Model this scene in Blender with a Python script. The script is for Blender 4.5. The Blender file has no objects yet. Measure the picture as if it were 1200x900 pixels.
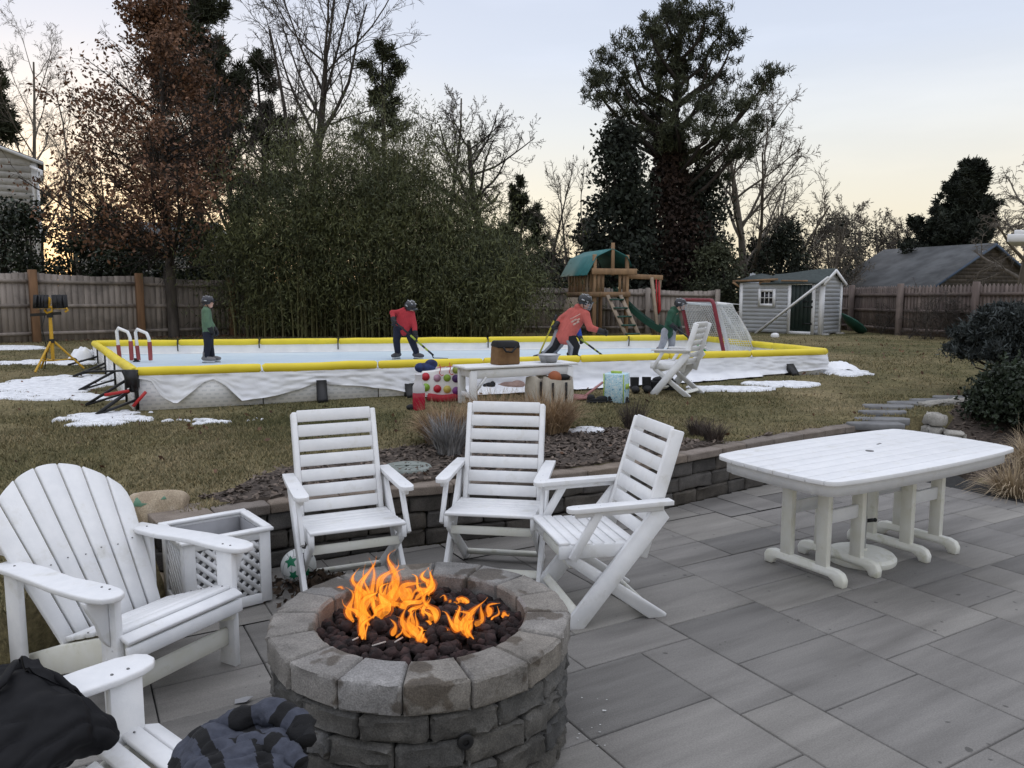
import bpy, bmesh, math, random
import numpy as np
from mathutils import Vector, Matrix

PI = math.pi
R_ = math.radians
scene = bpy.context.scene
COL = scene.collection

# ------------------------------------------------------------------ camera constants
CAM_F, CAM_H, CAM_P = 905.0, 1.77, R_(6.6)      # focal in px of a 1200 px wide frame, eye height, pitch down
_c, _s = math.cos(CAM_P), math.sin(CAM_P)

def _ray(px, py):
    u = (px - 600) / CAM_F
    v = (py - 450) / CAM_F
    return np.array([u, _c - v * _s, -_s - v * _c])

def at(px, py, z=0.0):
    r = _ray(px, py)
    return np.array([0, 0, CAM_H]) + r * ((z - CAM_H) / r[2])

def atY(px, py, Y):
    r = _ray(px, py)
    return np.array([0, 0, CAM_H]) + r * (Y / r[1])

def sstep(a, b, x):
    t = np.clip((x - a) / (b - a), 0, 1)
    return t * t * (3 - 2 * t)

# ------------------------------------------------------------------ mesh builder
class MB:
    def __init__(self):
        self.V, self.L, self.S, self.MI, self.n = [], [], [], [], 0

    def add(self, verts, faces, mi=0):
        verts = np.asarray(verts, dtype=np.float64).reshape(-1, 3)
        if isinstance(faces, np.ndarray):
            k = faces.shape[1]
            self.L.append((faces + self.n).ravel())
            self.S.append(np.full(len(faces), k, dtype=np.int32))
            self.MI.append(np.full(len(faces), mi, dtype=np.int32))
        else:
            fl = [i + self.n for f in faces for i in f]
            self.L.append(np.array(fl, dtype=np.int64))
            self.S.append(np.array([len(f) for f in faces], dtype=np.int32))
            self.MI.append(np.full(len(faces), mi, dtype=np.int32))
        self.V.append(verts)
        self.n += len(verts)
        return self

    def box(self, c, s, R=None, mi=0):
        sx, sy, sz = s[0] / 2, s[1] / 2, s[2] / 2
        v = np.array([[-sx, -sy, -sz], [sx, -sy, -sz], [sx, sy, -sz], [-sx, sy, -sz],
                      [-sx, -sy, sz], [sx, -sy, sz], [sx, sy, sz], [-sx, sy, sz]])
        if R is not None:
            v = v @ np.array(R).T
        v = v + np.array(c)
        return self.add(v, [(3, 2, 1, 0), (4, 5, 6, 7), (0, 1, 5, 4), (1, 2, 6, 5), (2, 3, 7, 6), (3, 0, 4, 7)], mi)

    def beam(self, p0, p1, w, t, up=(0, 0, 1), mi=0):
        """box from p0 to p1; w across (dir x up), t along the remaining normal"""
        p0 = np.array(p0, float); p1 = np.array(p1, float)
        d = p1 - p0; L = np.linalg.norm(d); d /= L
        s = np.cross(d, np.array(up, float)); s /= np.linalg.norm(s)
        n = np.cross(s, d)
        R = np.stack([s, d, n], 1)
        return self.box((p0 + p1) / 2, (w, L, t), R, mi)

    def tube(self, pts, rads, n=8, cap=True, mi=0, flat=1.0, closed=False):
        pts = np.array(pts, float); m = len(pts)
        if np.isscalar(rads): rads = [rads] * m
        tang = np.zeros_like(pts)
        if closed:
            tang = np.roll(pts, -1, 0) - np.roll(pts, 1, 0)
        else:
            tang[1:-1] = pts[2:] - pts[:-2]; tang[0] = pts[1] - pts[0]; tang[-1] = pts[-1] - pts[-2]
        tang /= np.maximum(np.linalg.norm(tang, axis=1, keepdims=True), 1e-9)
        ref = np.array([0, 0, 1.0]) if abs(tang[0][2]) < .9 else np.array([1.0, 0, 0])
        a = np.cross(tang[0], ref); a /= np.linalg.norm(a)
        vs = []
        for i in range(m):
            a = a - tang[i] * (a @ tang[i]); a /= np.linalg.norm(a)
            b = np.cross(tang[i], a)
            for k in range(n):
                th = 2 * PI * k / n
                vs.append(pts[i] + rads[i] * (a * math.cos(th) + b * math.sin(th) * flat))
        fs = []
        mm = m if closed else m - 1
        for i in range(mm):
            j = (i + 1) % m
            for k in range(n):
                k2 = (k + 1) % n
                fs.append((i * n + k, i * n + k2, j * n + k2, j * n + k))
        if cap and not closed:
            fs.append(tuple(range(n - 1, -1, -1)))
            fs.append(tuple((m - 1) * n + k for k in range(n)))
        return self.add(vs, fs, mi)

    def lathe(self, prof, c=(0, 0, 0), n=20, mi=0, R=None, sx=1, sy=1):
        vs, fs = [], []
        for (r, z) in prof:
            for k in range(n):
                th = 2 * PI * k / n
                vs.append((r * math.cos(th) * sx, r * math.sin(th) * sy, z))
        m = len(prof)
        for i in range(m - 1):
            for k in range(n):
                k2 = (k + 1) % n
                fs.append((i * n + k, i * n + k2, (i + 1) * n + k2, (i + 1) * n + k))
        fs.append(tuple(range(n - 1, -1, -1)))
        fs.append(tuple((m - 1) * n + k for k in range(n)))
        vs = np.array(vs)
        if R is not None: vs = vs @ np.array(R).T
        return self.add(vs + np.array(c), fs, mi)

    def prism(self, pts, z0, z1, M=None, mi=0):
        """outline pts (x,y) counter-clockwise extruded z0..z1, then transformed by a 4x4 M"""
        n = len(pts)
        v = np.array([(x, y, z0) for x, y in pts] + [(x, y, z1) for x, y in pts], float)
        if M is not None:
            M = np.array(M); v = v @ M[:3, :3].T + M[:3, 3]
        fs = [tuple(range(n - 1, -1, -1)), tuple(range(n, 2 * n))]
        for i in range(n):
            j = (i + 1) % n
            fs.append((i, j, n + j, n + i))
        return self.add(v, fs, mi)

    def ell(self, c, r, R=None, nu=12, nv=8, mi=0):
        vs, fs = [(0, 0, -1.0)], []
        for i in range(1, nv):
            ph = -PI / 2 + PI * i / nv
            for k in range(nu):
                th = 2 * PI * k / nu
                vs.append((math.cos(ph) * math.cos(th), math.cos(ph) * math.sin(th), math.sin(ph)))
        vs.append((0, 0, 1.0)); top = len(vs) - 1
        for k in range(nu):
            k2 = (k + 1) % nu
            fs.append((0, 1 + k2, 1 + k))
            for i in range(nv - 2):
                fs.append((1 + i * nu + k, 1 + i * nu + k2, 1 + (i + 1) * nu + k2, 1 + (i + 1) * nu + k))
            fs.append((1 + (nv - 2) * nu + k, 1 + (nv - 2) * nu + k2, top))
        if np.isscalar(r): r = (r, r, r)
        v = np.array(vs) * np.array(r)
        if R is not None: v = v @ np.array(R).T
        return self.add(v + np.array(c), fs, mi)

    def segs(self, P0, P1, R0, R1, n=4, mi=0):
        """many tapered sticks at once"""
        P0 = np.asarray(P0, float); P1 = np.asarray(P1, float)
        R0 = np.asarray(R0, float)[:, None]; R1 = np.asarray(R1, float)[:, None]
        d = P1 - P0; d /= np.maximum(np.linalg.norm(d, axis=1, keepdims=True), 1e-9)
        ref = np.where(np.abs(d[:, 2:3]) < .9, np.array([[0, 0, 1.0]]), np.array([[1.0, 0, 0]]))
        a = np.cross(d, ref); a /= np.linalg.norm(a, axis=1, keepdims=True)
        b = np.cross(d, a)
        N = len(P0)
        v = np.zeros((N, 2 * n, 3))
        for k in range(n):
            th = 2 * PI * k / n
            o = a * math.cos(th) + b * math.sin(th)
            v[:, k] = P0 + o * R0
            v[:, n + k] = P1 + o * R1
        base = (np.arange(N) * 2 * n)[:, None]
        fs = []
        for k in range(n):
            k2 = (k + 1) % n
            fs.append(base + np.array([[k, n + k, n + k2, k2]]))
        return self.add(v.reshape(-1, 3), np.concatenate(fs).astype(np.int64), mi)

    def quads(self, Q, mi=0):
        Q = np.asarray(Q, float); N = len(Q)
        f = np.arange(N * 4).reshape(N, 4)
        return self.add(Q.reshape(-1, 3), f, mi)

    def tris(self, Q, mi=0):
        Q = np.asarray(Q, float); N = len(Q)
        return self.add(Q.reshape(-1, 3), np.arange(N * 3).reshape(N, 3), mi)

    def shift(self, d):
        d = np.array(d, float)
        self.V = [v + d for v in self.V]
        return self

    def xf(self, M):
        M = np.array(M)
        self.V = [v @ M[:3, :3].T + M[:3, 3] for v in self.V]
        return self

    def mesh(self, name, mats, bevel=0, smooth=None, seg=1):
        me = bpy.data.meshes.new(name)
        V = np.concatenate(self.V); L = np.concatenate(self.L); S = np.concatenate(self.S); MI = np.concatenate(self.MI)
        me.vertices.add(len(V)); me.vertices.foreach_set('co', V.ravel())
        me.loops.add(len(L)); me.loops.foreach_set('vertex_index', L.astype(np.int32))
        me.polygons.add(len(S))
        st = np.concatenate([[0], np.cumsum(S)[:-1]]).astype(np.int32)
        me.polygons.foreach_set('loop_start', st)
        me.polygons.foreach_set('material_index', MI)
        me.update(calc_edges=True)
        if not isinstance(mats, (list, tuple)): mats = [mats]
        for m in mats: me.materials.append(m)
        if bevel:
            bm = bmesh.new(); bm.from_mesh(me)
            es = [e for e in bm.edges if len(e.link_faces) == 2 and e.calc_face_angle(0) > R_(28)]
            bmesh.ops.bevel(bm, geom=es, offset=bevel, segments=seg, profile=.5, affect='EDGES', clamp_overlap=True)
            bm.to_mesh(me); bm.free()
        if smooth is not None:
            me.polygons.foreach_set('use_smooth', np.ones(len(me.polygons), dtype=bool))
            if smooth < 179:
                me.set_sharp_from_angle(angle=R_(smooth))
        me.validate()
        return me

    def build(self, name, mats, parent=None, bevel=0, smooth=None, seg=1, world=False, loc=None):
        """link as ONE object. world=True: geometry is in world coordinates, made relative to parent (unrotated) or loc"""
        if world:
            o3 = np.array(parent.location if parent is not None else loc)
            self.shift(-o3)
        o = bpy.data.objects.new(name, self.mesh(name, mats, bevel, smooth, seg))
        COL.objects.link(o)
        if parent is not None: o.parent = parent
        elif loc is not None: o.location = loc
        return o

# ------------------------------------------------------------------ tagging
def tag(o, label=None, cat=None, group=None, kind=None):
    if label: o['label'] = label
    if cat: o['category'] = cat
    if group: o['group'] = group
    if kind: o['kind'] = kind
    return o

def thing(name, label, cat, loc=(0, 0, 0), rz=0.0, group=None):
    o = bpy.data.objects.new(name, None)
    o.empty_display_size = .1
    COL.objects.link(o)
    o.location = loc; o.rotation_euler = (0, 0, rz)
    return tag(o, label, cat, group)

def dup(root, loc, rz, label):
    r = root.copy(); COL.objects.link(r)
    r.location = loc; r.rotation_euler = (0, 0, rz); r['label'] = label
    for ch in list(root.children):
        c = ch.copy(); COL.objects.link(c); c.parent = r
        for g in list(ch.children):
            d = g.copy(); COL.objects.link(d); d.parent = c
    return r

# ------------------------------------------------------------------ materials
def new_mat(name):
    m = bpy.data.materials.new(name); m.use_nodes = True
    nt = m.node_tree; nt.nodes.clear()
    out = nt.nodes.new('ShaderNodeOutputMaterial')
    b = nt.nodes.new('ShaderNodeBsdfPrincipled')
    nt.links.new(b.outputs[0], out.inputs[0])
    return m, nt, b

def rgba(c): return (c[0], c[1], c[2], 1.0)

def noise(nt, scale, detail=4, rough=.55, vec=None, stretch=None):
    tc = nt.nodes.new('ShaderNodeTexCoord')
    src = tc.outputs['Object'] if vec is None else vec
    if stretch is not None:
        mp = nt.nodes.new('ShaderNodeMapping'); mp.inputs['Scale'].default_value = stretch
        nt.links.new(src, mp.inputs[0]); src = mp.outputs[0]
    n = nt.nodes.new('ShaderNodeTexNoise')
    n.inputs['Scale'].default_value = scale; n.inputs['Detail'].default_value = detail
    n.inputs['Roughness'].default_value = rough
    nt.links.new(src, n.inputs['Vector'])
    return n

def ramp(nt, fac, stops):
    r = nt.nodes.new('ShaderNodeValToRGB')
    el = r.color_ramp.elements
    while len(el) < len(stops): el.new(.5)
    for e, (p, c) in zip(el, stops):
        e.position = p; e.color = rgba(c) if len(c) == 3 else c
    nt.links.new(fac, r.inputs[0])
    return r

def mixc(nt, fac, a, b, mode='MIX'):
    m = nt.nodes.new('ShaderNodeMix'); m.data_type = 'RGBA'; m.blend_type = mode
    for sock, v in ((m.inputs[0], fac), (m.inputs[6], a), (m.inputs[7], b)):
        if hasattr(v, 'is_linked'): nt.links.new(v, sock)
        elif isinstance(v, (int, float)): sock.default_value = v
        else: sock.default_value = rgba(v)
    return m.outputs[2]

def math_(nt, op, a, b=0.0):
    m = nt.nodes.new('ShaderNodeMath'); m.operation = op
    for sock, v in ((m.inputs[0], a), (m.inputs[1], b)):
        if hasattr(v, 'is_linked'): nt.links.new(v, sock)
        else: sock.default_value = v
    return m.outputs[0]

def bump(nt, b, h, strength=.3, dist=.01):
    bp = nt.nodes.new('ShaderNodeBump'); bp.inputs['Strength'].default_value = strength
    bp.inputs['Distance'].default_value = dist
    nt.links.new(h, bp.inputs['Height']); nt.links.new(bp.outputs[0], b.inputs['Normal'])

def M(name, col, col2=None, rough=.6, scale=6, bmp=0, bscale=80, rand=0, metal=0, spec=.4, stretch=None, lo=.35, hi=.65, dirt=None, dscale=3, dlo=.5, dhi=.7):
    """noise-mixed principled material; rand = brightness spread per loose piece; dirt = stain colour"""
    m, nt, b = new_mat(name)
    if col2 is None: col2 = tuple(x * .8 for x in col)
    n = noise(nt, scale, stretch=stretch)
    c = ramp(nt, n.outputs[0], [(lo, col2), (hi, col)]).outputs[0]
    if rand:
        g = nt.nodes.new('ShaderNodeNewGeometry')
        mr = nt.nodes.new('ShaderNodeMapRange')
        mr.inputs[3].default_value = 1 - rand; mr.inputs[4].default_value = 1 + rand
        nt.links.new(g.outputs['Random Per Island'], mr.inputs[0])
        cb = nt.nodes.new('ShaderNodeCombineColor')
        for i in range(3): nt.links.new(mr.outputs[0], cb.inputs[i])
        c = mixc(nt, 1.0, c, cb.outputs[0], 'MULTIPLY')
    if dirt is not None:
        n3 = noise(nt, dscale, 6, .65)
        f = ramp(nt, n3.outputs[0], [(dlo, (0, 0, 0)), (dhi, (1, 1, 1))]).outputs[0]
        c = mixc(nt, f, c, dirt)
    nt.links.new(c, b.inputs['Base Color'])
    b.inputs['Roughness'].default_value = rough
    b.inputs['Metallic'].default_value = metal
    b.inputs['Specular IOR Level'].default_value = spec
    if bmp:
        n2 = noise(nt, bscale, 5, .6)
        bump(nt, b, n2.outputs[0], bmp)
    return m
MAT = {}
MAT['white_board'] = M('white_board', (.77, .77, .77), (.71, .715, .72), rough=.5, scale=14, bmp=.08, bscale=120, rand=.03, dirt=(.50, .49, .44), dscale=7, dlo=.56, dhi=.84)
MAT['white_mossy'] = M('white_mossy', (.76, .755, .70), (.70, .69, .60), rough=.55, scale=8, bmp=.08, bscale=120, rand=.03, dirt=(.50, .49, .33), dscale=9, dlo=.55, dhi=.8)
MAT['white_paint'] = M('white_paint', (.78, .78, .78), (.70, .70, .70), rough=.5, scale=5)
MAT['screw'] = M('screw', (.16, .16, .16), rough=.4, metal=.6)
MAT['black_plastic'] = M('black_plastic', (.012, .012, .013), rough=.45)
MAT['black_cloth'] = M('black_cloth', (.014, .014, .016), (.009, .009, .010), rough=.75, scale=30)
MAT['yellow_foam'] = M('yellow_foam', (.78, .62, .035), (.70, .55, .03), rough=.55, scale=3, dirt=(.42, .34, .06), dscale=4, dlo=.6, dhi=.85)
MAT['yellow_paint'] = M('yellow_paint', (.62, .36, .03), rough=.4)
MAT['red_plastic'] = M('red_plastic', (.5, .03, .03), rough=.4)
MAT['bark'] = M('bark', (.085, .072, .06), (.04, .034, .03), rough=.9, scale=9, bmp=.5, bscale=25, stretch=(1, 1, .25))
MAT['bark_pale'] = M('bark_pale', (.17, .15, .125), (.10, .085, .07), rough=.9, scale=5, stretch=(1, 1, .3))
MAT['bark_dark'] = M('bark_dark', (.045, .036, .03), (.022, .018, .016), rough=.95, scale=6, stretch=(1, 1, .25))
MAT['oak_leaf'] = M('oak_leaf', (.19, .095, .052), (.10, .055, .034), rough=.8, scale=1.2, rand=.45)
MAT['pine_leaf'] = M('pine_leaf', (.055, .062, .03), (.028, .034, .018), rough=.8, scale=.9, rand=.4)
MAT['vine_leaf'] = M('vine_leaf', (.042, .024, .017), (.020, .014, .011), rough=.85, scale=1.0, rand=.45)
MAT['holly_leaf'] = M('holly_leaf', (.030, .042, .020), (.014, .020, .012), rough=.55, scale=1.3, rand=.45)
MAT['dark_conifer'] = M('dark_conifer', (.022, .030, .018), (.012, .016, .011), rough=.8, scale=1.3, rand=.4)
MAT['bamboo_leaf'] = M('bamboo_leaf', (.105, .112, .042), (.030, .038, .016), rough=.7, scale=.7, rand=.55)
MAT['bamboo_culm'] = M('bamboo_culm', (.16, .15, .06), (.09, .085, .04), rough=.5, scale=4)
MAT['fence_grey'] = M('fence_grey', (.33, .285, .25), (.22, .19, .168), rough=.9, scale=7, stretch=(1, 1, .12), rand=.14, dirt=(.10, .088, .078), dscale=1.3, dlo=.5, dhi=.75)
MAT['fence_post'] = M('fence_post', (.24, .135, .072), (.16, .09, .05), rough=.9, scale=9, stretch=(1, 1, .15))
MAT['fence_right'] = M('fence_right', (.20, .16, .14), (.13, .10, .09), rough=.9, scale=7, stretch=(1, 1, .12), rand=.16, dirt=(.075, .06, .055), dscale=1.2, dlo=.45, dhi=.75)
MAT['play_wood'] = M('play_wood', (.32, .20, .11), (.20, .125, .07), rough=.8, scale=6, stretch=(1, 1, .2), rand=.15)
MAT['play_pale'] = M('play_pale', (.34, .27, .2), (.24, .19, .14), rough=.8, scale=6, rand=.1)
MAT['teal_canvas'] = M('teal_canvas', (.035, .17, .17), (.025, .13, .13), rough=.6, scale=3)
MAT['green_plastic'] = M('green_plastic', (.02, .085, .06), (.015, .06, .045), rough=.4)
MAT['dark_door'] = M('dark_door', (.010, .022, .018), (.007, .015, .013), rough=.5)
MAT['dark_glass'] = M('dark_glass', (.010, .010, .012), rough=.1, spec=.6)
MAT['skin'] = M('skin', (.55, .34, .26), (.5, .29, .22), rough=.55)
MAT['ice'] = None

# grey lapped siding with shadow-free stepped boards is geometry; this is just its paint
MAT['shed_grey'] = M('shed_grey', (.56, .585, .625), (.49, .51, .545), rough=.8, scale=6, rand=.06, stretch=(.3, .3, 1))
MAT['shingle_grey'] = M('shingle_grey', (.56, .55, .54), (.45, .44, .43), rough=.9, scale=6, rand=.18)
MAT['shingle_dark'] = M('shingle_dark', (.085, .072, .062), (.05, .043, .038), rough=.9, scale=5, rand=.25)
MAT['roof_green'] = M('roof_green', (.065, .080, .078), (.045, .055, .054), rough=.95, scale=14, rand=.15)
MAT['roof_slate'] = M('roof_slate', (.115, .12, .125), (.066, .069, .072), rough=.9, scale=1.1, stretch=(1, 1, 1), bmp=.2)
MAT['trim_blue'] = M('trim_blue', (.05, .08, .13), rough=.6)

def lawn_material():
    m, nt, b = new_mat('lawn')
    n1 = noise(nt, .55, 5, .6)
    n2 = noise(nt, 3.2, 6, .7)
    n3 = noise(nt, 42, 4, .7, stretch=(1, .45, 1))
    base = ramp(nt, n1.outputs[0], [(.36, (.115, .112, .062)), (.52, (.172, .152, .090)), (.66, (.235, .200, .128))]).outputs[0]
    fine = ramp(nt, n2.outputs[0], [(.3, (.55, .56, .5)), (.7, (1.25, 1.2, 1.1))]).outputs[0]
    c = mixc(nt, 1.0, base, fine, 'MULTIPLY')
    f3 = ramp(nt, n3.outputs[0], [(.3, (.5, .5, .5)), (.72, (1.35, 1.32, 1.25))]).outputs[0]
    c = mixc(nt, 1.0, c, f3, 'MULTIPLY')
    nt.links.new(c, b.inputs['Base Color'])
    b.inputs['Roughness'].default_value = 1.0
    b.inputs['Specular IOR Level'].default_value = .1
    bump(nt, b, n3.outputs[0], .6, .03)
    return m
MAT['lawn'] = lawn_material()

def blade_material():
    m, nt, b = new_mat('grass_blades')
    n1 = noise(nt, .55, 5, .6)
    g = nt.nodes.new('ShaderNodeNewGeometry')
    base = ramp(nt, n1.outputs[0], [(.36, (.125, .124, .066)), (.52, (.190, .170, .102)), (.66, (.26, .225, .150))]).outputs[0]
    v = ramp(nt, g.outputs['Random Per Island'], [(0, (.45, .5, .4)), (.5, (1, 1, .95)), (1, (1.6, 1.45, 1.25))]).outputs[0]
    nt.links.new(mixc(nt, 1.0, base, v, 'MULTIPLY'), b.inputs['Base Color'])
    b.inputs['Roughness'].default_value = .9
    b.inputs['Specular IOR Level'].default_value = .15
    return m
MAT['blades'] = blade_material()

def stone_material(name, c1, c2, c3, rand=.25, stain=None, wet=None, bs=.5):
    """tumbled concrete block: three tones, speckle, per-block brightness, optional wet patches"""
    m, nt, b = new_mat(name)
    g = nt.nodes.new('ShaderNodeNewGeometry')
    n1 = noise(nt, 7, 6, .65); n2 = noise(nt, 160, 3, .7)
    c = ramp(nt, n1.outputs[0], [(.3, c1), (.5, c2), (.72, c3)]).outputs[0]
    pr = ramp(nt, g.outputs['Random Per Island'], [(0, (1 - rand, 1 - rand, 1 - rand)), (.35, (1, .98, .95)), (.7, (1.05, .98, .88)), (1, (1 + rand, 1 + rand, 1 + rand * 1.05))]).outputs[0]
    c = mixc(nt, 1.0, c, pr, 'MULTIPLY')
    sp = ramp(nt, n2.outputs[0], [(.35, (.62, .62, .62)), (.65, (1.3, 1.3, 1.3))]).outputs[0]
    c = mixc(nt, .8, c, sp, 'MULTIPLY')
    rgh = None
    if wet is not None:
        nw = noise(nt, 5.5, 3, .5)
        f = ramp(nt, nw.outputs[0], [(.56, (0, 0, 0)), (.60, (1, 1, 1))]).outputs[0]
        c = mixc(nt, f, c, mixc(nt, 1.0, c, wet, 'MULTIPLY'))
    nt.links.new(c, b.inputs['Base Color'])
    b.inputs['Roughness'].default_value = .85
    b.inputs['Specular IOR Level'].default_value = .3
    ad = math_(nt, 'ADD', math_(nt, 'MULTIPLY', n1.outputs[0], 1.0), math_(nt, 'MULTIPLY', n2.outputs[0], .35))
    bump(nt, b, ad, bs, .012)
    return m
MAT['pit_cap'] = stone_material('pit_cap', (.125, .122, .118), (.19, .185, .178), (.26, .253, .243), .24, wet=(.50, .46, .42))
MAT['pit_block'] = stone_material('pit_block', (.045, .045, .044), (.092, .091, .088), (.155, .152, .144), .32)
MAT['wall_block'] = stone_material('wall_block', (.055, .052, .049), (.085, .080, .075), (.12, .112, .104), .3)
MAT['wall_cap'] = stone_material('wall_cap', (.15, .128, .11), (.20, .172, .15), (.25, .22, .195), .12, bs=.3)
MAT['granite'] = stone_material('granite', (.22, .22, .21), (.33, .33, .32), (.43, .43, .41), .12)
MAT['field_stone'] = stone_material('field_stone', (.24, .19, .14), (.36, .30, .22), (.46, .40, .32), .2)

def paver_material():
    m, nt, b = new_mat('patio_pavers')
    g = nt.nodes.new('ShaderNodeNewGeometry')
    n1 = noise(nt, 2.2, 5, .6, stretch=(.35, 2.6, 1))     # cloudy streaks running along the slabs
    n2 = noise(nt, 140, 3, .7); n4 = noise(nt, .7, 3, .5)
    c = ramp(nt, n1.outputs[0], [(.30, (.143, .136, .126)), (.5, (.200, .191, .178)), (.7, (.25, .239, .222))]).outputs[0]
    pr = ramp(nt, g.outputs['Random Per Island'], [(0, (.80, .80, .80)), (.35, (.96, .955, .95)), (.7, (1.04, 1.03, 1.02)), (1, (1.18, 1.17, 1.13))]).outputs[0]
    c = mixc(nt, 1.0, c, pr, 'MULTIPLY')
    sp = ramp(nt, n2.outputs[0], [(.35, (.8, .8, .8)), (.65, (1.15, 1.15, 1.15))]).outputs[0]
    c = mixc(nt, .8, c, sp, 'MULTIPLY')
    v = noise(nt, 17, 1, .4)
    f = ramp(nt, v.outputs[0], [(.75, (0, 0, 0)), (.78, (1, 1, 1))]).outputs[0]
    c = mixc(nt, f, c, mixc(nt, 1.0, c, (.5, .5, .5), 'MULTIPLY'))
    nt.links.new(c, b.inputs['Base Color'])
    b.inputs['Roughness'].default_value = .75
    b.inputs['Specular IOR Level'].default_value = .3
    bump(nt, b, n2.outputs[0], .25, .006)
    return m
MAT['paver'] = paver_material()
MAT['joint'] = M('joint_sand', (.035, .034, .032), (.02, .02, .02), rough=1, scale=30)
MAT['mulch'] = M('mulch', (.085, .066, .052), (.045, .034, .027), rough=1, scale=30, bmp=.8, bscale=45)
MAT['chip'] = M('mulch_chip', (.15, .118, .095), (.075, .058, .046), rough=.95, scale=10, rand=.5)
MAT['snow'] = M('snow', (.80, .81, .83), (.58, .59, .61), rough=.75, scale=16, bmp=.6, bscale=36, dirt=(.45, .43, .39), dscale=9, dlo=.6, dhi=.85)
MAT['lava'] = M('lava', (.042, .024, .022), (.014, .010, .010), rough=.95, scale=20, rand=.5, bmp=.8, bscale=60)
MAT['flag'] = M('flagstone', (.20, .20, .20), (.13, .13, .13), rough=.9, scale=5, bmp=.3, bscale=30, rand=.12)
# =================================================================== SETTING
def in_poly(x, y, poly):
    x = np.asarray(x); y = np.asarray(y)
    r = np.zeros(x.shape, bool)
    n = len(poly)
    for i in range(n):
        x0, y0 = poly[i]; x1, y1 = poly[(i + 1) % n]
        if y0 == y1: continue
        c = ((y0 > y) != (y1 > y)) & (x < (x1 - x0) * (y - y0) / (y1 - y0) + x0)
        r ^= c
    return r

WALL = [(-2.08, 4.46), (-1.74, 4.72), (-1.4, 4.93), (-1.03, 5.12), (-.67, 5.28), (0, 5.52), (.65, 5.82), (1.05, 6.07), (1.42, 6.34), (2.2, 6.92), (2.75, 7.31), (3.3, 7.68), (3.6, 7.86), (3.9, 8.0)]
def offs(line, d):
    """offset a polyline to its left by d"""
    out = []
    for i, p in enumerate(line):
        a = line[max(i - 1, 0)]; b = line[min(i + 1, len(line) - 1)]
        t = np.array(b, float) - np.array(a, float); t /= np.linalg.norm(t)
        out.append((p[0] - t[1] * d, p[1] + t[0] * d))
    return out
PATIO_IN = [(-3.2, -2.0), (-2.75, 2.4), (-2.32, 3.3), (-2.02, 4.1)] + offs(WALL, .12) + [(3.98, 8.35), (4.5, 8.25), (4.62, 7.62), (4.42, 7.35), (4.64, 6.8), (4.95, 5.9), (6.2, 4.6), (9, 2.5), (9, -2.0)]

def hash_noise(x, y, f, seed=0):
    """smooth value noise in the plane, 0..1"""
    x = np.asarray(x, float) * f; y = np.asarray(y, float) * f
    xi = np.floor(x).astype(np.int64); yi = np.floor(y).astype(np.int64)
    fx = x - xi; fy = y - yi
    fx = fx * fx * (3 - 2 * fx); fy = fy * fy * (3 - 2 * fy)
    def h(a, b):
        v = (a * 374761393 + b * 668265263 + seed * 974711) & 0x7fffffff
        v = ((v ^ (v >> 13)) * 1274126177) & 0x7fffffff
        return ((v ^ (v >> 16)) & 0xffff) / 65535.0
    return (h(xi, yi) * (1 - fx) + h(xi + 1, yi) * fx) * (1 - fy) + (h(xi, yi + 1) * (1 - fx) + h(xi + 1, yi + 1) * fx) * fy

def fbm(x, y, f, o=4, seed=0):
    a, s, t = 1.0, 0, 0
    for k in range(o):
        s = s + a * hash_noise(x, y, f * 2 ** k, seed + k * 17); t += a; a *= .55
    return s / t

RINK_IN = [(-4.29, 8.8), (4.83, 11.9), (3.75, 15.8), (-7.5, 13.9)]
BED = [(4.5, 8.1), (5.5, 9.35), (7.6, 9.9), (10, 9.9), (10, 2.0), (6.2, 4.6), (4.95, 5.9), (4.64, 6.8), (4.42, 7.35), (4.62, 7.62)]

def ground(x, y):
    x = np.asarray(x, float); y = np.asarray(y, float)
    base = .44 + .20 * sstep(7.5, 14, y) + .035 * (fbm(x, y, .35, 2, 3) - .5)
    wl = sstep(-1.95, -3.1, x)
    h = base * (1 - wl) + wl * (base * sstep(3.3, 7.6, y) - .015)
    hb = .45 * np.clip((.8 * x + y - 10.85) / 2.1, 0, 1) + .01
    inb = in_poly(x, y, BED)
    h = np.where(inb, hb, h)
    h = np.where(in_poly(x, y, RINK_IN), np.minimum(h, .54), h)
    # shed corner sits on slightly higher ground
    h = h + .05 * sstep(17, 20, y) * sstep(5, 7, x)
    return np.where(in_poly(x, y, PATIO_IN), -.12, h)
def gz(x, y): return float(ground(np.array([x]), np.array([y]))[0])

# ---- lawn: one sheet to the horizon, fine near the camera
def axis(parts):
    out = []
    for a, b, s in parts: out += list(np.arange(a, b, s))
    return np.array(out)
gx = axis([(-400, -60, 40), (-60, -20, 4), (-20, -8, .6), (-8, 9, .1), (9, 20, .6), (20, 60, 4), (60, 401, 40)])
gy = axis([(-40, 0, 4), (0, 3, .5), (3, 11, .1), (11, 26, .45), (26, 60, 4), (60, 421, 40)])
GX, GY = np.meshgrid(gx, gy)
GZ = ground(GX, GY)
nx, ny = len(gx), len(gy)
idx = np.arange(nx * ny).reshape(ny, nx)
lf = np.stack([idx[:-1, :-1], idx[:-1, 1:], idx[1:, 1:], idx[1:, :-1]], -1).reshape(-1, 4)
b = MB(); b.add(np.stack([GX, GY, GZ], -1).reshape(-1, 3), lf)
tag(b.build('lawn', MAT['lawn'], smooth=180), kind='structure')

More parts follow.
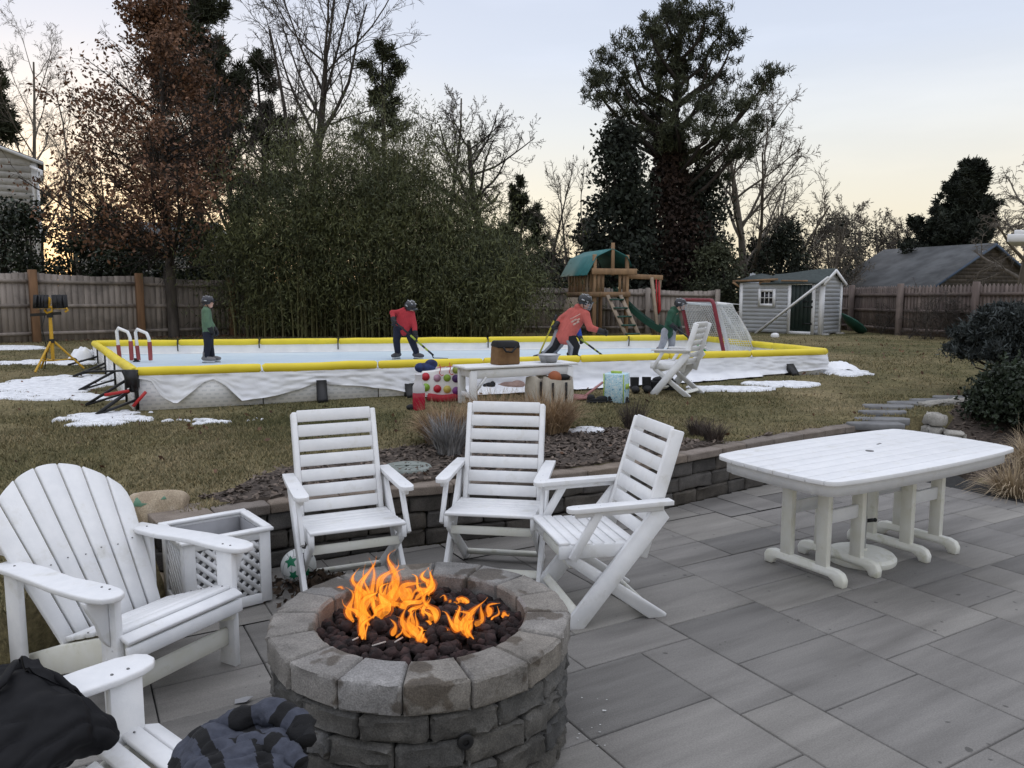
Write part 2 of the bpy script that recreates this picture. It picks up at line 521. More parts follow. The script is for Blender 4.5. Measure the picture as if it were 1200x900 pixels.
def sheet(name, poly_fn, x0, x1, y0, y1, step, off, mat, thick=0.0, smooth=180):
    """cells of a fine grid where poly_fn(x,y) > 0, laid on the ground with a domed thickness"""
    xs = np.arange(x0, x1, step); ys = np.arange(y0, y1, step)
    X, Y = np.meshgrid(xs, ys)
    F = poly_fn(X, Y)
    Z = ground(X, Y) + off + thick * np.sqrt(np.clip(F, 0, 1))
    Z = np.where(F > 0, Z, ground(X, Y) - .02)
    n = len(xs)
    k = np.arange(X.size).reshape(X.shape)
    cell = np.stack([k[:-1, :-1], k[:-1, 1:], k[1:, 1:], k[1:, :-1]], -1).reshape(-1, 4)
    on = (F.ravel()[cell] > 0).sum(1) >= 1
    cell = cell[on]
    used, inv = np.unique(cell, return_inverse=True)
    V = np.stack([X.ravel(), Y.ravel(), Z.ravel()], -1)[used]
    b = MB(); b.add(V, inv.reshape(-1, 4))
    c = V.mean(0); c[2] = V[:, 2].min()
    return b.build(name, mat, smooth=smooth, world=True, loc=tuple(c))

# ---- grass blades where the lawn is close enough to show them
def blades(n, x0, x1, y0, y1, hmin, hmax, seed, wid=.006):
    r = np.random.default_rng(seed)
    x = r.uniform(x0, x1, n); y = r.uniform(y0, y1, n)
    keep = ~in_poly(x, y, PATIO_IN) & ~in_poly(x, y, BED) & ~mulch_mask(x, y) & ~in_poly(x, y, RINK_FOOT)
    cl = fbm(x, y, 1.3, 3, 5)
    keep &= r.random(n) < (.35 + 1.1 * sstep(.3, .7, cl))
    x, y = x[keep], y[keep]; n = len(x)
    z = ground(x, y)
    h = r.uniform(hmin, hmax, n) * (.6 + .8 * fbm(x, y, .9, 2, 9))
    a = r.uniform(0, 2 * PI, n); ln = r.uniform(.2, 1.1, n) * h
    la = r.uniform(0, 2 * PI, n)
    w = wid * r.uniform(.6, 1.3, n)
    ca, sa = np.cos(a) * w, np.sin(a) * w
    T = np.zeros((n, 3, 3))
    T[:, 0] = np.stack([x - ca, y - sa, z - .004], -1)
    T[:, 1] = np.stack([x + ca, y + sa, z - .004], -1)
    T[:, 2] = np.stack([x + np.cos(la) * ln, y + np.sin(la) * ln, z + h], -1)
    return T

def mulch_mask(x, y):
    """planting bed behind the retaining wall"""
    bx = offs(WALL, .95 if False else 1.0)
    poly = offs(WALL[1:11], .12) + [(2.4, 7.3), (1.95, 6.85), (1.58, 7.1), (1.3, 7.45), (.9, 7.6), (0, 7.4), (-.5, 7.05), (-.95, 6.65), (-1.5, 6.15), (-1.83, 5.8), (-2.0, 5.35), (-2.05, 5.0)]
    wob = (fbm(x, y, 1.6, 3, 21) - .5) * .5 * sstep(.1, .5, np.abs(y - np.interp(x, [p[0] for p in WALL], [p[1] for p in WALL]) - .15))
    return in_poly(x + wob, y + wob, poly)

# rink corners (tops of the boards), counter-clockwise from the near left
RA, RB, RC, RD = np.array([-4.29, 8.74]), np.array([4.83, 11.86]), np.array([3.75, 15.84]), np.array([-7.52, 13.9])
RINK_FOOT = [tuple(RA + (-.1, -.12)), tuple(RB + (.15, -.1)), tuple(RC + (.1, .1)), tuple(RD + (-.1, .1))]
T = np.concatenate([blades(90000, -7, -1.6, 3.3, 8.4, .014, .034, 1), blades(70000, -3, 6, 5.5, 9.8, .012, .03, 2),
                    blades(60000, -9, 7, 7.2, 13.5, .014, .032, 3, .008), blades(40000, -12, 12, 12, 21, .018, .036, 4, .011)])
b = MB(); b.tris(T)
tag(b.build('grass', MAT['blades']), kind='stuff')

# ---- mulch bed behind the wall and the sloping bed on the right
def f_m(X, Y): return np.where(mulch_mask(X, Y), 1.0, -1.0)
tag(sheet('mulch', f_m, -2.6, 2.8, 4.6, 8.2, .05, .008, MAT['mulch']), kind='structure')
def f_b(X, Y): return np.where(in_poly(X, Y, BED), 1.0, -1.0)
tag(sheet('bed_soil', f_b, 4.3, 10, 2.0, 10, .08, .012, MAT['mulch']), kind='structure')
r = np.random.default_rng(8)
n = 16000
x = np.concatenate([r.uniform(-2.6, 2.8, n), r.uniform(4.3, 8.0, 8000)]); y = np.concatenate([r.uniform(4.6, 8.2, n), r.uniform(5.3, 9.9, 8000)])
k = mulch_mask(x, y) | in_poly(x, y, BED)
x, y = x[k], y[k]; n = len(x); z = ground(x, y) + .014
a = r.uniform(0, 2 * PI, n); L = r.uniform(.008, .03, n); w = L * r.uniform(.2, .5, n)
tz = r.uniform(-.012, .012, n); tw = r.uniform(-.006, .006, n)
u = np.stack([np.cos(a) * L, np.sin(a) * L, tz], -1); v = np.stack([-np.sin(a) * w, np.cos(a) * w, tw], -1)
c = np.stack([x, y, z + np.abs(tz) * .6], -1)
b = MB(); b.quads(np.stack([c - u - v, c + u - v, c + u + v, c - u + v], 1))
tag(b.build('mulch_chips', MAT['chip']), kind='stuff')

# ---- patio: joint bed + random-ashlar slabs
b = MB()
pp = [(-2.9, -1.5), (-2.6, 2.4), (-2.2, 3.3), (-1.95, 4.1)] + offs(WALL, .02) + [(3.95, 7.9), (4.5, 7.9), (4.40, 7.35), (4.62, 6.8), (4.93, 5.9), (6.1, 4.5), (8, 2.5), (8, -1.5)]
b.add([(p[0], p[1], -.012) for p in pp], [tuple(range(len(pp)))])
patio = b.build('patio', MAT['joint']); tag(patio, kind='structure')
ang = R_(30.0); ca, sa = math.cos(ang), math.sin(ang)
U = .165                                                        # slab module
NW, NH = 74, 84
occ = np.zeros((NW, NH), bool)
rr = random.Random(12)
sizes = [(4, 3), (3, 4), (3, 3), (4, 2), (2, 4), (2, 3), (3, 2), (2, 2)]
wts = [6, 2, 3, 5, 2, 2, 3, 1]
b = MB()
for j in range(NH):
    for i in range(NW):
        if occ[i, j]: continue
        opts = rr.choices(sizes, wts, k=12) + [(2, 2), (2, 1), (1, 2), (1, 1)]
        for (w, h) in opts:
            if i + w <= NW and j + h <= NH and not occ[i:i + w, j:j + h].any():
                # leave no one-module slivers beside the slab
                gap = 0
                while i + w + gap < NW and not occ[i + w + gap, j] and gap < 2: gap += 1
                if gap == 1 and (w, h) not in ((1, 1), (2, 1)) and rr.random() < .9: continue
                break
        occ[i:i + w, j:j + h] = True
        g = .0035
        x0, y0, x1, y1 = i * U + g - 5.2, j * U + g - 4.4, (i + w) * U - g - 5.2, (j + h) * U - g - 4.4
        cx, cy = (x0 + x1) / 2, (y0 + y1) / 2
        wx, wy = cx * ca - cy * sa, cx * sa + cy * ca
        pts = [(X_ * ca - Y_ * sa, X_ * sa + Y_ * ca) for X_, Y_ in ((x0, y0), (x1, y0), (x1, y1), (x0, y1))]
        inn = in_poly(np.array([p[0] for p in pts]), np.array([p[1] for p in pts]), pp)
        if inn.sum() == 0: continue
        lift = rr.uniform(-.002, .002)
        if inn.all():
            vs = []
            for (gg, zz) in ((0, -.03), (0, -.004 + lift), (.006, lift)):
                for X_, Y_ in ((x0 + gg, y0 + gg), (x1 - gg, y0 + gg), (x1 - gg, y1 - gg), (x0 + gg, y1 - gg)):
                    vs.append((X_ * ca - Y_ * sa, X_ * sa + Y_ * ca, zz))
            fs = [(0, 1, 5, 4), (1, 2, 6, 5), (2, 3, 7, 6), (3, 0, 4, 7), (4, 5, 9, 8), (5, 6, 10, 9), (6, 7, 11, 10), (7, 4, 8, 11), (8, 9, 10, 11)]
            b.add(vs, fs)
        else:
            # slab cut along the patio edge: clip its square against the patio outline cell by cell
            m = 30
            gx_, gy_ = np.meshgrid(np.linspace(x0, x1, m + 1), np.linspace(y0, y1, m + 1))
            WX, WY = gx_ * ca - gy_ * sa, gx_ * sa + gy_ * ca
            k_ = np.arange((m + 1) ** 2).reshape(m + 1, m + 1)
            cl_ = np.stack([k_[:-1, :-1], k_[:-1, 1:], k_[1:, 1:], k_[1:, :-1]], -1).reshape(-1, 4)
            mx_, my_ = WX.ravel()[cl_].mean(1), WY.ravel()[cl_].mean(1)
            cl_ = cl_[in_poly(mx_, my_, pp)]
            if len(cl_): b.add(np.stack([WX.ravel(), WY.ravel(), np.full(WX.size, lift)], -1), cl_)
o = b.build('paving_slabs', MAT['paver'], patio)
# the slabs' own frame runs along the joints so the cloudy streaks follow them
o.data.transform(Matrix.Rotation(-ang, 4, 'Z')); o.rotation_euler = (0, 0, ang)

# ---- retaining wall
def poly_at(line, s):
    p = np.array(line, float); d = np.linalg.norm(np.diff(p, axis=0), axis=1); c = np.concatenate([[0], np.cumsum(d)])
    s = min(max(s, 0), c[-1] - 1e-6); i = int(np.searchsorted(c, s, 'right') - 1)
    t = (s - c[i]) / d[i]; q = p[i] + (p[i + 1] - p[i]) * t
    i0, i1 = max(i - 1, 0), min(i + 2, len(p) - 1)
    dr = (p[i + 1] - p[i]) / d[i]
    return q, dr, c[-1]

def rough_block(b, c, dirx, L, D, Hh, rng, ch=.012, amp=.004, mi=0):
    """one split-face block: subdivided, edges rounded, faces jittered. c = centre of the front-bottom edge"""
    dirx = np.array(dirx[:2], float); dirx /= np.linalg.norm(dirx)
    dx = np.array([dirx[0], dirx[1], 0]); dy = np.array([-dirx[1], dirx[0], 0]); dz = np.array([0, 0, 1.0])
    def steps(ln, m):
        e_ = min(.3, ch * 1.1 / ln); return np.array([0, e_] + list(np.linspace(.22 if m > 1 else .5, .78 if m > 1 else .5, m)) + [1 - e_, 1])
    tx, ty, tz_ = steps(L, max(2, int(L / .09))), steps(D, 1), steps(Hh, 2)
    def face(o, a, c_, ua, uc):
        V, Fs = [], []; na, nc = len(ua) - 1, len(uc) - 1
        for i in range(na + 1):
            for j in range(nc + 1):
                V.append(o + a * ua[i] + c_ * uc[j])
        for i in range(na):
            for j in range(nc):
                k = i * (nc + 1) + j
                Fs.append((k, k + nc + 1, k + nc + 2, k + 1))
        return V, Fs
    o0 = np.array(c) - dx * L / 2
    sides = [(o0, dx * L, dz * Hh, tx, tz_), (o0 + dx * L, dy * D, dz * Hh, ty, tz_), (o0 + dy * D, dz * Hh, dx * L, tz_, tx),
             (o0, dz * Hh, dy * D, tz_, ty), (o0 + dz * Hh, dx * L, dy * D, tx, ty)]
    key, V, Fs = {}, [], []
    for s_ in sides:
        v, f = face(*s_)
        mp = []
        for q in v:
            kk = tuple(np.round(q, 4))
            if kk not in key: key[kk] = len(V); V.append(q)
            mp.append(key[kk])
        Fs += [tuple(mp[i] for i in ff) for ff in f]
    V = np.array(V)
    loc = np.stack([(V - o0) @ dx / L, (V - o0) @ dy / D, (V - o0) @ dz / Hh], -1)
    cen = o0 + dx * L / 2 + dy * D / 2 + dz * Hh / 2
    edge = ((loc < 1e-3) | (loc > 1 - 1e-3)).sum(1)
    dirc = cen - V
    dl = np.stack([dirc @ dx, dirc @ dy, dirc @ dz], -1)
    pull = np.sign(dl) * ((loc < 1e-3) | (loc > 1 - 1e-3)) * ch * .55 * ((edge >= 2)[:, None])
    V = V + pull[:, :1] * dx + pull[:, 1:2] * dy + pull[:, 2:] * dz
    V = V + rng.normal(0, amp, V.shape) * (loc[:, 2:3] > -1)
    b.add(V, Fs, mi)

rng = np.random.default_rng(4)
wall = thing('retaining_wall', 'low curved retaining wall of dark concrete blocks under a brown stone cap', 'wall', (.65, 5.82, 0))
b = MB()
tot = poly_at(WALL, 0)[2]
inner = offs(WALL, .03)
for cidx in range(3):
    s = -.02 - .17 * (cidx % 2)
    while s < tot:
        L = [.30, .42, .36, .24][rng.integers(4)]
        q, d, _ = poly_at(inner, s + L / 2)
        if s + L / 2 < tot + .1:
            rough_block(b, (q[0], q[1], .125 * cidx - .01), d, L - .006, .26, .121, rng)
        s += L
# the wall's returned left end
for cidx in range(3):
    rough_block(b, (-2.10, 4.50 + .15, .125 * cidx - .01), (.1, -.995), .28, .2, .121, rng)
b.build('block_course', MAT['wall_block'], wall, world=True)
b = MB(); s = -.03
while s < tot:
    L = [.46, .40, .34][rng.integers(3)]
    q, d, _ = poly_at(WALL, s + L / 2)
    rough_block(b, (q[0], q[1], .366), d, L - .005, .31, .066, rng, ch=.006, amp=.0012)
    s += L
b.build('cap_stone', MAT['wall_cap'], wall, world=True)

# ---- stone steps beside the wall, up to the lawn
st = thing('stone_steps', 'two grey stone steps rising from the patio behind the dining table', 'steps', (4.28, 7.75, 0))
for i in range(2):
    b = MB(); rough_block(b, (4.28, 7.76 + .27 * i, .145 * i), (1, 0), .62, .36, .14, rng, ch=.012, amp=.003)
    b.build('step_slab', MAT['flag'], st, world=True)

# ---- granite cobble edging of the right bed
ed = thing('cobble_edging', 'pale granite cobblestone edging around the mulch bed', 'edging', (4.6, 8.2, .3))
line = [(4.66, 7.62, 0), (4.62, 7.75, .10), (4.55, 7.95, .2), (4.46, 8.12, .40)]
def cobble(*a, **k):
    b = MB(); rough_block(b, *a, **k); b.build('cobblestone', MAT['granite'], ed, world=True)
for i in range(2):
    for k in range(3):
        cobble((4.44 + .02 * k, 8.05 + .1 * i, .12 + .13 * k), (.8, -.6), .17, .16, .125, rng, ch=.025, amp=.006)
q0 = at(1092, 474, .50); q1 = at(1140, 465, .56)
for i in range(8):
    t = i / 7; p = q0[:2] * (1 - t) + q1[:2] * t
    cobble((p[0], p[1], gz(p[0] - .2, p[1] + .2) - .08), (q1 - q0)[:2], .2, .14, .13, rng, ch=.025, amp=.006)
for (X_, Y_, z_) in ((4.66, 7.60, -.01), (4.62, 7.72, .1), (4.58, 7.86, .22)):
    cobble((X_, Y_, z_), (.9, -.4), .2, .18, .14, rng, ch=.03, amp=.006)

# ---- flagstone stepping stones across the lawn
specs = [((1027, 494), .58, .2), ((1032, 487.5), .60, .2), ((1036, 481), .60, .2), ((1040, 474.5), .62, .24), ((1067, 470.5), .6, .24), ((1095, 467), .55, .24), ((1120, 463.5), .6, .26)]
labs = ['grey flagstone nearest the white dining table', 'second flagstone up from the white dining table', 'third flagstone up from the white dining table', 'middle flagstone of seven, where the path bends right',
        'fifth flagstone up, just past the bend of the path', 'sixth flagstone up, level with the end of the cobble edging', 'last grey flagstone of the path, beside the dark boxwood']
for i, ((px, py), w, d) in enumerate(specs):
    p = at(px, py, .47 + .01 * i)
    p[2] = max(.43, gz(p[0], p[1]))
    pts = []
    for k in range(9):
        th = 2 * PI * k / 9
        pts.append((w / 2 * abs(math.cos(th)) ** .5 * math.copysign(1, math.cos(th)) * rng.uniform(.85, 1.05), d / 2 * abs(math.sin(th)) ** .5 * math.copysign(1, math.sin(th)) * rng.uniform(.85, 1.1)))
    b = MB(); b.prism(pts, -.04, .028)
    o = b.build('flagstone', MAT['flag'], bevel=.008, loc=tuple(p)); o.rotation_euler = (0, 0, rng.uniform(-.1, .15))
    tag(o, labs[i], 'flagstone', 'flagstones of the garden path')

# ---- snow left on the lawn
def blob(cx, cy, rx, ry, seed, thr=.42, f=2.6):
    def fn(X, Y):
        e = 1 - ((X - cx) / rx) ** 2 - ((Y - cy) / ry) ** 2
        nse = fbm(X, Y * 1.6, f, 5, seed)
        return np.where(e > -.25, e * .55 + (nse - .5) * 2.1 + .10 - thr * .75, -1)
    return fn
patches = [((56, 453), .78, .95, 'largest snow patch, on the grass below the work light', .2, 2.6), ((68, 425), 1.3, .34, 'thin snow strip under the feet of the work light', .3, 2.2),
           ((128, 491), .50, .42, 'round snow patch nearest the two white deck chairs at left', .15, 3.2), ((238, 493), .75, .28, 'broken crumbs of snow in front of the left rink wall', 1.05, 5.5),
           ((915, 451), .50, .24, 'white snow patch below the right end of the rink', .1, 3.), ((850, 456), .62, .20, 'thin snow streak between the lawn chair and the rink corner', .25, 3.),
           ((985, 437), .45, .34, 'greyish snow heap off the right corner of the rink', .3, 3.4), ((6, 408), .9, .6, 'snow patch by the left fence at the edge of the picture', .2, 2.6),
           ((84, 466), .9, .32, 'ragged snow streak just right of the largest snow patch', .45, 3.6), ((684, 505), .2, .18, 'small snow remnant on the mulch behind the folding chairs', .15, 7), ((205, 521), .25, .12, 'snow flecks by the black cover', .6, 7)]
for i, ((px, py), rx, ry, lab, thr, f) in enumerate(patches[:10]):
    z0 = .48
    for _ in range(6):
        p = at(px, py, z0); z0 = gz(p[0], p[1])
    o = sheet('snow_patch', blob(p[0], p[1], rx, ry, 40 + i, thr, f), p[0] - rx * 1.25, p[0] + rx * 1.25, p[1] - ry * 1.25, p[1] + ry * 1.25, .016 if rx < 1 else .022, .012, MAT['snow'], thick=.026)
    tag(o, lab, 'snow', 'snow patches on the lawn')

# =================================================================== FENCES
def fence(name, label, base, tops, mat, post_mat, bw=.14, seed=1, picket=False, rails=(.12, .5, .9), post_at=None, cap=0.0, pw=.13):
    """base: ground points; tops: height of the boards at each"""
    rg = np.random.default_rng(seed)
    P = [np.array(p, float) for p in base]
    root = thing(name, label, 'fence', tuple(P[0]))
    bb, br = MB(), MB()
    for k in range(len(P) - 1):
        a, c = P[k], P[k + 1]; d = c[:2] - a[:2]; L = np.linalg.norm(d); d /= L; nrm = np.array([d[1], -d[0]])   # towards the camera
        if nrm[1] > 0: nrm = -nrm
        n = max(1, int(round(L / bw))); w = L / n
        for i in range(n):
            t = (i + .5) / n; g = a + (c - a) * t
            h = tops[k] * (1 - t) + tops[k + 1] * t + rg.normal(0, .006)
            sag = -.05 * math.sin(PI * t) if not picket else 0
            h += sag
            R = np.stack([[d[0], d[1], 0], [nrm[0], nrm[1], 0], [0, 0, 1]], 1)
            hw = w / 2 - .003
            if picket: pts = [(-hw, -.05), (hw, -.05), (hw, h - .06), (0, h + .02), (-hw, h - .06)]
            else: pts = [(-hw, -.05), (hw, -.05), (hw, h), (-hw, h)]
            M4 = np.eye(4); M4[:3, 0] = [d[0], d[1], 0]; M4[:3, 1] = [0, 0, 1]; M4[:3, 2] = [nrm[0], nrm[1], 0]; M4[:3, 3] = [g[0], g[1], g[2]]
            j = rg.normal(0, .002)
            bb.prism(pts, -.01 + j, .01 + j, M4)
        for f in rails:
            z0 = a[2] + tops[k] * f; z1 = c[2] + tops[k + 1] * f
            o3 = np.array([nrm[0], nrm[1], 0]) * .035
            br.beam(np.array([a[0], a[1], z0]) + o3, np.array([c[0], c[1], z1]) + o3, .045, .08)
    bb.build('fence_boards', mat, root, world=True)
    br.build('rail', mat, root, world=True)
    for k in (post_at if post_at is not None else range(len(P))):
        p = P[k]; q = P[min(k + 1, len(P) - 1)] - P[max(k - 1, 0)]; q = q[:2] / np.linalg.norm(q[:2]); nrm = np.array([q[1], -q[0]])
        if nrm[1] > 0: nrm = -nrm
        R = np.stack([[q[0], q[1], 0], [nrm[0], nrm[1], 0], [0, 0, 1]], 1)
        pb = MB(); hh = tops[k] + cap
        pb.box((p[0] + nrm[0] * .11, p[1] + nrm[1] * .11, p[2] + hh / 2 - .05), (pw, pw, hh + .1), R)
        pb.build('post', post_mat, root, world=True, bevel=.01)
    return root

def fpt(px, pyb, pyt):
    z = .64
    for _ in range(4):
        p = at(px, pyb, z); z = gz(p[0], p[1])
    p[2] = z
    return p, atY(px, pyt, p[1])[2] - z
def unit2(v):
    v = np.array([v[0], v[1], 0.0]); return v / np.linalg.norm(v)
f1 = [fpt(-70, 405, 316), fpt(42, 400.5, 319), fpt(165, 396, 323), fpt(272, 392.5, 328), fpt(352, 391, 330)]
d_ = unit2(f1[0][0] - f1[1][0]); e_ = f1[0][0] + d_ * 11; e_[2] = gz(e_[0], e_[1]); f1.insert(0, (e_, f1[0][1]))
fence('board_fence', 'tall grey board fence with brown posts behind the left end of the rink', [p for p, _ in f1], [h for _, h in f1], MAT['fence_grey'], MAT['fence_post'], seed=3, cap=.06, rails=(.12, .52, .87), pw=.17)
f2 = [fpt(352, 391, 330), fpt(450, 391, 332), fpt(545, 391, 334), fpt(606, 391, 335), fpt(700, 391, 336), fpt(760, 391, 338), fpt(842, 390, 340)]
for i in range(len(f2)): f2[i] = (f2[i][0] + np.array([0, .35, 0]), f2[i][1])
fence('board_fence', 'grey board fence behind the bamboo and the wooden playset', [p for p, _ in f2], [h for _, h in f2], MAT['fence_grey'], MAT['fence_grey'], seed=5, rails=(.12, .52, .87), cap=.02)
f3 = [fpt(975, 386, 337), fpt(1000, 387.5, 337), fpt(1056.5, 393, 335.5), fpt(1143, 398, 333.5), fpt(1215, 403, 332)]
d_ = unit2(f3[-1][0] - f3[-2][0]); e_ = f3[-1][0] + d_ * 7; e_[2] = gz(e_[0], e_[1]); f3.append((e_, f3[-1][1]))
fence('picket_fence', 'weathered brown picket-top fence tangled with bare vines right of the shed', [p for p, _ in f3], [h for _, h in f3], MAT['fence_right'], MAT['fence_right'], seed=7, picket=True, bw=.1, rails=(.12, .5, .83), cap=.07)
# =================================================================== TREES
def unit(v): return v / np.maximum(np.linalg.norm(v), 1e-9)

def grow(rg, p, d, L, r, lev, P, out):
    """recursive limbs. P: dict of per-level lists. out['seg'][lev], out['tip']"""
    n = P['n'][lev]; maxlev = len(P['n']) - 1
    d = unit(np.array(d, float)); p = np.array(p, float)
    r1 = r * P['taper'][lev]
    for i in range(n):
        d = unit(d + rg.normal(0, P['wob'][lev], 3) + np.array([0, 0, P['up'][lev]]))
        q = p + d * L / n
        ra = r + (r1 - r) * i / n; rb = r + (r1 - r) * (i + 1) / n
        out['seg'].append((p[0], p[1], p[2], q[0], q[1], q[2], ra, rb, lev))
        t = (i + 1) / n
        if lev < maxlev and t >= P['start'][lev]:
            kk = P['k'][lev] / max(1, n * (1 - P['start'][lev]))
            m = int(kk) + (rg.random() < kk - int(kk))
            for _ in range(m):
                az = rg.uniform(0, 2 * PI); an = R_(rg.normal(P['ang'][lev], 9))
                a = np.cross(d, [0.3, .2, 1.0] if abs(d[2]) < .9 else [1.0, .1, 0]); a = unit(a); bb = np.cross(d, a)
                nd = d * math.cos(an) + (a * math.cos(az) + bb * math.sin(az)) * math.sin(an)
                s = rg.random()
                pos = p + (q - p) * s
                prof = P['prof'](t) if lev == 0 and P.get('prof') else (1 - .45 * t)
                grow(rg, pos, nd, L * P['ratio'][lev] * prof * rg.uniform(.7, 1.2), max(rb * P['rr'][lev], P['rmin']), lev + 1, P, out)
        if lev >= P.get('tiplev', maxlev) and i >= n - P.get('tips', 1):
            out['tip'].append((q[0], q[1], q[2], d[0], d[1], d[2]))
        p = q

def emit_segs(segs, lo, hi, n):
    s = np.array([x for x in segs if lo <= x[8] <= hi], float)
    b = MB()
    if len(s): b.segs(s[:, 0:3], s[:, 3:6], s[:, 6], s[:, 7], n)
    return b

def leaf_quads(rg, C, size, aspect=.55, droop=0.0, up=None):
    n = len(C)
    d = rg.normal(0, 1, (n, 3)); d[:, 2] -= droop
    d /= np.linalg.norm(d, axis=1, keepdims=True)
    e = rg.normal(0, 1, (n, 3)); e = np.cross(d, e); e /= np.linalg.norm(e, axis=1, keepdims=True)
    s = (size * rg.uniform(.6, 1.35, n))[:, None]
    u = d * s * .5; v = e * s * aspect * .5
    return np.stack([C - u, C + v * .9 - u * .1, C + u, C - v * .9 - u * .1], 1)

def bare_tree(name, label, px, Y, topy, spread=1.0, seed=1, r=.14, mat='bark', group=None, lean=(0, 0), fork=.3, levels=5, twig=.0075, k0=9, ang=42, zb=None, ratio0=.62, weep=0):
    rg = np.random.default_rng(seed)
    base = atY(px, 395, Y); base[2] = gz(base[0], base[1]) if zb is None else zb
    H = atY(px, topy, Y)[2] - base[2]
    P = dict(n=[8, 6, 5, 4, 3][:levels], taper=[.25, .3, .35, .5, .6][:levels], wob=[.06, .12, .15, .18, .2][:levels], up=[.02, .07 - weep * .05, .06 - weep * .12, .03 - weep * .25, 0 - weep * .3][:levels],
             start=[fork, .2, .2, .2, 0][:levels], k=[k0, 7, 6, 4.5, 0][:levels], ang=[ang, 40, 40, 42, 40][:levels], ratio=[ratio0 * spread, .55, .5, .48, .4][:levels], rr=[.55, .55, .55, .6, .6][:levels], rmin=twig,
             prof=lambda t: 1.15 - .62 * t)
    out = dict(seg=[], tip=[])
    grow(rg, (0, 0, -.1), (lean[0], lean[1], 1), H * .86, r, 0, P, out)
    root = thing(name, label, 'tree', tuple(base), 0, group)
    emit_segs(out['seg'], 0, 1, 7).build('trunk', MAT[mat], root, smooth=180)
    emit_segs(out['seg'], 2, 9, 3).build('crown', MAT[mat], root)
    return root, out

# ---- 1. the tall oak with brown leaves, in front of the left fence
rg = np.random.default_rng(11)
base = atY(204, 396, 20.6); base[2] = gz(base[0], base[1])
Htop = atY(196, -45, 20.6)[2] - base[2]
P = dict(n=[16, 7, 5, 3], taper=[.12, .3, .4, .5], wob=[.015, .07, .13, .2], up=[.02, .035, .02, 0], start=[.21, .12, .1, 0], k=[88, 8, 4, 0], ang=[70, 42, 42, 40], ratio=[.385, .42, .45, .4], rr=[.36, .5, .6, .6], rmin=.006,
         prof=lambda t: max(.2, 1.22 - 1.08 * t), tiplev=2, tips=3)
out = dict(seg=[], tip=[])
grow(rg, (0, 0, -.1), (-.01, 0, 1), Htop, .15, 0, P, out)
oak = thing('oak_tree', 'tall tree full of withered brown leaves in front of the left fence', 'tree', tuple(base))
emit_segs(out['seg'], 0, 0, 9).build('trunk', MAT['bark'], oak, smooth=180)
emit_segs(out['seg'], 1, 9, 4).build('limb', MAT['bark_dark'], oak)
tips = np.array(out['tip'])
C = tips[:, :3]
C = C[rg.random(len(C)) < np.clip(.95 - .05 * (C[:, 2] < 2.2), 0, 1)]
C = C[C[:, 2] > 2.0]
cl = C[rg.random(len(C)) < (.12 + .85 * sstep(.38, .62, fbm(C[:, 0] + C[:, 1] * .7, C[:, 2], .9, 3, 4)))]
rep = max(3, int(26000 / len(cl)))
LC = np.repeat(cl, rep, 0); LC = LC + rg.normal(0, .12, LC.shape)
b = MB(); b.quads(leaf_quads(rg, LC, .105, .6, .5)); b.build('crown', MAT['oak_leaf'], oak)

# ---- conifers with tufted needles
def tufts(rg, C, D, n, L, w):
    """stars of needle blades at each tip"""
    N = len(C)
    c = np.repeat(C, n, 0); d = np.repeat(D, n, 0)
    v = rg.normal(0, 1, (N * n, 3)) * .85 + d * .9 + np.array([0, 0, .25])
    v /= np.linalg.norm(v, axis=1, keepdims=True)
    e = np.cross(v, rg.normal(0, 1, (N * n, 3))); e /= np.linalg.norm(e, axis=1, keepdims=True)
    l = (L * rg.uniform(.6, 1.2, N * n))[:, None]
    c = c + rg.normal(0, L * .25, c.shape)
    return np.stack([c - e * w, c + e * w, c + v * l + e * w * .5, c + v * l - e * w * .5], 1)

def pine(name, label, px, Y, topy, seed, r=.2, P=None, lean=(0, 0), tuft=(14, .26, .022), mat='pine_leaf', bark='bark_dark', group=None, keep=1.0, zmin=0):
    rg = np.random.default_rng(seed)
    base = atY(px, 395, Y); base[2] = gz(base[0], base[1])
    H = atY(px, topy, Y)[2] - base[2]
    Q = dict(n=[14, 7, 5, 3], taper=[.2, .3, .4, .5], wob=[.03, .12, .2, .25], up=[.02, .05, .05, .05], start=[.35, .3, .2, 0], k=[34, 8, 5, 0], ang=[68, 45, 45, 40], ratio=[.30, .42, .45, .4], rr=[.42, .5, .6, .6], rmin=.008,
             prof=lambda t: 1.1 - .75 * t, tiplev=2, tips=2)
    if P: Q.update(P)
    out = dict(seg=[], tip=[])
    grow(rg, (0, 0, -.1), (lean[0], lean[1], 1), H, r, 0, Q, out)
    root = thing(name, label, 'tree', tuple(base), 0, group)
    emit_segs(out['seg'], 0, 0, 8).build('trunk', MAT[bark], root, smooth=180)
    emit_segs(out['seg'], 1, 9, 4).build('limb', MAT[bark], root)
    t = np.array(out['tip']); t = t[rg.random(len(t)) < keep]; t = t[t[:, 2] > zmin]
    b = MB(); b.quads(tufts(rg, t[:, :3], t[:, 3:], *tuft)); b.build('crown', MAT[mat], root)
    return root, out, base, H

# the big irregular pine right of centre, vines climbing its trunk
P = dict(start=[.45, .45, .25, 0], k=[12, 6, 5, 0], ratio=[.15, .42, .42, .4], ang=[66, 48, 50, 40], wob=[.035, .16, .22, .3], prof=lambda t: 1.0, tips=2, up=[.02, .09, .06, .05])
bigp, out, base, H = pine('pine_tree', 'huge ragged pine with a vine-covered trunk behind the playset', 786, 26, 14, 23, r=.30, P=P, tuft=(12, .19, .014), keep=.8)
rg = np.random.default_rng(5)
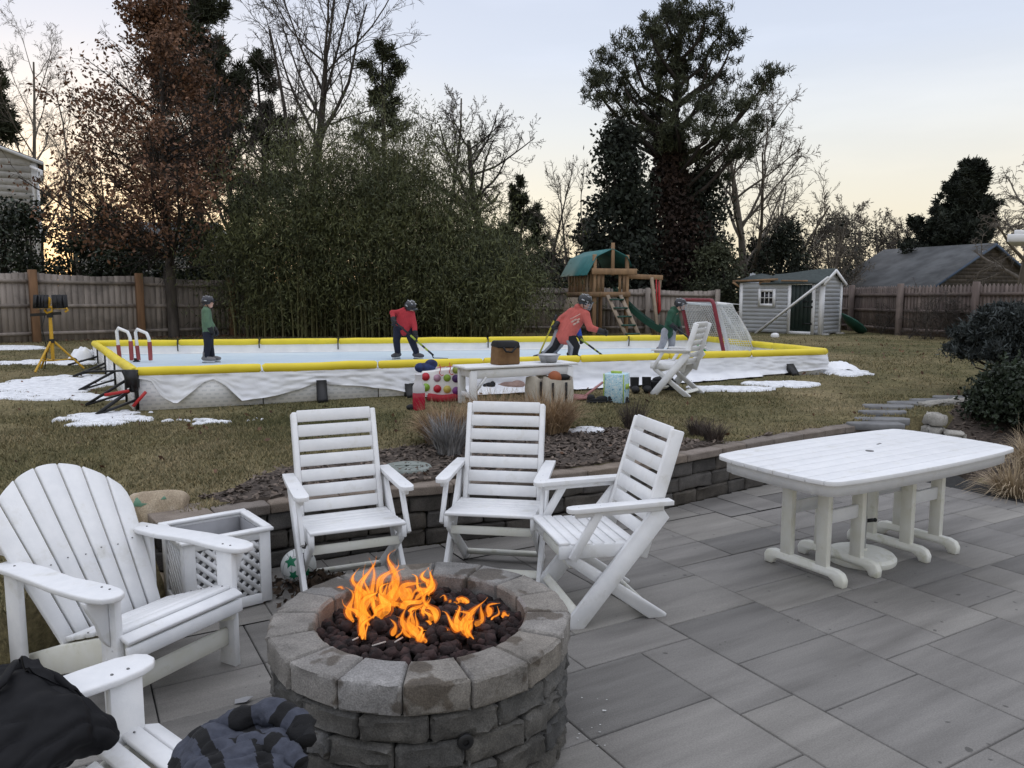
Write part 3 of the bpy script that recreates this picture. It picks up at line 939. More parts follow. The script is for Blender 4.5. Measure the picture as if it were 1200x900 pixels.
# flat needle pads on crooked limbs: (where on the crown in the photo's pixels, half width, half height)
PADS = [(802, 8, 20, 9), (828, 20, 20, 10), (782, 22, 22, 11), (846, 40, 14, 7), (762, 36, 20, 11), (812, 44, 26, 12), (741, 56, 22, 12), (786, 58, 24, 13), (716, 72, 20, 11), (836, 66, 22, 9), (858, 52, 12, 5), (702, 92, 15, 9), (762, 80, 24, 12), (806, 84, 26, 14),
        (728, 94, 22, 12), (708, 118, 20, 11), (694, 100, 9, 6), (744, 116, 22, 12), (784, 108, 24, 12), (838, 96, 22, 10), (820, 120, 26, 12), (730, 138, 16, 9), (764, 136, 22, 12), (796, 146, 24, 12), (846, 128, 20, 9), (752, 160, 18, 10), (832, 156, 26, 11), (790, 172, 24, 12), (862, 158, 18, 8),
        (888, 100, 18, 8), (904, 88, 11, 6), (874, 122, 16, 8), (882, 146, 16, 6), (852, 182, 26, 9), (818, 192, 22, 10), (876, 172, 12, 5), (836, 210, 18, 7)]
LB_ = MB(); CC = []
for (px, py, wx, hy) in PADS:
    Yp = 26 + rg.normal(0, .75) - (.3 if px > 850 else 0)
    c = atY(px, py, Yp) - base
    k_ = 905 / Yp
    sxp, szp = wx / k_, hy / k_
    tz = max(H * .38, c[2] - abs(c[0]) * .8 - .5)
    st = np.array([.04 * tz * .3, 0, tz])
    mid = st * .45 + c * .55 + np.array([rg.normal(0, .15), rg.normal(0, .15), -.12 - .12 * abs(c[0])])
    LB_.tube([st, st * .75 + mid * .25 + rg.normal(0, .05, 3), mid, mid * .4 + c * .6 + rg.normal(0, .08, 3), c], [.085 if abs(c[0]) > 1.2 else .06, .07, .055, .04, .015], 6)
    m = int(14 + sxp * szp * 75)
    q = rg.normal(0, 1, (m, 3)) * np.array([sxp * .55, .42, szp * .42]); q[:, 2] += .12 * szp * np.cos(q[:, 0] / sxp * 2)
    CC.append(c + q)
LB_.build('limb', MAT['bark_dark'], bigp, smooth=180)
C = np.concatenate(CC); C = np.repeat(C, 3, 0) + rg.normal(0, .07, (len(C) * 3, 3))
b = MB(); b.quads(tufts(rg, C, np.tile([[0, 0, .8]], (len(C), 1)), 11, .17, .013)); b.build('crown', MAT['pine_leaf'], bigp)
# vine foliage up the trunk
n = 16000; t = rg.random(n) ** .9
h = t * H * .66
wid = (1.45 * (1 - t) ** .8 + .28) * (.45 + 1.1 * fbm(h, rg.uniform(0, 2 * PI, n) * .0 + 2, .9, 3, 3))
a = rg.uniform(0, 2 * PI, n)
rad = wid * np.sqrt(rg.random(n))
C = np.stack([np.cos(a) * rad - .2 * t, np.sin(a) * rad * .8, h], -1)
b = MB(); b.quads(leaf_quads(rg, C, .15, .7, .4)); b.build('vine_foliage', MAT['vine_leaf'], bigp)

# dark evergreen leaning against the left of the big pine
def leafy(name, label, px, Y, topy, halfpx, n, mat, seed, size=.12, shape=1.0, base_frac=.05, bark='bark_dark', group=None, cat='tree', stems=5, lump=.5, aspect=.6, zb=None):
    """broadleaf or scale-leaf evergreen: limbs plus leaf clumps spread through a lumpy volume"""
    rg = np.random.default_rng(seed)
    base = atY(px, 395, Y); base[2] = gz(base[0], base[1]) if zb is None else zb
    H = atY(px, topy, Y)[2] - base[2]; W = halfpx / CAM_F * Y
    root = thing(name, label, cat, tuple(base), 0, group)
    b = MB()
    for k in range(stems):
        a = rg.uniform(0, 2 * PI); q = np.array([math.cos(a), math.sin(a), 0]) * W * .35
        b.tube([np.array([0, 0, -.1]) + q * .15, q * .4 + np.array([0, 0, H * .35]), q * .8 + np.array([0, 0, H * .8])], [.07, .05, .015], 6)
    b.build('trunk', MAT[bark], root, smooth=180)
    # clump centres on and inside an uneven envelope
    m = max(30, n // 90)
    t = base_frac + (1 - base_frac) * rg.random(m) ** 1.1
    env = (np.sin(np.clip(t, 0, 1) ** .7 * PI) ** .55) if shape < .5 else (1 - t) ** (.75 * shape) * sstep(0, .12, t + .05)
    a = rg.uniform(0, 2 * PI, m)
    lum = 1 + lump * (fbm(a * 1.2 + 10, t * 5, 1.0, 2, seed) - .5) * 2
    rad = W * env * lum * np.sqrt(rg.uniform(.12, 1.0, m))
    CC = np.stack([np.cos(a) * rad, np.sin(a) * rad, t * H], -1)
    cs = .10 + .16 * W * .3
    C = np.repeat(CC, n // m, 0); C = C + rg.normal(0, 1, C.shape) * np.array([cs * 1.5, cs * 1.5, cs])
    C = C[C[:, 2] > .02]
    b = MB(); b.quads(leaf_quads(rg, C, size, aspect, .4)); b.build('crown', MAT[mat], root)
    return root
leafy('evergreen_tree', 'dark bushy evergreen at the left foot of the huge pine', 722, 25, 150, 52, 15000, 'dark_conifer', 31, .16, .75, lump=.5)
leafy('evergreen_tree', 'dark evergreen between the huge pine and the grey shed', 812, 26.5, 205, 50, 12000, 'dark_conifer', 32, .15, .55)
leafy('evergreen_tree', 'low dark fir right behind the broken shed roof', 916, 29, 262, 44, 9000, 'dark_conifer', 33, .13, .8)
leafy('evergreen_tree', 'olive bush spreading left of the grey shed', 838, 24.2, 292, 36, 9000, 'pine_leaf', 34, .11, .3, cat='bush')

# pine behind the oak, and the loose pine above the bamboo
pine('pine_tree', 'dark pine rising behind the brown-leaved tree', 246, 29, -60, 41, r=.22, P=dict(k=[44, 8, 5, 0], ratio=[.22, .42, .45, .4], start=[.38, .3, .2, 0]), keep=.6, tuft=(12, .26, .020))
pine('pine_tree', 'loose thin pine rising out of the bamboo', 452, 27, 62, 42, r=.15, P=dict(k=[30, 7, 5, 0], ratio=[.17, .42, .45, .4], start=[.4, .3, .2, 0], prof=lambda t: 1.05 - .6 * t), keep=.38, tuft=(9, .22, .016))
pine('pine_tree', 'dark round-topped pine between the oak and the tall bare tree', 318, 31, 70, 43, r=.16, P=dict(k=[30, 7, 5, 0], ratio=[.2, .42, .45, .4], start=[.45, .3, .2, 0]), keep=.42, tuft=(9, .24, .018))
pine('pine_tree', 'small spiky pine just right of the bamboo', 601, 33, 222, 44, r=.1, P=dict(k=[34, 6, 3, 0], ratio=[.34, .4, .45, .4], start=[.12, .3, .2, 0]), keep=.8, tuft=(10, .22, .02))
pine('cedar_tree', 'dark cedar with upswept sprays behind the long slate roof', 1112, 46, 206, 45, r=.2, P=dict(k=[60, 9, 4, 0], ratio=[.44, .36, .42, .4], start=[.08, .2, .2, 0], ang=[62, 40, 40, 40], up=[.02, .12, .1, .05]), keep=.95, tuft=(12, .28, .034), mat='dark_conifer')
pine('pine_tree', 'dark pine at the far left behind the grey-shingled gable', 8, 40, 95, 46, r=.16, P=dict(k=[26, 7, 5, 0], ratio=[.30, .42, .45, .4], start=[.35, .3, .2, 0]), keep=.55, tuft=(11, .32, .03))

# ---- bare trees
bare_tree('bare_tree', 'pale bare tree standing at the far left against the bright sky', 52, 40, 22, .8, 51, .16, 'bark_pale', fork=.35, ang=36)
bare_tree('bare_tree', 'thin bare tree half hidden by the left edge of the oak', 98, 38, 55, .6, 52, .11, 'bark_pale', fork=.35, ang=34, levels=4, k0=10)
bare_tree('bare_tree', 'tall dark bare tree above the left part of the bamboo', 378, 27, -18, 1.15, 53, .27, 'bark', fork=.30, ang=38, k0=13, ratio0=.70)
bare_tree('bare_tree', 'dark crooked bare tree between the oak and the bamboo', 286, 26, 60, 1.0, 54, .17, 'bark_dark', fork=.25, ang=46, k0=13)
bare_tree('bare_tree', 'slim bare tree right of the loose pine', 512, 30, 72, .55, 55, .11, 'bark_pale', fork=.35, ang=32)
bare_tree('bare_tree', 'leaning bare tree with a round crown right of the bamboo top', 600, 25.5, 105, 1.0, 56, .24, 'bark_dark', lean=(-.40, 0), fork=.40, ang=52, k0=15, ratio0=.6)
bare_tree('bare_sapling', 'bare sapling with reddish twigs left of the playset roof', 642, 27, 165, .55, 57, .06, 'bark', fork=.25, ang=30, levels=4, k0=10)
bare_tree('bare_sapling', 'bare sapling just behind the playset roof', 668, 28, 178, .6, 58, .06, 'bark_pale', fork=.25, ang=30, levels=4, k0=9)
bare_tree('bare_sapling', 'thin bare sapling close to the evergreen by the huge pine', 690, 29, 172, .5, 59, .05, 'bark_pale', fork=.25, ang=30, levels=4, k0=9)
bare_tree('bare_tree', 'wide spreading bare tree right of the huge pine', 872, 30, 128, 1.15, 60, .2, 'bark_pale', fork=.1, ang=46, k0=20, ratio0=.66, lean=(.06, 0), twig=.009)
bare_tree('weeping_tree', 'weeping bare tree at the right edge of the picture', 1192, 24, 165, 1.05, 61, .17, 'bark_pale', fork=.35, ang=52, k0=11, weep=1.0)

# ---- the scrub behind the right-hand roofs and the fences: each its own small tree
k = 0
BG = [(940, 40, 236, .8, 'grey bare thicket tree left of the slate roof'), (968, 44, 246, .95, 'rounded grey bare tree above the left end of the slate roof'), (1002, 48, 232, .8, 'grey twiggy tree over the middle of the slate roof'), (1030, 52, 238, .85, 'twiggy bare tree beside the dark cedar'),
      (1060, 50, 246, .8, 'low bare tree at the left foot of the dark cedar'), (1150, 50, 222, .8, 'bare tree between the dark cedar and the weeping tree'), (620, 36, 262, .7, 'low bare tree between the small pine and the saplings'), (655, 38, 258, .7, 'low bare tree behind the two saplings'),
      (560, 36, 215, .7, 'bare tree behind the leaning tree'), (130, 40, 150, .7, 'bare tree seen through the left side of the oak'), (330, 38, 120, .7, 'bare tree seen above the bamboo at left'), (892, 42, 246, .75, 'bare tree above the broken shed roof')]
for (px, Y, ty, sp, lab) in BG:
    bare_tree('bare_tree', lab, px, Y, ty, sp, 70 + k, .10, 'bark_pale' if k % 3 else 'bark', fork=.10, ang=40, levels=5, k0=16, twig=.012, group='scrub trees beyond the fences'); k += 1
HB = [(975, 47, 258, 40, 'dark rounded evergreen behind the left of the slate roof'), (1066, 56, 282, 26, 'small dark yew between slate roof and cedar'), (690, 30, 262, 22, 'small dark evergreen behind the playset'), (640, 34, 300, 30, 'low dark scrub behind the fence left of the playset'),
      (1010, 56, 270, 60, 'broad far evergreen mass behind the slate roof'), (742, 30, 250, 55, 'wide dark evergreen behind the vine-covered trunk'), (880, 31, 285, 30, 'dark juniper behind the shed window wall'), (580, 30, 285, 40, 'dark evergreen beyond the right end of the bamboo'), (1190, 52, 270, 40, 'dark far evergreen behind the weeping tree')]
for i, (px, Y, ty, hw, lab) in enumerate(HB):
    leafy('evergreen_bush', lab, px, Y, ty, hw, 5000, 'dark_conifer', 90 + i, .17, .35, cat='bush', group='evergreens beyond the fences')

# ---- dark broadleaf evergreens over the left fence
LB = [(8, 22.5, 228, 36, 9000, 'olive-leaved holly at the far left over the fence'), (48, 23.0, 240, 34, 9000, 'dark holly under the grey-shingled gable'), (92, 23.6, 262, 30, 8000, 'dark holly right of the gable corner'), (138, 24.3, 246, 34, 10000, 'dense dark holly left of the oak trunk'),
      (236, 25.2, 262, 36, 10000, 'dense dark holly right of the oak trunk'), (178, 26.5, 275, 30, 6000, 'holly directly behind the oak trunk'), (290, 25.5, 235, 30, 7000, 'dark evergreen at the left end of the bamboo')]
for i, (px, Y, ty, hw, n, lab) in enumerate(LB):
    leafy('holly_bush', lab, px, Y, ty, hw, int(n * (.36 if i < 3 else 1)), 'holly_leaf', 110 + i, .125, .35, cat='bush', group='hollies over the left fence', base_frac=.22 if i < 3 else .1, stems=6)

# ---- bamboo: clumps of culms with drooping narrow leaves
def bamboo(px, Y, topy, halfpx, seed, label, nl):
    rg = np.random.default_rng(seed)
    base = atY(px, 394, Y); base[2] = gz(base[0], base[1])
    H = atY(px, topy, Y)[2] - base[2]; W = halfpx / CAM_F * Y
    root = thing('bamboo_clump', label, 'bamboo', tuple(base), 0, 'bamboo clumps along the fence')
    nc = 46
    x = rg.uniform(-W * .75, W * .75, nc); y = rg.uniform(-.9, 1.1, nc)
    hh = H * (.52 + .5 * rg.random(nc) ** 1.5) * (1 - .18 * (np.abs(x) / W))
    lx = x * .35 + rg.normal(0, .35, nc); ly = rg.normal(-.25, .3, nc)
    S0, S1, A, B_ = [], [], [], []
    T, D = [], []
    for i in range(nc):
        pr = None
        for k in range(9):
            t = k / 8
            q = np.array([x[i] + lx[i] * t ** 2.2, y[i] + ly[i] * t ** 2.2, hh[i] * (t - .04 * t ** 3) - .1])
            if pr is not None:
                S0.append(pr); S1.append(q); A.append(.022 * (1 - (k - 1) / 8 * .8)); B_.append(.022 * (1 - k / 8 * .8))
            pr = q
        m = int(nl * 1.35 / nc / 7)
        t = np.clip(rg.beta(1.7, 1.05, m), .06, 1)
        sp = .32 + .42 * np.sin(np.clip(t, 0, 1) * PI * .85)
        c = np.stack([x[i] + lx[i] * t ** 2.2, y[i] + ly[i] * t ** 2.2, hh[i] * t], -1) + rg.normal(0, 1, (m, 3)) * np.stack([sp, sp, sp * .45], -1)
        T.append(c)
    root_b = MB(); root_b.segs(S0, S1, A, B_, 5)
    root_b.build('culm', MAT['bamboo_culm'], root)['kind'] = 'stuff'
    C = np.concatenate(T); C = C[C[:, 2] > .25]
    C = np.repeat(C, 7, 0); C = C + rg.normal(0, .10, C.shape)
    n = len(C)
    d = rg.normal(0, .7, (n, 3)); d[:, 2] -= .75; d /= np.linalg.norm(d, axis=1, keepdims=True)
    e = np.cross(d, rg.normal(0, 1, (n, 3))); e /= np.linalg.norm(e, axis=1, keepdims=True)
    l = (rg.uniform(.08, .19, n))[:, None]; w = .0115
    b = MB(); b.quads(np.stack([C, C + d * l * .4 + e * w, C + d * l, C + d * l * .4 - e * w], 1))
    b.build('foliage', MAT['bamboo_leaf'], root)
for i, a in enumerate([(312, 21.4, 172, 34, 'bamboo clump at the left end of the thicket', 15000), (352, 21.2, 118, 42, 'bamboo clump with the tall pale tip left of the loose pine', 22000), (400, 21.6, 96, 42, 'bamboo clump under the tall dark bare tree', 24000), (448, 21.3, 76, 40, 'tallest bamboo clump, in front of the loose pine', 24000),
                       (497, 21.6, 138, 42, 'bamboo clump behind the red-jacketed skater', 22000), (540, 21.1, 205, 40, 'bamboo clump below the leaning bare tree', 20000), (575, 20.6, 252, 36, 'low rounded bamboo clump at the right end of the thicket', 18000)]):
    bamboo(a[0], a[1], a[2], a[3], 130 + i, a[4], a[5])

# ---- bare vines on the right fence and the creeper spot on a left post
rg = np.random.default_rng(77)
for i, (px, lab) in enumerate([(1035, 'bare vine bush on the picket fence nearest the shed'), (1072, 'bare vine bush at the fence post below the slate roof'), (1108, 'bare vine bush on the fence left of the dwarf spruce'), (1150, 'bare vine bush on the fence above the dwarf spruce')]):
    z = .64; p = at(px, 396 if px > 1050 else 391, .69); p[2] = gz(p[0], p[1]); p[1] -= .35
    P = dict(n=[5, 5, 4, 3], taper=[.5, .5, .5, .6], wob=[.16, .22, .25, .3], up=[.08, .04, 0, -.04], start=[.1, .1, .1, 0], k=[6, 5, 4, 0], ang=[45, 45, 50, 45], ratio=[.75, .6, .6, .5], rr=[.7, .7, .7, .7], rmin=.0045, prof=lambda t: 1)
    out = dict(seg=[], tip=[])
    for s in range(5):
        grow(rg, (rg.normal(0, .35), rg.normal(0, .08), -.05), (rg.normal(0, .35), .1, 1), rg.uniform(.55, 1.0), .016, 0, P, out)
    o = emit_segs(out['seg'], 0, 9, 3).build('vine_bush', MAT['bark'], loc=tuple(p))
    tag(o, lab, 'bush', 'bare vines on the picket fence')
# =================================================================== BUILDINGS
def clad(b, poly, o, u, nrm, course, seg, rg, t=.014, mi=0):
    """lapped courses filling a (u,z) polygon on the wall through o; every board tilts out at its foot"""
    o = np.array(o, float); u = np.array([u[0], u[1], 0.0]); nv = np.array([nrm[0], nrm[1], 0.0])
    us = [p[0] for p in poly]; zs = [p[1] for p in poly]
    z = min(zs)
    while z < max(zs) - .01:
        zc = z + course / 2
        # span of the polygon at this height
        xs = []
        for i in range(len(poly)):
            (x0, z0), (x1, z1) = poly[i], poly[(i + 1) % len(poly)]
            if (z0 > zc) != (z1 > zc): xs.append(x0 + (zc - z0) / (z1 - z0) * (x1 - x0))
        xs.sort()
        for a, c in zip(xs[::2], xs[1::2]):
            x = a
            while x < c - .004:
                w = min(seg * rg.uniform(.6, 1.4), c - x)
                if c - x - w < seg * .3: w = c - x
                p = [o + u * x + nv * (t + .006), o + u * (x + w - .003) + nv * (t + .006), o + u * (x + w - .003) + nv * .004, o + u * x + nv * .004]
                zz = [z, z, z + course, z + course]
                q = [np.array([p[i][0], p[i][1], o[2] + zz[i]]) for i in range(4)]
                q2 = [np.array([o[0] + u[0] * xx, o[1] + u[1] * xx, o[2] + z]) for xx in (x, x + w - .003)]
                b.add([q[0], q[1], q[2], q[3], q2[0], q2[1]], [(0, 1, 2, 3), (4, 5, 1, 0)], mi)
                x += w
        z += course

def gable_house(name, label, o, u, w, L, D, eave, peak, wallmat, roofmat, trim, course=.14, seg=1.2, over=.18, z0=-.3, ridge_along='u', cat='house', seed=1, rt=.07):
    """box house in world space: o = front-left ground corner, u along the front, w into depth"""
    rg = np.random.default_rng(seed)
    root = thing(name, label, cat, tuple(o))
    o = np.array(o, float); u = np.array([u[0], u[1], 0.0]); w = np.array([w[0], w[1], 0.0]); Z = np.array([0, 0, 1.0])
    b = MB()
    def wallpoly(A, dirv, length, nrm, gable):
        poly = [(0, z0), (length, z0), (length, eave)] + ([(length / 2, peak)] if gable else []) + [(0, eave)]
        vs = [A + dirv * p[0] + Z * p[1] for p in poly]
        b.add(vs, [tuple(range(len(vs)))])
        clad(b, poly, A, dirv, nrm, course, seg, rg)
    g_u = ridge_along == 'w'
    wallpoly(o, u, L, -w, g_u); wallpoly(o + w * D, u, L, w, g_u)
    wallpoly(o, w, D, -u, not g_u); wallpoly(o + u * L, w, D, u, not g_u)
    b.build('wall', wallmat, root, world=True)
    b = MB()
    if ridge_along == 'u': A, d1, l1, d2, l2 = o, u, L, w, D
    else: A, d1, l1, d2, l2 = o, w, D, u, L
    rise = (peak - eave) / (l2 / 2)
    for sgn in (0, 1):
        e0 = A + (d2 * l2 if sgn else 0) + (d2 * over if sgn else -d2 * over) + Z * (eave - over * rise)
        rd = A + d2 * l2 / 2 + Z * peak
        for (q0, q1) in ((e0 - d1 * over, e0 + d1 * (l1 + over)),):
            r0, r1 = rd - d1 * over, rd + d1 * (l1 + over)
            up = Z * rt
            b.add([q0 + Z * .012, q1 + Z * .012, r1 + Z * .012, r0 + Z * .012, q0 + up, q1 + up, r1 + up, r0 + up],
                  [(0, 1, 2, 3), (7, 6, 5, 4), (0, 4, 5, 1), (1, 5, 6, 2), (3, 7, 4, 0)])
    b.build('roof', roofmat, root, world=True)
    b = MB()
    for end in (-over - .012, l1 + over + .012):
        for sgn in (0, 1):
            e0 = A + (d2 * (l2 + over) if sgn else -d2 * over) + Z * (eave - over * rise - .03) + d1 * end
            rd = A + d2 * l2 / 2 + Z * (peak - .03) + d1 * end
            b.beam(e0, rd, .022, .13, up=(d1[0] * 0, 0, 1))
    for sgn in (0, 1):
        e0 = A + (d2 * (l2 + over + .012) if sgn else -d2 * (over + .012)) + Z * (eave - over * rise - .01)
        b.beam(e0 - d1 * over, e0 + d1 * (l1 + over), .022, .13)
    b.build('trim', trim, root, world=True)
    return root, o, u, w

# ---- left neighbour: tall shingled house with a lower wing
c = atY(57, 395, 32); c[2] = .7
ez = atY(56, 189, 32)[2] - .7; pk = atY(-60, 150, 32)[2] - .7
hl, *_ = gable_house('neighbour_house', 'grey-shingled house with white rake boards at the far left', (c[0] - 8.2 * .857, c[1] - 8.2 * .515, .7), (.857, .515), (-.515, .857), 8.2, 5, ez, ez + 1.45, MAT['shingle_grey'], MAT['roof_slate'], MAT['white_paint'], course=.26, seg=.55, over=.22, ridge_along='w', seed=2)
b = MB(); b.tube([(c[0] - .1, 31.75, .7 + ez - .25), (c[0] + .35, 31.7, .7 + ez - .45), (c[0] + .30, 31.7, .7 + ez - .7), (c[0] - .05, 31.85, .7 + ez - 1.0), (c[0] - .05, 31.85, .9)], .07, 6)
b.build('gutter_pipe', MAT['white_paint'], hl, world=True)
b = MB(); b.box((c[0] - .06, 31.93, .7 + ez / 2 - .1), (.22, .12, ez)); b.build('corner_board', MAT['white_paint'], hl, world=True)
hu = np.array([.857, .515, 0]); hn = np.array([.515, -.857, 0]); hR = np.stack([hu, -hn, [0, 0, 1]], 1)
wc = c + np.array([0, 0, .7 - c[2]]) - hu * 2.3 + np.array([0, 0, 2.9]); ww, hh = 1.1, 1.2
b = MB()
for sx in (-1, 1): b.box(wc + hu * sx * ww / 2 + hn * .05, (.16, .1, hh + .3), hR)
for sz in (-1, 1): b.box(wc + np.array([0, 0, sz * hh / 2]) + hn * .05, (ww + .3, .101, .16), hR)
b.box(wc + hn * .045, (ww, .06, .07), hR)
f = b.build('window', MAT['white_paint'], hl, world=True)
b = MB(); b.box(wc + hn * .03, (ww, .03, hh), hR); pn = b.build('pane', MAT['dark_glass'], f); pn.data.transform(Matrix.Translation(-Vector(hl.location)))
# low wing between the trees
c2 = atY(96, 330, 33); 
z0 = atY(110, 291, 33)[2] - .7; z1 = atY(110, 269, 37)[2] - .7
gable_house('low_outbuilding', 'low outbuilding with a grey roof and white fascia seen through the hollies', (c[0] + .8, 33.2, .7), (1, 0), (0, 1), 4.6, 6, z0, z1 + .2, MAT['shingle_grey'], MAT['roof_slate'], MAT['white_paint'], course=.2, seg=.8, over=.25, ridge_along='u', seed=3)

# ---- right neighbour: long slate roof and dark shingled gable
A = np.array([21.35, 39.9]); uu = unit(np.array([.9, .43])); wv = np.array([-uu[1], uu[0]])
hr, *_ = gable_house('neighbour_house', 'dark shingled house with a long slate-grey roof behind the picket fence', (A[0], A[1], .5), uu, wv, 9.6, 6.4, 1.62, 3.95, MAT['shingle_dark'], MAT['roof_slate'], MAT['trim_blue'], course=.2, seg=.6, over=.28, ridge_along='w', seed=4)

# ---- corner of another house at the right edge
root = thing('white_house', 'white eave and pale wall of a house cut off by the right edge', 'house', (9.3, 13.6, gz(9.3, 13.6)))
q = atY(1180, 282, 14)
def eave(y0, y1, z0, z1, dx):
    b = MB(); b.prism([(q[0] * y0 / 14 + dx, y0), (13.2, y0), (13.2, y1), (q[0] * y1 / 14 + dx + .1, y1)], q[2] + z0, q[2] + z1); return b
eave(13.9, 15.1, -.03, .11, 0).build('roof', MAT['white_paint'], root, world=True, bevel=.01)
eave(14.0, 15.0, .115, .19, .12).build('gutter', MAT['white_paint'], root, world=True, bevel=.01)
wl = M('pale_siding', (.62, .54, .48), (.55, .48, .43), rough=.8, scale=3)
b = MB(); b.box((q[0] + 3.0, 14.6, q[2] / 2 + .1), (3.2, .8, q[2] - .25)); b.build('wall', wl, root, world=True)

# =================================================================== SHED
SO = np.array([6.62, 22.4]); sz = gz(7.4, 21.3) - .03
shed = thing('garden_shed', 'small grey clapboard shed with a dark green door and a collapsed roof end', 'shed', (SO[0], SO[1], sz), R_(-45))
shed.scale = (.94, .94, .94)
rg = np.random.default_rng(6)
L, D, E, PK = 2.48, 1.32, 1.52, 1.86
b = MB()
for (o_, u_, ln, nr, gb) in (((0, 0, 0), (1, 0), L, (0, -1), False), ((L, 0, 0), (0, 1), D, (1, 0), True), ((0, D, 0), (1, 0), L, (0, 1), False), ((0, 0, 0), (0, 1), D, (-1, 0), True)):
    poly = [(0, .06), (ln, .06), (ln, E)] + ([(ln / 2, PK)] if gb else []) + [(0, E)]
    uv = np.array([u_[0], u_[1], 0.0])
    b.add([np.array(o_) + uv * p[0] + np.array([0, 0, p[1]]) for p in poly], [tuple(range(len(poly)))])
    clad(b, poly, o_, u_, nr, .118, 3.0, rg, t=.016)
b.build('wall', MAT['shed_grey'], shed)
for (x, y, hx, sx_, sy_) in ((.0, -.026, E, .10, .05), (L + .0, -.026, E, .10, .05), (L + .026, D - .04, E, .05, .10), (L + .03, .055, E - .01, .046, .09)):
    b = MB(); b.box((x, y, hx / 2 + .02), (sx_, sy_, hx - .02)); b.build('corner_board', MAT['white_paint'], shed)
# roof: right two thirds sound, sagging; left end broken
b = MB()
rise = (PK - E) / (D / 2)
def rp(x, t, side, dz=0):
    """roof point: x along the ridge, t 0 at the eave to 1 at the ridge"""
    ov = .12
    yy = (-ov + (D / 2 + ov) * t) if side == 0 else (D + ov - (D / 2 + ov) * t)
    sag = -.13 * sstep(2.3, .75, x) * t
    return np.array([x, yy, E - ov * rise + (PK - E + ov * rise) * t + .02 + sag + dz])
for side in (0, 1):
    n = 10; m = 5
    xs = np.linspace(.72, L + .10, n + 1)
    V = []; Fs = []
    for dz in (0, .045):
        for i in range(n + 1):
            for j in range(m + 1):
                x = xs[i] + (rg.uniform(-.12, .12) if i == 0 else 0)
                V.append(rp(x, j / m, side, dz))
    K = (n + 1) * (m + 1)
    for i in range(n):
        for j in range(m):
            a = i * (m + 1) + j
            f = (a, a + m + 1, a + m + 2, a + 1)
            Fs.append(f); Fs.append(tuple(k + K for k in f[::-1]))
        a = i * (m + 1); Fs.append((a, a + K, a + m + 1 + K, a + m + 1))
    for j in range(m):
        a = j; Fs.append((a, a + 1, a + 1 + K, a + K)); a = n * (m + 1) + j; Fs.append((a, a + K, a + 1 + K, a + 1))
    b.add(V, Fs)
b.build('roof', MAT['roof_green'], shed)
# torn roof sheet lying over the left end
b = MB()
pts = [(-.12, -.14, E + .02), (.52, -.02, E + .03), (1.05, -.10, E + .07), (.95, .55, E + .14), (.38, .5, E + .26), (.05, .45, E + .20)]
b.add([np.array(p) for p in pts] + [np.array(p) + (0, 0, .04) for p in pts], [(0, 5, 4, 1), (1, 4, 3, 2), (6, 7, 10, 11), (7, 8, 9, 10)] + [(i, (i + 1) % 6, (i + 1) % 6 + 6, i + 6) for i in range(6)])
b.build('torn_roof_sheet', MAT['roof_green'], shed)
b = MB()
b.beam((-.25, -.12, E + .06), (1.2, -.10, E + .10), .03, .06); b.beam((-.22, -.18, E + .03), (-.05, -.02, E - .12), .03, .06)
b.beam((.6, -.06, E - .01), (.95, -.07, E + .03), .05, .09); b.beam((1.3, -.10, E + .06), (2.1, -.11, E + .045), .03, .04)
b.build('splintered_rafter', MAT['play_wood'], shed)
b = MB()
for sgn in (0, 1):
    e0 = np.array([L + .11, -.13 if sgn == 0 else D + .13, E - .12 * rise - .01]); rd = np.array([L + .11, D / 2, PK + .0])
    b.beam(e0, rd, .026, .10)
b.build('rake_board', MAT['white_paint'], shed)
# door
dx0, dx1, dh = 1.60, 2.22, 1.36
b = MB()
for k in range(5):
    w_ = (dx1 - dx0) / 5; b.box((dx0 + w_ * (k + .5), -.030, dh / 2 + .1), (w_ - .006, .03, dh))
door = b.build('door', MAT['dark_door'], shed, bevel=.004)
b = MB()
for z in (.34, .82, .98): b.box((dx1 - .12, -.052, z), (.28, .012, .028)); b.box((dx1 + .02, -.052, z), (.04, .02, .07))
b.box((dx0 + .03, -.055, 1.02), (.03, .03, .06))
b.build('hinge', MAT['black_plastic'], door)
b = MB()
for x in (dx0 - .05, dx1 + .05): b.box((x, -.034, dh / 2 + .1), (.09, .055, dh + .16))
b.box(((dx0 + dx1) / 2, -.034, dh + .13), (dx1 - dx0 + .01, .056, .07)); b.box(((dx0 + dx1) / 2, -.036, .07), (dx1 - dx0 + .01, .056, .09))
b.build('door_frame', MAT['white_paint'], shed)
# window
wx, wz, ww, wh = .84, 1.08, .40, .36
b = MB()
for sx in (-1, 1): b.box((wx + sx * (ww / 2 + .03), -.034, wz), (.085, .055, wh + .17))
for s2 in (-1, 1): b.box((wx, -.034, wz + s2 * (wh / 2 + .035)), (ww - .01, .056, .085))
for k in (-1, 1): b.box((wx + k * ww / 6, -.04, wz), (.02, .03, wh))
b.box((wx, -.041, wz), (ww, .028, .02))
wn = b.build('window', MAT['white_paint'], shed)
b = MB(); b.box((wx, -.026, wz), (ww + .01, .012, wh)); b.build('pane', MAT['dark_glass'], wn)
b = MB()
for x in (.2, 1.3, 2.5): b.box((x, .1, .0), (.35, .2, .14)); b.box((x, D - .15, .0), (.35, .2, .14))
b.build('foundation_block', MAT['granite'], shed)

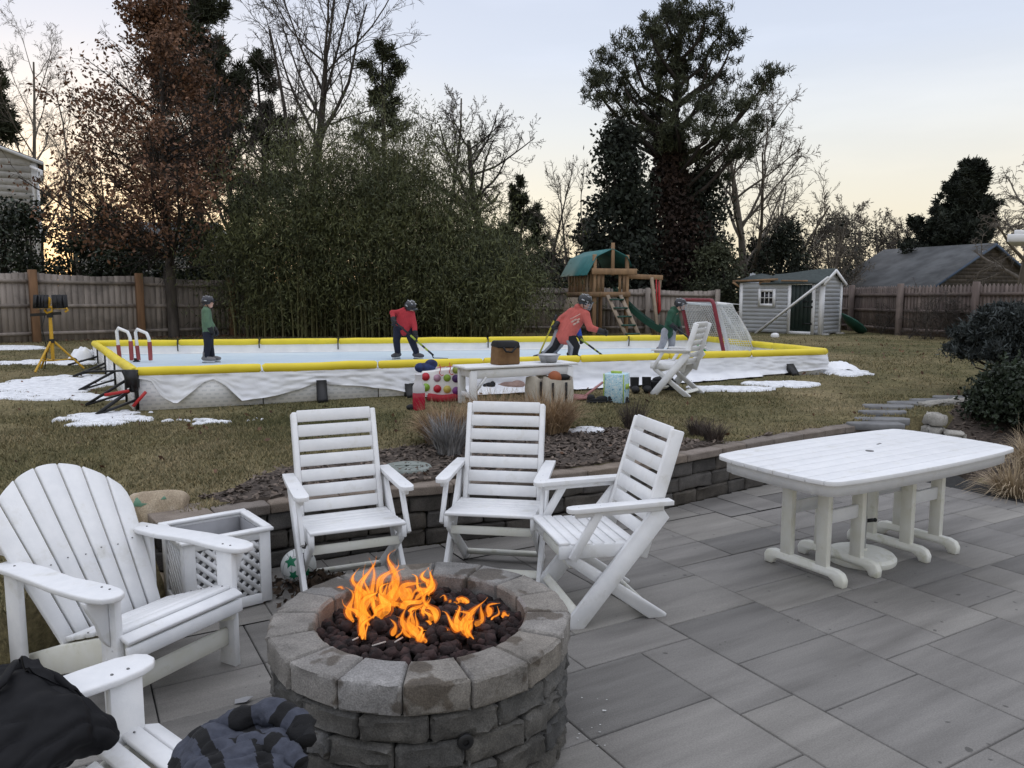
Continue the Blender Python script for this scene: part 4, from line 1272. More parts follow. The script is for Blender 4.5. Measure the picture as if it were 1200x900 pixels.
def shed_w(x, y, z):
    x, y, z = x * .94, y * .94, z * .94
    a = R_(-45); return np.array([SO[0] + x * math.cos(a) - y * math.sin(a), SO[1] + x * math.sin(a) + y * math.cos(a), sz + z])
b = MB(); b.beam(shed_w(.72, -.42, .02), shed_w(2.72, -.16, 1.66), .045, .12, up=(.5, .5, 0.01))
tag(b.build('fallen_board', MAT['white_paint'], world=True, loc=tuple(shed_w(.72, -.42, 0))), 'long white board leaning diagonally across the front of the grey shed', 'board')
b = MB(); b.beam(shed_w(-1.1, -.1, .0), shed_w(-.08, .5, .78), .05, .13, up=(.5, .5, 0.01))
tag(b.build('leaning_plank', MAT['fence_grey'], world=True, loc=tuple(shed_w(-1.1, -.1, 0))), 'grey plank propped against the left end of the shed', 'board')
# upturned green boat hull end behind the right side
b = MB(); p0 = shed_w(L + .35, 1.25, .0)
prof = [(.0, .62, .02), (.25, .55, .16), (.6, .42, .22), (1.1, .30, .24), (1.6, .22, .2)]
pts = [shed_w(L + .2 + .06 * i, 1.0 + .22 * i, .62 - .13 * i) for i in range(5)]
b.tube(pts, [.03, .14, .2, .22, .18], 10, flat=.5)
tag(b.build('boat_hull', MAT['green_plastic'], smooth=60, world=True, loc=tuple(p0)), 'dull green boat hull leaning behind the right wall of the shed', 'boat')
p = at(908, 395, gz(6.9, 20.4)); b = MB()
b.lathe([(.10, 0), (.11, .05), (.09, .09), (.04, .11)], (0, 0, 0), 10); o = b.build('white_pail', MAT['white_paint'], smooth=50, loc=(p[0], p[1], gz(p[0], p[1])))
tag(o, 'small white lid lying on the grass in front of the shed', 'lid')

# =================================================================== PLAYSET
PO = np.array([2.2, 20.8]); pz = gz(2.2, 20.8)
ua = math.atan2(.28, .9)
play = thing('wooden_playset', 'wooden playset with a teal canvas roof, green slide and swing beam', 'playset', (PO[0], PO[1], pz), ua)
# local x along the front (0..0.92), y depth (0..1.75)
W_, D_ = .95, 1.75
zb, zr = 1.12, 1.72                    # platform, beam height
b = MB()
b.build if False else None
for (x, y, h) in ((0, 0, 2.2), (W_, 0, 2.2), (0, D_, 1.75), (W_, D_, 1.75)):
    pb = MB(); pb.box((x, y, h / 2), (.09, .09, h)); pb.build('post', MAT['play_wood'], play, bevel=.006)
pb = MB(); pb.box((W_ / 2 + .02, -.07, 2.08), (.09, .05, .86)); pb.build('post', MAT['play_wood'], play, bevel=.006)
b = MB(); b.box((W_ / 2, D_ / 2, zb), (W_ + .1, D_ + .1, .06))
b.box((W_ / 2, -.07, zb + .02), (W_ + .14, .04, .14)); b.box((-.07, D_ / 2, zb + .02), (.04, D_ + .1, .14))
b.build('platform', MAT['play_wood'], play)
b = MB()
for k in range(8):
    b.box((-.065, .12 + k * .215, zb + .34), (.025, .12, .62))
b.box((-.05, D_ / 2, zb + .62), (.04, D_, .09))
for x in (.08, .19, .30, .66, .78, .88): b.box((x, D_ + .05, zb + .33), (.09, .025, .6))
for x in (.10, .22): b.box((x, -.055, zb + .31), (.075, .025, .56))
for x in (.72, .84): b.box((x, -.055, zb + .31), (.075, .025, .56))
b.build('railing', MAT['play_wood'], play)
b = MB(); b.box((W_ / 2 + .06, -.105, zr + .03), (W_ + .36, .05, .16)); b.box((W_ / 2, D_ + .1, zr + .03), (W_ + .2, .05, .14)); b.build('cross_beam', MAT['play_wood'], play, bevel=.006)
# gambrel canvas
sec = [(-.26, 1.66), (.03, 2.16), (W_ / 2, 2.36), (W_ - .03, 2.16), (W_ + .10, 1.9)]
V, Fs = [], []
for t in (0, .018):
    for y in (-.10, D_ + .12):
        for (x, z) in sec: V.append((x, y, z - t))
n = 5
for i in range(4):
    Fs.append((i, i + 1, n + i + 1, n + i)); Fs.append((2 * n + i, 3 * n + i, 3 * n + i + 1, 2 * n + i + 1))
    Fs.append((i, 2 * n + i, 2 * n + i + 1, i + 1)); Fs.append((n + i, n + i + 1, 3 * n + i + 1, 3 * n + i))
Fs += [(0, n, 3 * n, 2 * n), (4, 2 * n + 4, 3 * n + 4, n + 4)]
b = MB(); b.add(V, Fs); b.build('roof', MAT['teal_canvas'], play)
# ladder with green treads in front
b = MB()
for x in (.36, .74):
    b.beam((x - .02, -.10, zb), (x + .22, -.85, 0), .04, .10, up=(1, 0, 0.2))
ld = b.build('ladder', MAT['play_pale'], play)
for k in range(5):
    t = (k + .5) / 5; b = MB(); b.box((.53 + .24 * t, -.10 - .75 * t, zb * (1 - t)), (.40, .16, .04)); b.build('tread', MAT['green_plastic'], ld)
# slide to the right
b = MB()
path = [np.array([W_ - .1 + .14 * k, .55 - .10 * k, zb + .02 - (zb) * (1 - (1 - k / 9) ** 1.6)]) for k in range(10)]
V, Fs = [], []
for i, q in enumerate(path):
    d = path[min(i + 1, 9)] - path[max(i - 1, 0)]; d[2] = 0; d = unit(d); s = np.array([-d[1], d[0], 0])
    for (a_, z_) in ((-.22, .16), (-.2, .0), (.2, .0), (.22, .16), (.24, .16), (.22, -.03), (-.22, -.03), (-.24, .16)):
        V.append(q + s * a_ + np.array([0, 0, z_ + .06]))
for i in range(9):
    for k in range(8):
        k2 = (k + 1) % 8; Fs.append((i * 8 + k, i * 8 + k2, (i + 1) * 8 + k2, (i + 1) * 8 + k))
b.add(V, Fs); b.build('slide', MAT['green_plastic'], play, smooth=40)
# swing beam, A-frame, red chains with a seat
b = MB(); b.beam((W_ - .05, .2, zr - .08), (2.05, .05, zr - .12), .09, .13); b.build('swing_beam', MAT['play_wood'], play, bevel=.008)
for (x0, y0, x1, y1) in ((1.68, -.02, 1.78, -.28), (1.98, .05, 2.12, .62)):
    b = MB(); b.beam((x0, y0, zr - .12), (x1, y1, 0), .08, .08, up=(1, 0, .1)); b.build('leg', MAT['play_pale'], play, bevel=.006)
b = MB()
for k in range(4): b.beam((1.72 + .03 * k, -.1, 1.2 - .3 * k), (2.04 + .03 * k, .3, 1.2 - .3 * k), .04, .05)
b.build('rung', MAT['green_plastic'], play)
sw = MB(); sw.tube([(1.86, .05, zr - .15), (1.87, .02, .62)], .022, 6); sw.tube([(1.95, .06, zr - .15), (2.0, .1, .72), (1.97, .1, .6)], [.016, .05, .02], 6)
sw.build('swing_chain', MAT['red_plastic'], play)
b = MB(); b.tube([(-.10, .25, 1.75), (-.12, .2, 1.2), (-.22, .05, .55)], .018, 6); b.build('rope', MAT['play_pale'], play)
b = MB()
b.add([(-.28, .4, 1.06), (-.28, 1.3, 1.06), (-.55, 1.4, .0), (-.55, .3, .0), (-.24, .4, 1.06), (-.24, 1.3, 1.06), (-.51, 1.4, .0), (-.51, .3, .0)], [(0, 1, 2, 3), (7, 6, 5, 4), (0, 4, 5, 1), (1, 5, 6, 2), (2, 6, 7, 3), (3, 7, 4, 0)])
b.build('climbing_wall', MAT['play_pale'], play)
# =================================================================== RINK
ZT, ZI = .885, .70                       # top of the boards, ice
rink = thing('ice_rink', 'backyard ice rink with white boards, draped liner and yellow foam bumpers', 'ice rink', (RA[0], RA[1], .5))
def rk(p, z=0.0): return np.array([p[0], p[1], z])
# ice
def ice_material():
    m, nt, b = new_mat('ice')
    n = noise(nt, .9, 6, .65, stretch=(.35, 1, 1)); n2 = noise(nt, 9, 5, .7)
    c = ramp(nt, n.outputs[0], [(.3, (.46, .58, .68)), (.55, (.58, .69, .77)), (.75, (.72, .79, .84))]).outputs[0]
    c = mixc(nt, .25, c, ramp(nt, n2.outputs[0], [(.35, (.46, .58, .68)), (.7, (.80, .85, .88))]).outputs[0])
    nt.links.new(c, b.inputs['Base Color']); b.inputs['Roughness'].default_value = .42; b.inputs['Specular IOR Level'].default_value = .35
    bump(nt, b, n2.outputs[0], .12, .01)
    return m
MAT['ice'] = ice_material()
b = MB(); i = .05
cen = (RA + RB + RC + RD) / 4
ins = [p + (cen - p) / np.linalg.norm(cen - p) * .06 for p in (RA, RB, RC, RD)]
b.add([rk(p, ZI) for p in ins], [(0, 1, 2, 3)])
b.build('ice_surface', MAT['ice'], rink, world=True)
def board_material():
    m, nt, b = new_mat('dimpled_board')
    tc = nt.nodes.new('ShaderNodeTexCoord'); mp = nt.nodes.new('ShaderNodeMapping')
    mp.inputs['Rotation'].default_value = (0, 0, R_(-19)); nt.links.new(tc.outputs['Object'], mp.inputs[0])
    sp = nt.nodes.new('ShaderNodeSeparateXYZ'); nt.links.new(mp.outputs[0], sp.inputs[0])
    def cell(s, sc, off=0.0):
        return math_(nt, 'FRACT', math_(nt, 'ADD', math_(nt, 'MULTIPLY', s, sc), off))
    row = math_(nt, 'FLOOR', math_(nt, 'MULTIPLY', sp.outputs['Z'], 22.0))
    fx = math_(nt, 'ABSOLUTE', math_(nt, 'SUBTRACT', math_(nt, 'FRACT', math_(nt, 'ADD', math_(nt, 'MULTIPLY', sp.outputs['X'], 11.0), math_(nt, 'MULTIPLY', row, .5))), .5))
    fz = math_(nt, 'ABSOLUTE', math_(nt, 'SUBTRACT', cell(sp.outputs['Z'], 22.0), .5))
    inside = math_(nt, 'MULTIPLY', math_(nt, 'LESS_THAN', fx, .3), math_(nt, 'LESS_THAN', fz, .22))
    c = mixc(nt, inside, (.86, .86, .86), (.70, .71, .72))
    nt.links.new(c, b.inputs['Base Color']); b.inputs['Roughness'].default_value = .5
    return m
MAT['dimpled'] = board_material()
liner_m = M('liner', (.82, .83, .85), (.73, .74, .77), rough=.45, scale=4, bmp=.25, bscale=9)

def along(P, Q, t): return P + (Q - P) * t
def side_run(P, Q, nb, label_seams=True, outward=None, boards=True, frac_fn=None, nm=''):
    d = unit(Q - P); nr = np.array([d[1], -d[0]])
    if nr @ ((P + Q) / 2 - cen) < 0: nr = -nr
    L = np.linalg.norm(Q - P)
    if boards:
        for k in range(nb):
            a, c = along(P, Q, k / nb), along(P, Q, (k + 1) / nb)
            R = np.stack([rk(d), rk(nr), [0, 0, 1]], 1)
            m = (a + c) / 2; zg = min(gz(*(a + nr * .3)), gz(*(c + nr * .3)), gz(*(m + nr * .3)))
            b = MB(); h = ZT - zg + .03
            b.box((m[0] + nr[0] * .02, m[1] + nr[1] * .02, ZT - h / 2), (L / nb - .012, .022, h), R)
            b.build('board', MAT['dimpled'], rink, world=True)
    # bumper: foam tubes with a seam every piece
    for k in range(nb):
        a, c = along(P, Q, k / nb + .0012), along(P, Q, (k + 1) / nb - .0012)
        pts = [rk(along(a, c, t), ZT + .01 + rng.normal(0, .003)) for t in (0, .02, .25, .5, .75, .98, 1)]
        b = MB(); b.tube(pts, [.045, .056, .058, .057, .058, .056, .045], 12)
        b.build('foam_bumper', MAT['yellow_foam'], rink, world=True, smooth=50)
    return d, nr, L
dF, nF, LF = side_run(RA, RB, 7)
dL, nL, LL = side_run(RA, RD, 4)
dB, nB, LB_ = side_run(RD, RC, 8)
dR, nR, LR = side_run(RB, RC, 3)

# liner inside the far and side boards
for P, Q, n_ in ((RD, RC, nB), (RA, RD, nL), (RB, RC, nR), (RA, RB, nF)):
    b = MB(); q = [rk(P - n_ * .012, ZT - .02), rk(Q - n_ * .012, ZT - .02), rk(Q - n_ * .04, ZI + .02), rk(P - n_ * .04, ZI + .02), rk(Q - n_ * .16, ZI + .004), rk(P - n_ * .16, ZI + .004)]
    b.add(q, [(0, 1, 2, 3), (3, 2, 4, 5)]); b.build('inner_liner', liner_m, rink, world=True)

# liner draped over the front, its hem given as a share of the board height, then flowing onto the grass
def px_to_t(px):
    """where the camera ray column px meets the front board line"""
    u = (px - 600) / CAM_F
    # x = u * (y*cos + (H-z)*sin) ; use the bumper height
    lo, hi = 0.0, 1.0
    for _ in range(40):
        m = (lo + hi) / 2; p = along(RA, RB, m); zc = p[1] * _c + (CAM_H - .75) * _s
        if p[0] / zc < u: lo = m
        else: hi = m
    return lo
hem = [(150, .08), (178, .14), (190, .66), (206, .86), (222, .58), (238, .26), (250, .17), (262, .34), (283, .84), (303, .82), (325, .74), (345, .62), (366, .46), (374, .44), (398, .52), (430, .62), (458, .74), (474, .86), (496, 1.02), (540, 1.12), (580, 1.16), (640, 1.15), (700, 1.2), (760, 1.15), (820, 1.12), (868, .98), (905, .92), (950, .86), (968, .8)]
ht = np.array([px_to_t(h[0]) for h in hem]); hv = np.array([h[1] for h in hem])
nu, nv = 220, 16
V = []
rl = np.random.default_rng(3)
for i in range(nu + 1):
    t = i / nu; p = along(RA, RB, t); f = float(np.interp(t, ht, hv)) + .03 * (hash_noise(np.array([t]), np.array([0.]), 60, 4)[0] - .5)
    zg = gz(*(p + nF * .35))
    hgt = ZT - .045 - zg
    fold = (fbm(np.array([t]), np.array([.3]), 34, 3, 8)[0] - .5)
    for j in range(nv + 1):
        s = j / nv * f
        outw = .045 + .05 * min(s, 1) + fold * .14 * min(s, 1) ** 1.3
        z = ZT - .03 - hgt * min(s, .985)
        if s > .75:
            outw += (s - .75) * .75 * (1 if f > .95 else .25); z = max(z, zg + .012 + .05 * max(0, fold + .25) * (1 if f > .95 else 0))
        wr = (fbm(np.array([t * 1.0]), np.array([s * .12]), 90, 2, 15)[0] - .5) * .035
        q = p + nF * (outw + wr)
        V.append((q[0], q[1], z))
Fs = np.array([[i * (nv + 1) + j, (i + 1) * (nv + 1) + j, (i + 1) * (nv + 1) + j + 1, i * (nv + 1) + j + 1] for i in range(nu) for j in range(nv)])
b = MB(); b.add(V, Fs); b.build('draped_liner', liner_m, rink, world=True, smooth=180)
# the liner bunched at the far left corner and the loose flap at the right corner
for (c0, sx, sy, sz_, nm) in ((RD + np.array([-.12, -.2]), .18, .3, .22, 'liner_bunch'), (RB + np.array([.30, .22]), .30, .26, .12, 'liner_bunch')):
    n1, n2 = 22, 16; V = []
    for i in range(n1 + 1):
        for j in range(n2 + 1):
            a = i / n1 * 2 - 1; c_ = j / n2 * 2 - 1
            rr_ = max(0, 1 - a * a - c_ * c_ * .8)
            x, y = c0[0] + a * sx, c0[1] + c_ * sy
            z = gz(x, y) + .008 + sz_ * rr_ ** .7 * (.45 + .9 * fbm(np.array([a * 2 + c0[0]]), np.array([c_ * 2]), 1.6, 3, 5)[0])
            V.append((x, y, z))
    b = MB(); b.add(V, [(i * (n2 + 1) + j, (i + 1) * (n2 + 1) + j, (i + 1) * (n2 + 1) + j + 1, i * (n2 + 1) + j + 1) for i in range(n1) for j in range(n2)])
    b.build(nm, liner_m, rink, world=True, smooth=180)
# black braces: angled struts outside the left boards and one at the near corner
def brace(p, nr, out, h, parent=rink):
    zg = gz(*(p + nr * out)); b = MB()
    foot = rk(p + nr * out, zg + .02)
    b.beam(rk(p + nr * .04, ZT - .14), foot, .035, .03)
    b.beam(rk(p + nr * .04, zg + .14), foot, .05, .02)
    b.beam(rk(p + nr * .045, zg + .02), rk(p + nr * .045, ZT - .02), .04, .02, up=(nr[0], nr[1], 0.01))
    return b.build('brace', MAT['black_plastic'], parent, world=True)
for t in (.10, .32, .56, .80): brace(along(RA, RD, t), nL, .48, .3)
brace(RA + dF * .05, unit(nL + nF * .4), .50, .3)
b = MB(); c0 = RA + nL * .05
b.beam(rk(RA + nL * .10 - nF * .02, ZT + .03), rk(RA + nF * .08, ZT - .2), .06, .05); b.box(rk(RA + nF * .04 + nL * .02, ZT - .06), (.12, .10, .20)); b.beam(rk(RA - dF * .5 + dL * .1, ZT + .02), rk(RA + dF * .1, ZT + .03), .05, .02)
b.build('corner_clamp', MAT['black_plastic'], rink, world=True)
for (p0, p1) in (((-.30, .66), (-.05, .68)), ((-.02, .52), (.12, .66))):
    b = MB(); b.beam(rk(RA + nF * .12 + dF * p0[0], p0[1]), rk(RA + nF * .14 + dF * p1[0], p1[1] + .02), .032, .032); b.build('clamp_handle', MAT['red_plastic'], rink, world=True)
# black floor-standing brackets on the front
for px in (376, 478, 922):
    t = px_to_t(px); p = along(RA, RB, t); zg = gz(*(p + nF * .3)); R = np.stack([rk(dF), rk(nF), [0, 0, 1]], 1)
    b = MB(); Mx = np.eye(4); Mx[:3, :3] = np.stack([rk(nF), [0, 0, 1], rk(dF)], 1)
    Mx[:3, 3] = rk(p + nF * .03, zg); b.prism([(0, 0), (.20, 0), (.17, .05), (.05, .17 if px != 376 else .26), (0, .17 if px != 376 else .26)], -.06, .06, Mx)
    b.build('bracket', MAT['black_plastic'], rink, world=True)
# zip ties hanging at the seams of the far bumper
for k in range(1, 8):
    p = along(RD, RC, k / 8); b = MB(); b.tube([rk(p - nB * .06, ZT + .06), rk(p - nB * .075, ZT - .02), rk(p - nB * .06, ZT - .10 - .04 * (k % 2))], .012, 5); b.build('strap', MAT['black_plastic'], rink, world=True)
# spare yellow foam beyond the far boards
p0 = at(737, 391, .9); p1 = at(769, 391, .9)
b = MB(); b.tube([(p0[0], 17.6, .80), (p1[0] * .98, 17.75, .80)], .055, 12); b.tube([(p0[0], 17.6, .80), (p0[0] + .02, 17.6, .62)], .03, 8)
o = b.build('foam_tube', MAT['yellow_foam'], smooth=50, world=True, loc=(p0[0], 17.6, .62)); tag(o, 'short loose length of yellow foam standing behind the far rink boards', 'foam tube')

# =================================================================== GOAL
gR, gL = at(849, 417, ZI), at(806, 408, ZI)
goal = thing('hockey_goal', 'red-framed hockey goal with a white net at the right end of the ice', 'goal', tuple((gR + gL) / 2))
g0 = gR[:2]; g1 = g0 + unit(gL[:2] - g0) * 1.75
du = unit(g1 - g0); dn = np.array([du[1], -du[0]])           # away from the mouth (to the right)
if dn[0] < 0: dn = -dn
tilt = -.24; GH = .97
def gp(s, o_, z): return rk(g0 + du * s + dn * (o_ + tilt * z / GH), ZI + z)
b = MB()
b.tube([gp(0, .1, .03), gp(0, 0, .03), gp(0, 0, GH - .08), gp(.03, 0, GH - .02), gp(.1, 0, GH), gp(1.65, 0, GH), gp(1.72, 0, GH - .02), gp(1.75, 0, GH - .08), gp(1.75, 0, .03)], .036, 8)
b.build('frame', MAT['red_plastic'] if False else M('goal_red', (.20, .02, .03), rough=.45), goal, world=True, smooth=60)
b = MB()
b.tube([gp(.02, .06, GH - .05), gp(.05, .34, GH - .08), gp(.4, .44, GH - .08), gp(1.35, .44, GH - .08), gp(1.7, .34, GH - .08), gp(1.73, .06, GH - .05)], .028, 8)
b.tube([gp(0, .06, .03), gp(.05, .58, .03), gp(.3, .78, .03), gp(1.45, .78, .03), gp(1.7, .58, .03), gp(1.75, .06, .03)], .03, 8)
b.tube([gp(.06, .12, .05), gp(.10, .10, GH - .06)], .035, 8); b.tube([gp(.88, .78, .03), gp(.88, .44, GH - .08)], .02, 6)
b.build('back_frame', MAT['white_paint'], goal, world=True, smooth=60)
# net: knotted cords over the top, back and both sides
P0, P1 = [], []
def cords(A, nu_, nv_):
    """A(u,v) -> point; lines both ways"""
    for i in range(nu_ + 1):
        for j in range(nv_):
            P0.append(A(i / nu_, j / nv_)); P1.append(A(i / nu_, (j + 1) / nv_))
    for j in range(nv_ + 1):
        for i in range(nu_):
            P0.append(A(i / nu_, j / nv_)); P1.append(A((i + 1) / nu_, j / nv_))
def backA(u, v):
    s = .05 + 1.65 * u; ot = .34 + .10 * min(1, min(u, 1 - u) * 6); ob = .58 + .20 * min(1, min(u, 1 - u) * 6)
    return gp(s, ob + (ot - ob) * v ** .8 + .05 * math.sin(v * PI), .03 + (GH - .11) * v)
cords(backA, 30, 22)
for s0 in (.02, 1.73):
    cords(lambda u, v: gp(s0, (.02 + (.56 + (.32 - .56) * v) * u), .03 + (GH - .09) * v), 12, 22)
cords(lambda u, v: gp(.04 + 1.68 * u, .03 + .45 * v, GH - .03 - .04 * v), 30, 7)
b = MB(); b.segs(P0, P1, [.0055] * len(P0), [.0055] * len(P0), 3); b.build('net', M('net_cord', (.72, .72, .70), rough=.8), goal, world=True)
b = MB(); pts = [gp(0 + .1, .55, .02), gp(.3, .98, .02), gp(1.45, .98, .02)]
b.add([gp(.05, .62, .012), gp(.28, .76, .012), gp(.28, 1.1, .012), gp(-.15, .9, .012), gp(.05, .62, .03), gp(.28, .76, .03), gp(.28, 1.1, .03), gp(-.15, .9, .03)], [(3, 2, 1, 0), (4, 5, 6, 7), (0, 1, 5, 4), (1, 2, 6, 5), (2, 3, 7, 6), (3, 0, 4, 7)])
b.build('skirt', MAT['white_paint'], goal, world=True)

# =================================================================== THINGS AROUND THE RINK
# skate trainer: two white hoops with red uprights near the left corner
aid = at(156, 426, ZI)
tr = thing('skating_aid', 'white plastic skating aid with red uprights in the left corner of the rink', 'skating aid', tuple(aid + np.array([.0, .4, 0])))
for k, (px, py, hz) in enumerate(((149, 424, .54), (171, 432, .52))):
    q = at(px, py, ZI)
    if k == 1: q = at(171, 424, ZI)
    b = MB(); w2 = .11; sl_ = np.array([.12, .12, 0]) * (1 if k == 0 else .6)
    pL, pR = q + np.array([-w2, .0, 0]), q + np.array([w2, -.05, 0])
    b.tube([pL + (0, 0, .02), pL + (-.02, 0, hz * .55), pL + (-.03, 0, hz - .05), pL + (.0, 0, hz), pR + (-.05, 0, hz - .06), pR + (-.02, 0, hz - .14), pR + (-.01, 0, hz * .55), pR + (0, 0, .02)], .026, 8)
    f = b.build('hoop', MAT['white_paint'], tr, world=True, smooth=60)
    b = MB(); b.tube([pR + (-.008, 0, .03), pR + (-.012, 0, hz * .62)], .034, 8); b.tube([pL + (-.004, 0, .03), pL + (-.018, 0, hz * .5)], .032, 8)
    b.build('red_sleeve', M('faded_red', (.32, .07, .07), (.25, .05, .05), rough=.6), tr, world=True, smooth=60)
q0 = at(149, 424, ZI); q1 = at(171, 424, ZI)
b = MB(); b.tube([q0 + (.1, .0, .03), q1 + (-.1, .0, .03)], .03, 8); b.build('foot_rail', MAT['black_plastic'], tr, world=True, smooth=60)

# work light on a yellow tripod
z = .55
for _ in range(4):
    p = at(63, 434, z); z = gz(p[0], p[1])
p[2] = z
hh = atY(63, 350, p[1])[2] - z
wl = thing('work_light', 'twin halogen work light on a yellow tripod in front of the left fence', 'work light', tuple(p))
b = MB(); b.tube([(0, 0, .18), (.0, 0, hh * .62), (.0, 0, hh * .78)], [.027, .027, .022], 10); b.build('pole', MAT['yellow_paint'], wl, smooth=60)
for k in range(3):
    a = R_(-95 + 120 * k); c_ = np.array([math.cos(a), math.sin(a), 0]); b = MB()
    b.tube([c_ * .03 + (0, 0, .46), c_ * .42 + (0, 0, .02)], .017, 6); b.tube([np.array([0, 0, .16]), c_ * .27 + (0, 0, .18)], .012, 6)
    b.build('leg', MAT['yellow_paint'], wl, smooth=60)
b = MB(); b.tube([(0, 0, .44), (0, 0, .50)], .045, 8); b.tube([(0, 0, hh * .74), (0, 0, hh * .80)], .045, 8); b.beam((-.30, 0, hh * .775), (.17, 0, hh * .80), .035, .045); b.build('collar', MAT['black_plastic'], wl, smooth=60)
b = MB(); b.tube([(-.08, 0, hh * .84), (-.02, -.03, hh * .80), (.06, -.04, hh * .83), (.05, -.02, hh * .89), (-.06, -.01, hh * .87)], .018, 6); b.tube([(.03, -.03, hh * .88), (.2, -.05, hh * .885), (.29, -.03, hh * .87), (.28, 0, hh * .84), (.24, 0, hh * .82)], .017, 6); b.build('handle', MAT['yellow_paint'], wl, smooth=60)
for (x, tl) in ((-.10, -.2), (.16, .25)):
    R = Matrix.Rotation(.35 + tl, 3, 'Z') @ Matrix.Rotation(-.25, 3, 'X')
    b = MB(); b.box((x, 0, hh * .945), (.20, .12, .19), R); h_ = b.build('lamp_head', MAT['yellow_paint'], wl, bevel=.02)
    b = MB(); v = np.array(R) @ np.array([.0, -.07, 0]); b.box(np.array([x, 0, hh * .945]) + v, (.21, .03, .21), R)
    for s_ in (-1, 0, 1): b.box(np.array([x, 0, hh * .945]) + np.array(R) @ np.array([.05 * s_, -.10, 0]), (.012, .04, .2), R)
    b.build('lamp_guard', MAT['black_plastic'], h_)
b = MB(); b.tube([(-.06, .02, hh * .86), (-.16, .03, hh * .6), (-.10, .03, hh * .3), (-.2, .1, .02)], .008, 5); b.build('cord', MAT['black_plastic'], wl)

# white bench in front of the rink
zb_ = .49
bl, br_ = at(553, 475, zb_), at(667, 467, zb_)
bd = unit(br_[:2] - bl[:2]); BL = np.linalg.norm(br_[:2] - bl[:2]) + .07
bz = gz(*(bl[:2] + bd * .6))
bench = thing('bench', 'long white bench standing on the grass in front of the rink', 'bench', (bl[0], bl[1], bz), math.atan2(bd[1], bd[0]))
BH = .45; BW = .40
for (x, y) in ((.03, .03), (BL - .05, .03), (.03, BW - .03), (BL - .05, BW - .03)):
    b = MB(); b.box((x, y, BH / 2 - .02), (.085, .055, BH - .02)); b.build('leg', MAT['white_board'], bench, bevel=.005)
b = MB()
for k in range(4): b.box((BL / 2 - .01, .04 + k * .108, BH), (BL + .12, .10, .028))
b.build('seat', MAT['white_board'], bench, bevel=.004)
b = MB(); b.box((BL / 2 - .01, .028, BH - .075), (BL - .13, .025, .10)); b.box((BL / 2 - .01, BW - .028, BH - .075), (BL - .13, .025, .10))
for s in (.03, BL - .05): b.box((s, BW / 2, .12), (.04, BW - .11, .06)); b.box((s, BW / 2, BH - .07), (.04, BW - .11, .09))
b.build('apron', MAT['white_board'], bench, bevel=.004)
b = MB()
for s, sg in ((.065, 1), (BL - .085, -1)):
    b.beam((s, .03, BH - .27), (s + sg * .13, .03, BH - .115), .03, .03, up=(0, 1, 0.01))
b.build('bracket', MAT['white_board'], bench)
def bw(x, y, z=0.0):
    return np.array([bl[0] + bd[0] * x - bd[1] * y, bl[1] + bd[1] * x + bd[0] * y, bz + z])
brot = math.atan2(bd[1], bd[0])
# brown cooler bag with black top
q = bw(.52, .18, BH + .016)
bag = thing('cooler_bag', 'brown canvas bag with a black folded top on the white bench', 'bag', tuple(q), brot + .1)
brown = M('brown_canvas', (.19, .105, .045), (.13, .07, .03), rough=.85, scale=12)
b = MB(); Vs = [(-.155, -.10, 0), (.155, -.10, 0), (.155, .10, 0), (-.155, .10, 0), (-.145, -.085, .24), (.165, -.08, .235), (.155, .08, .25), (-.15, .08, .25)]
b.add(Vs, [(3, 2, 1, 0), (4, 5, 6, 7), (0, 1, 5, 4), (1, 2, 6, 5), (2, 3, 7, 6), (3, 0, 4, 7)]); b.build('body', brown, bag, bevel=.015, seg=2)
b = MB(); Vs = [(-.16, -.10, .20), (.17, -.095, .19), (.165, .095, .22), (-.16, .095, .22), (-.155, -.07, .29), (.17, -.06, .27), (.16, .06, .285), (-.15, .06, .29)]
b.add(Vs, [(3, 2, 1, 0), (4, 5, 6, 7), (0, 1, 5, 4), (1, 2, 6, 5), (2, 3, 7, 6), (3, 0, 4, 7)]); tp_ = b.build('flap', MAT['black_cloth'], bag, bevel=.02, seg=2)
b = MB(); b.tube([(-.09, -.108, .21), (-.06, -.12, .16), (.02, -.122, .15), (.09, -.115, .21)], .012, 6); b.build('strap', MAT['black_cloth'], bag)
# metal bowl
q = bw(1.12, .17, BH + .016); b = MB()
b.lathe([(.09, 0), (.10, .004), (.125, .07), (.145, .092), (.150, .094), (.148, .098), (.12, .075), (.09, .015), (.0, .012)], (0, 0, 0), 28)
o = b.build('metal_bowl', M('dull_steel', (.42, .42, .42), rough=.35, metal=.9), loc=tuple(q), smooth=50); tag(o, 'shallow grey metal bowl on the right end of the white bench', 'bowl')
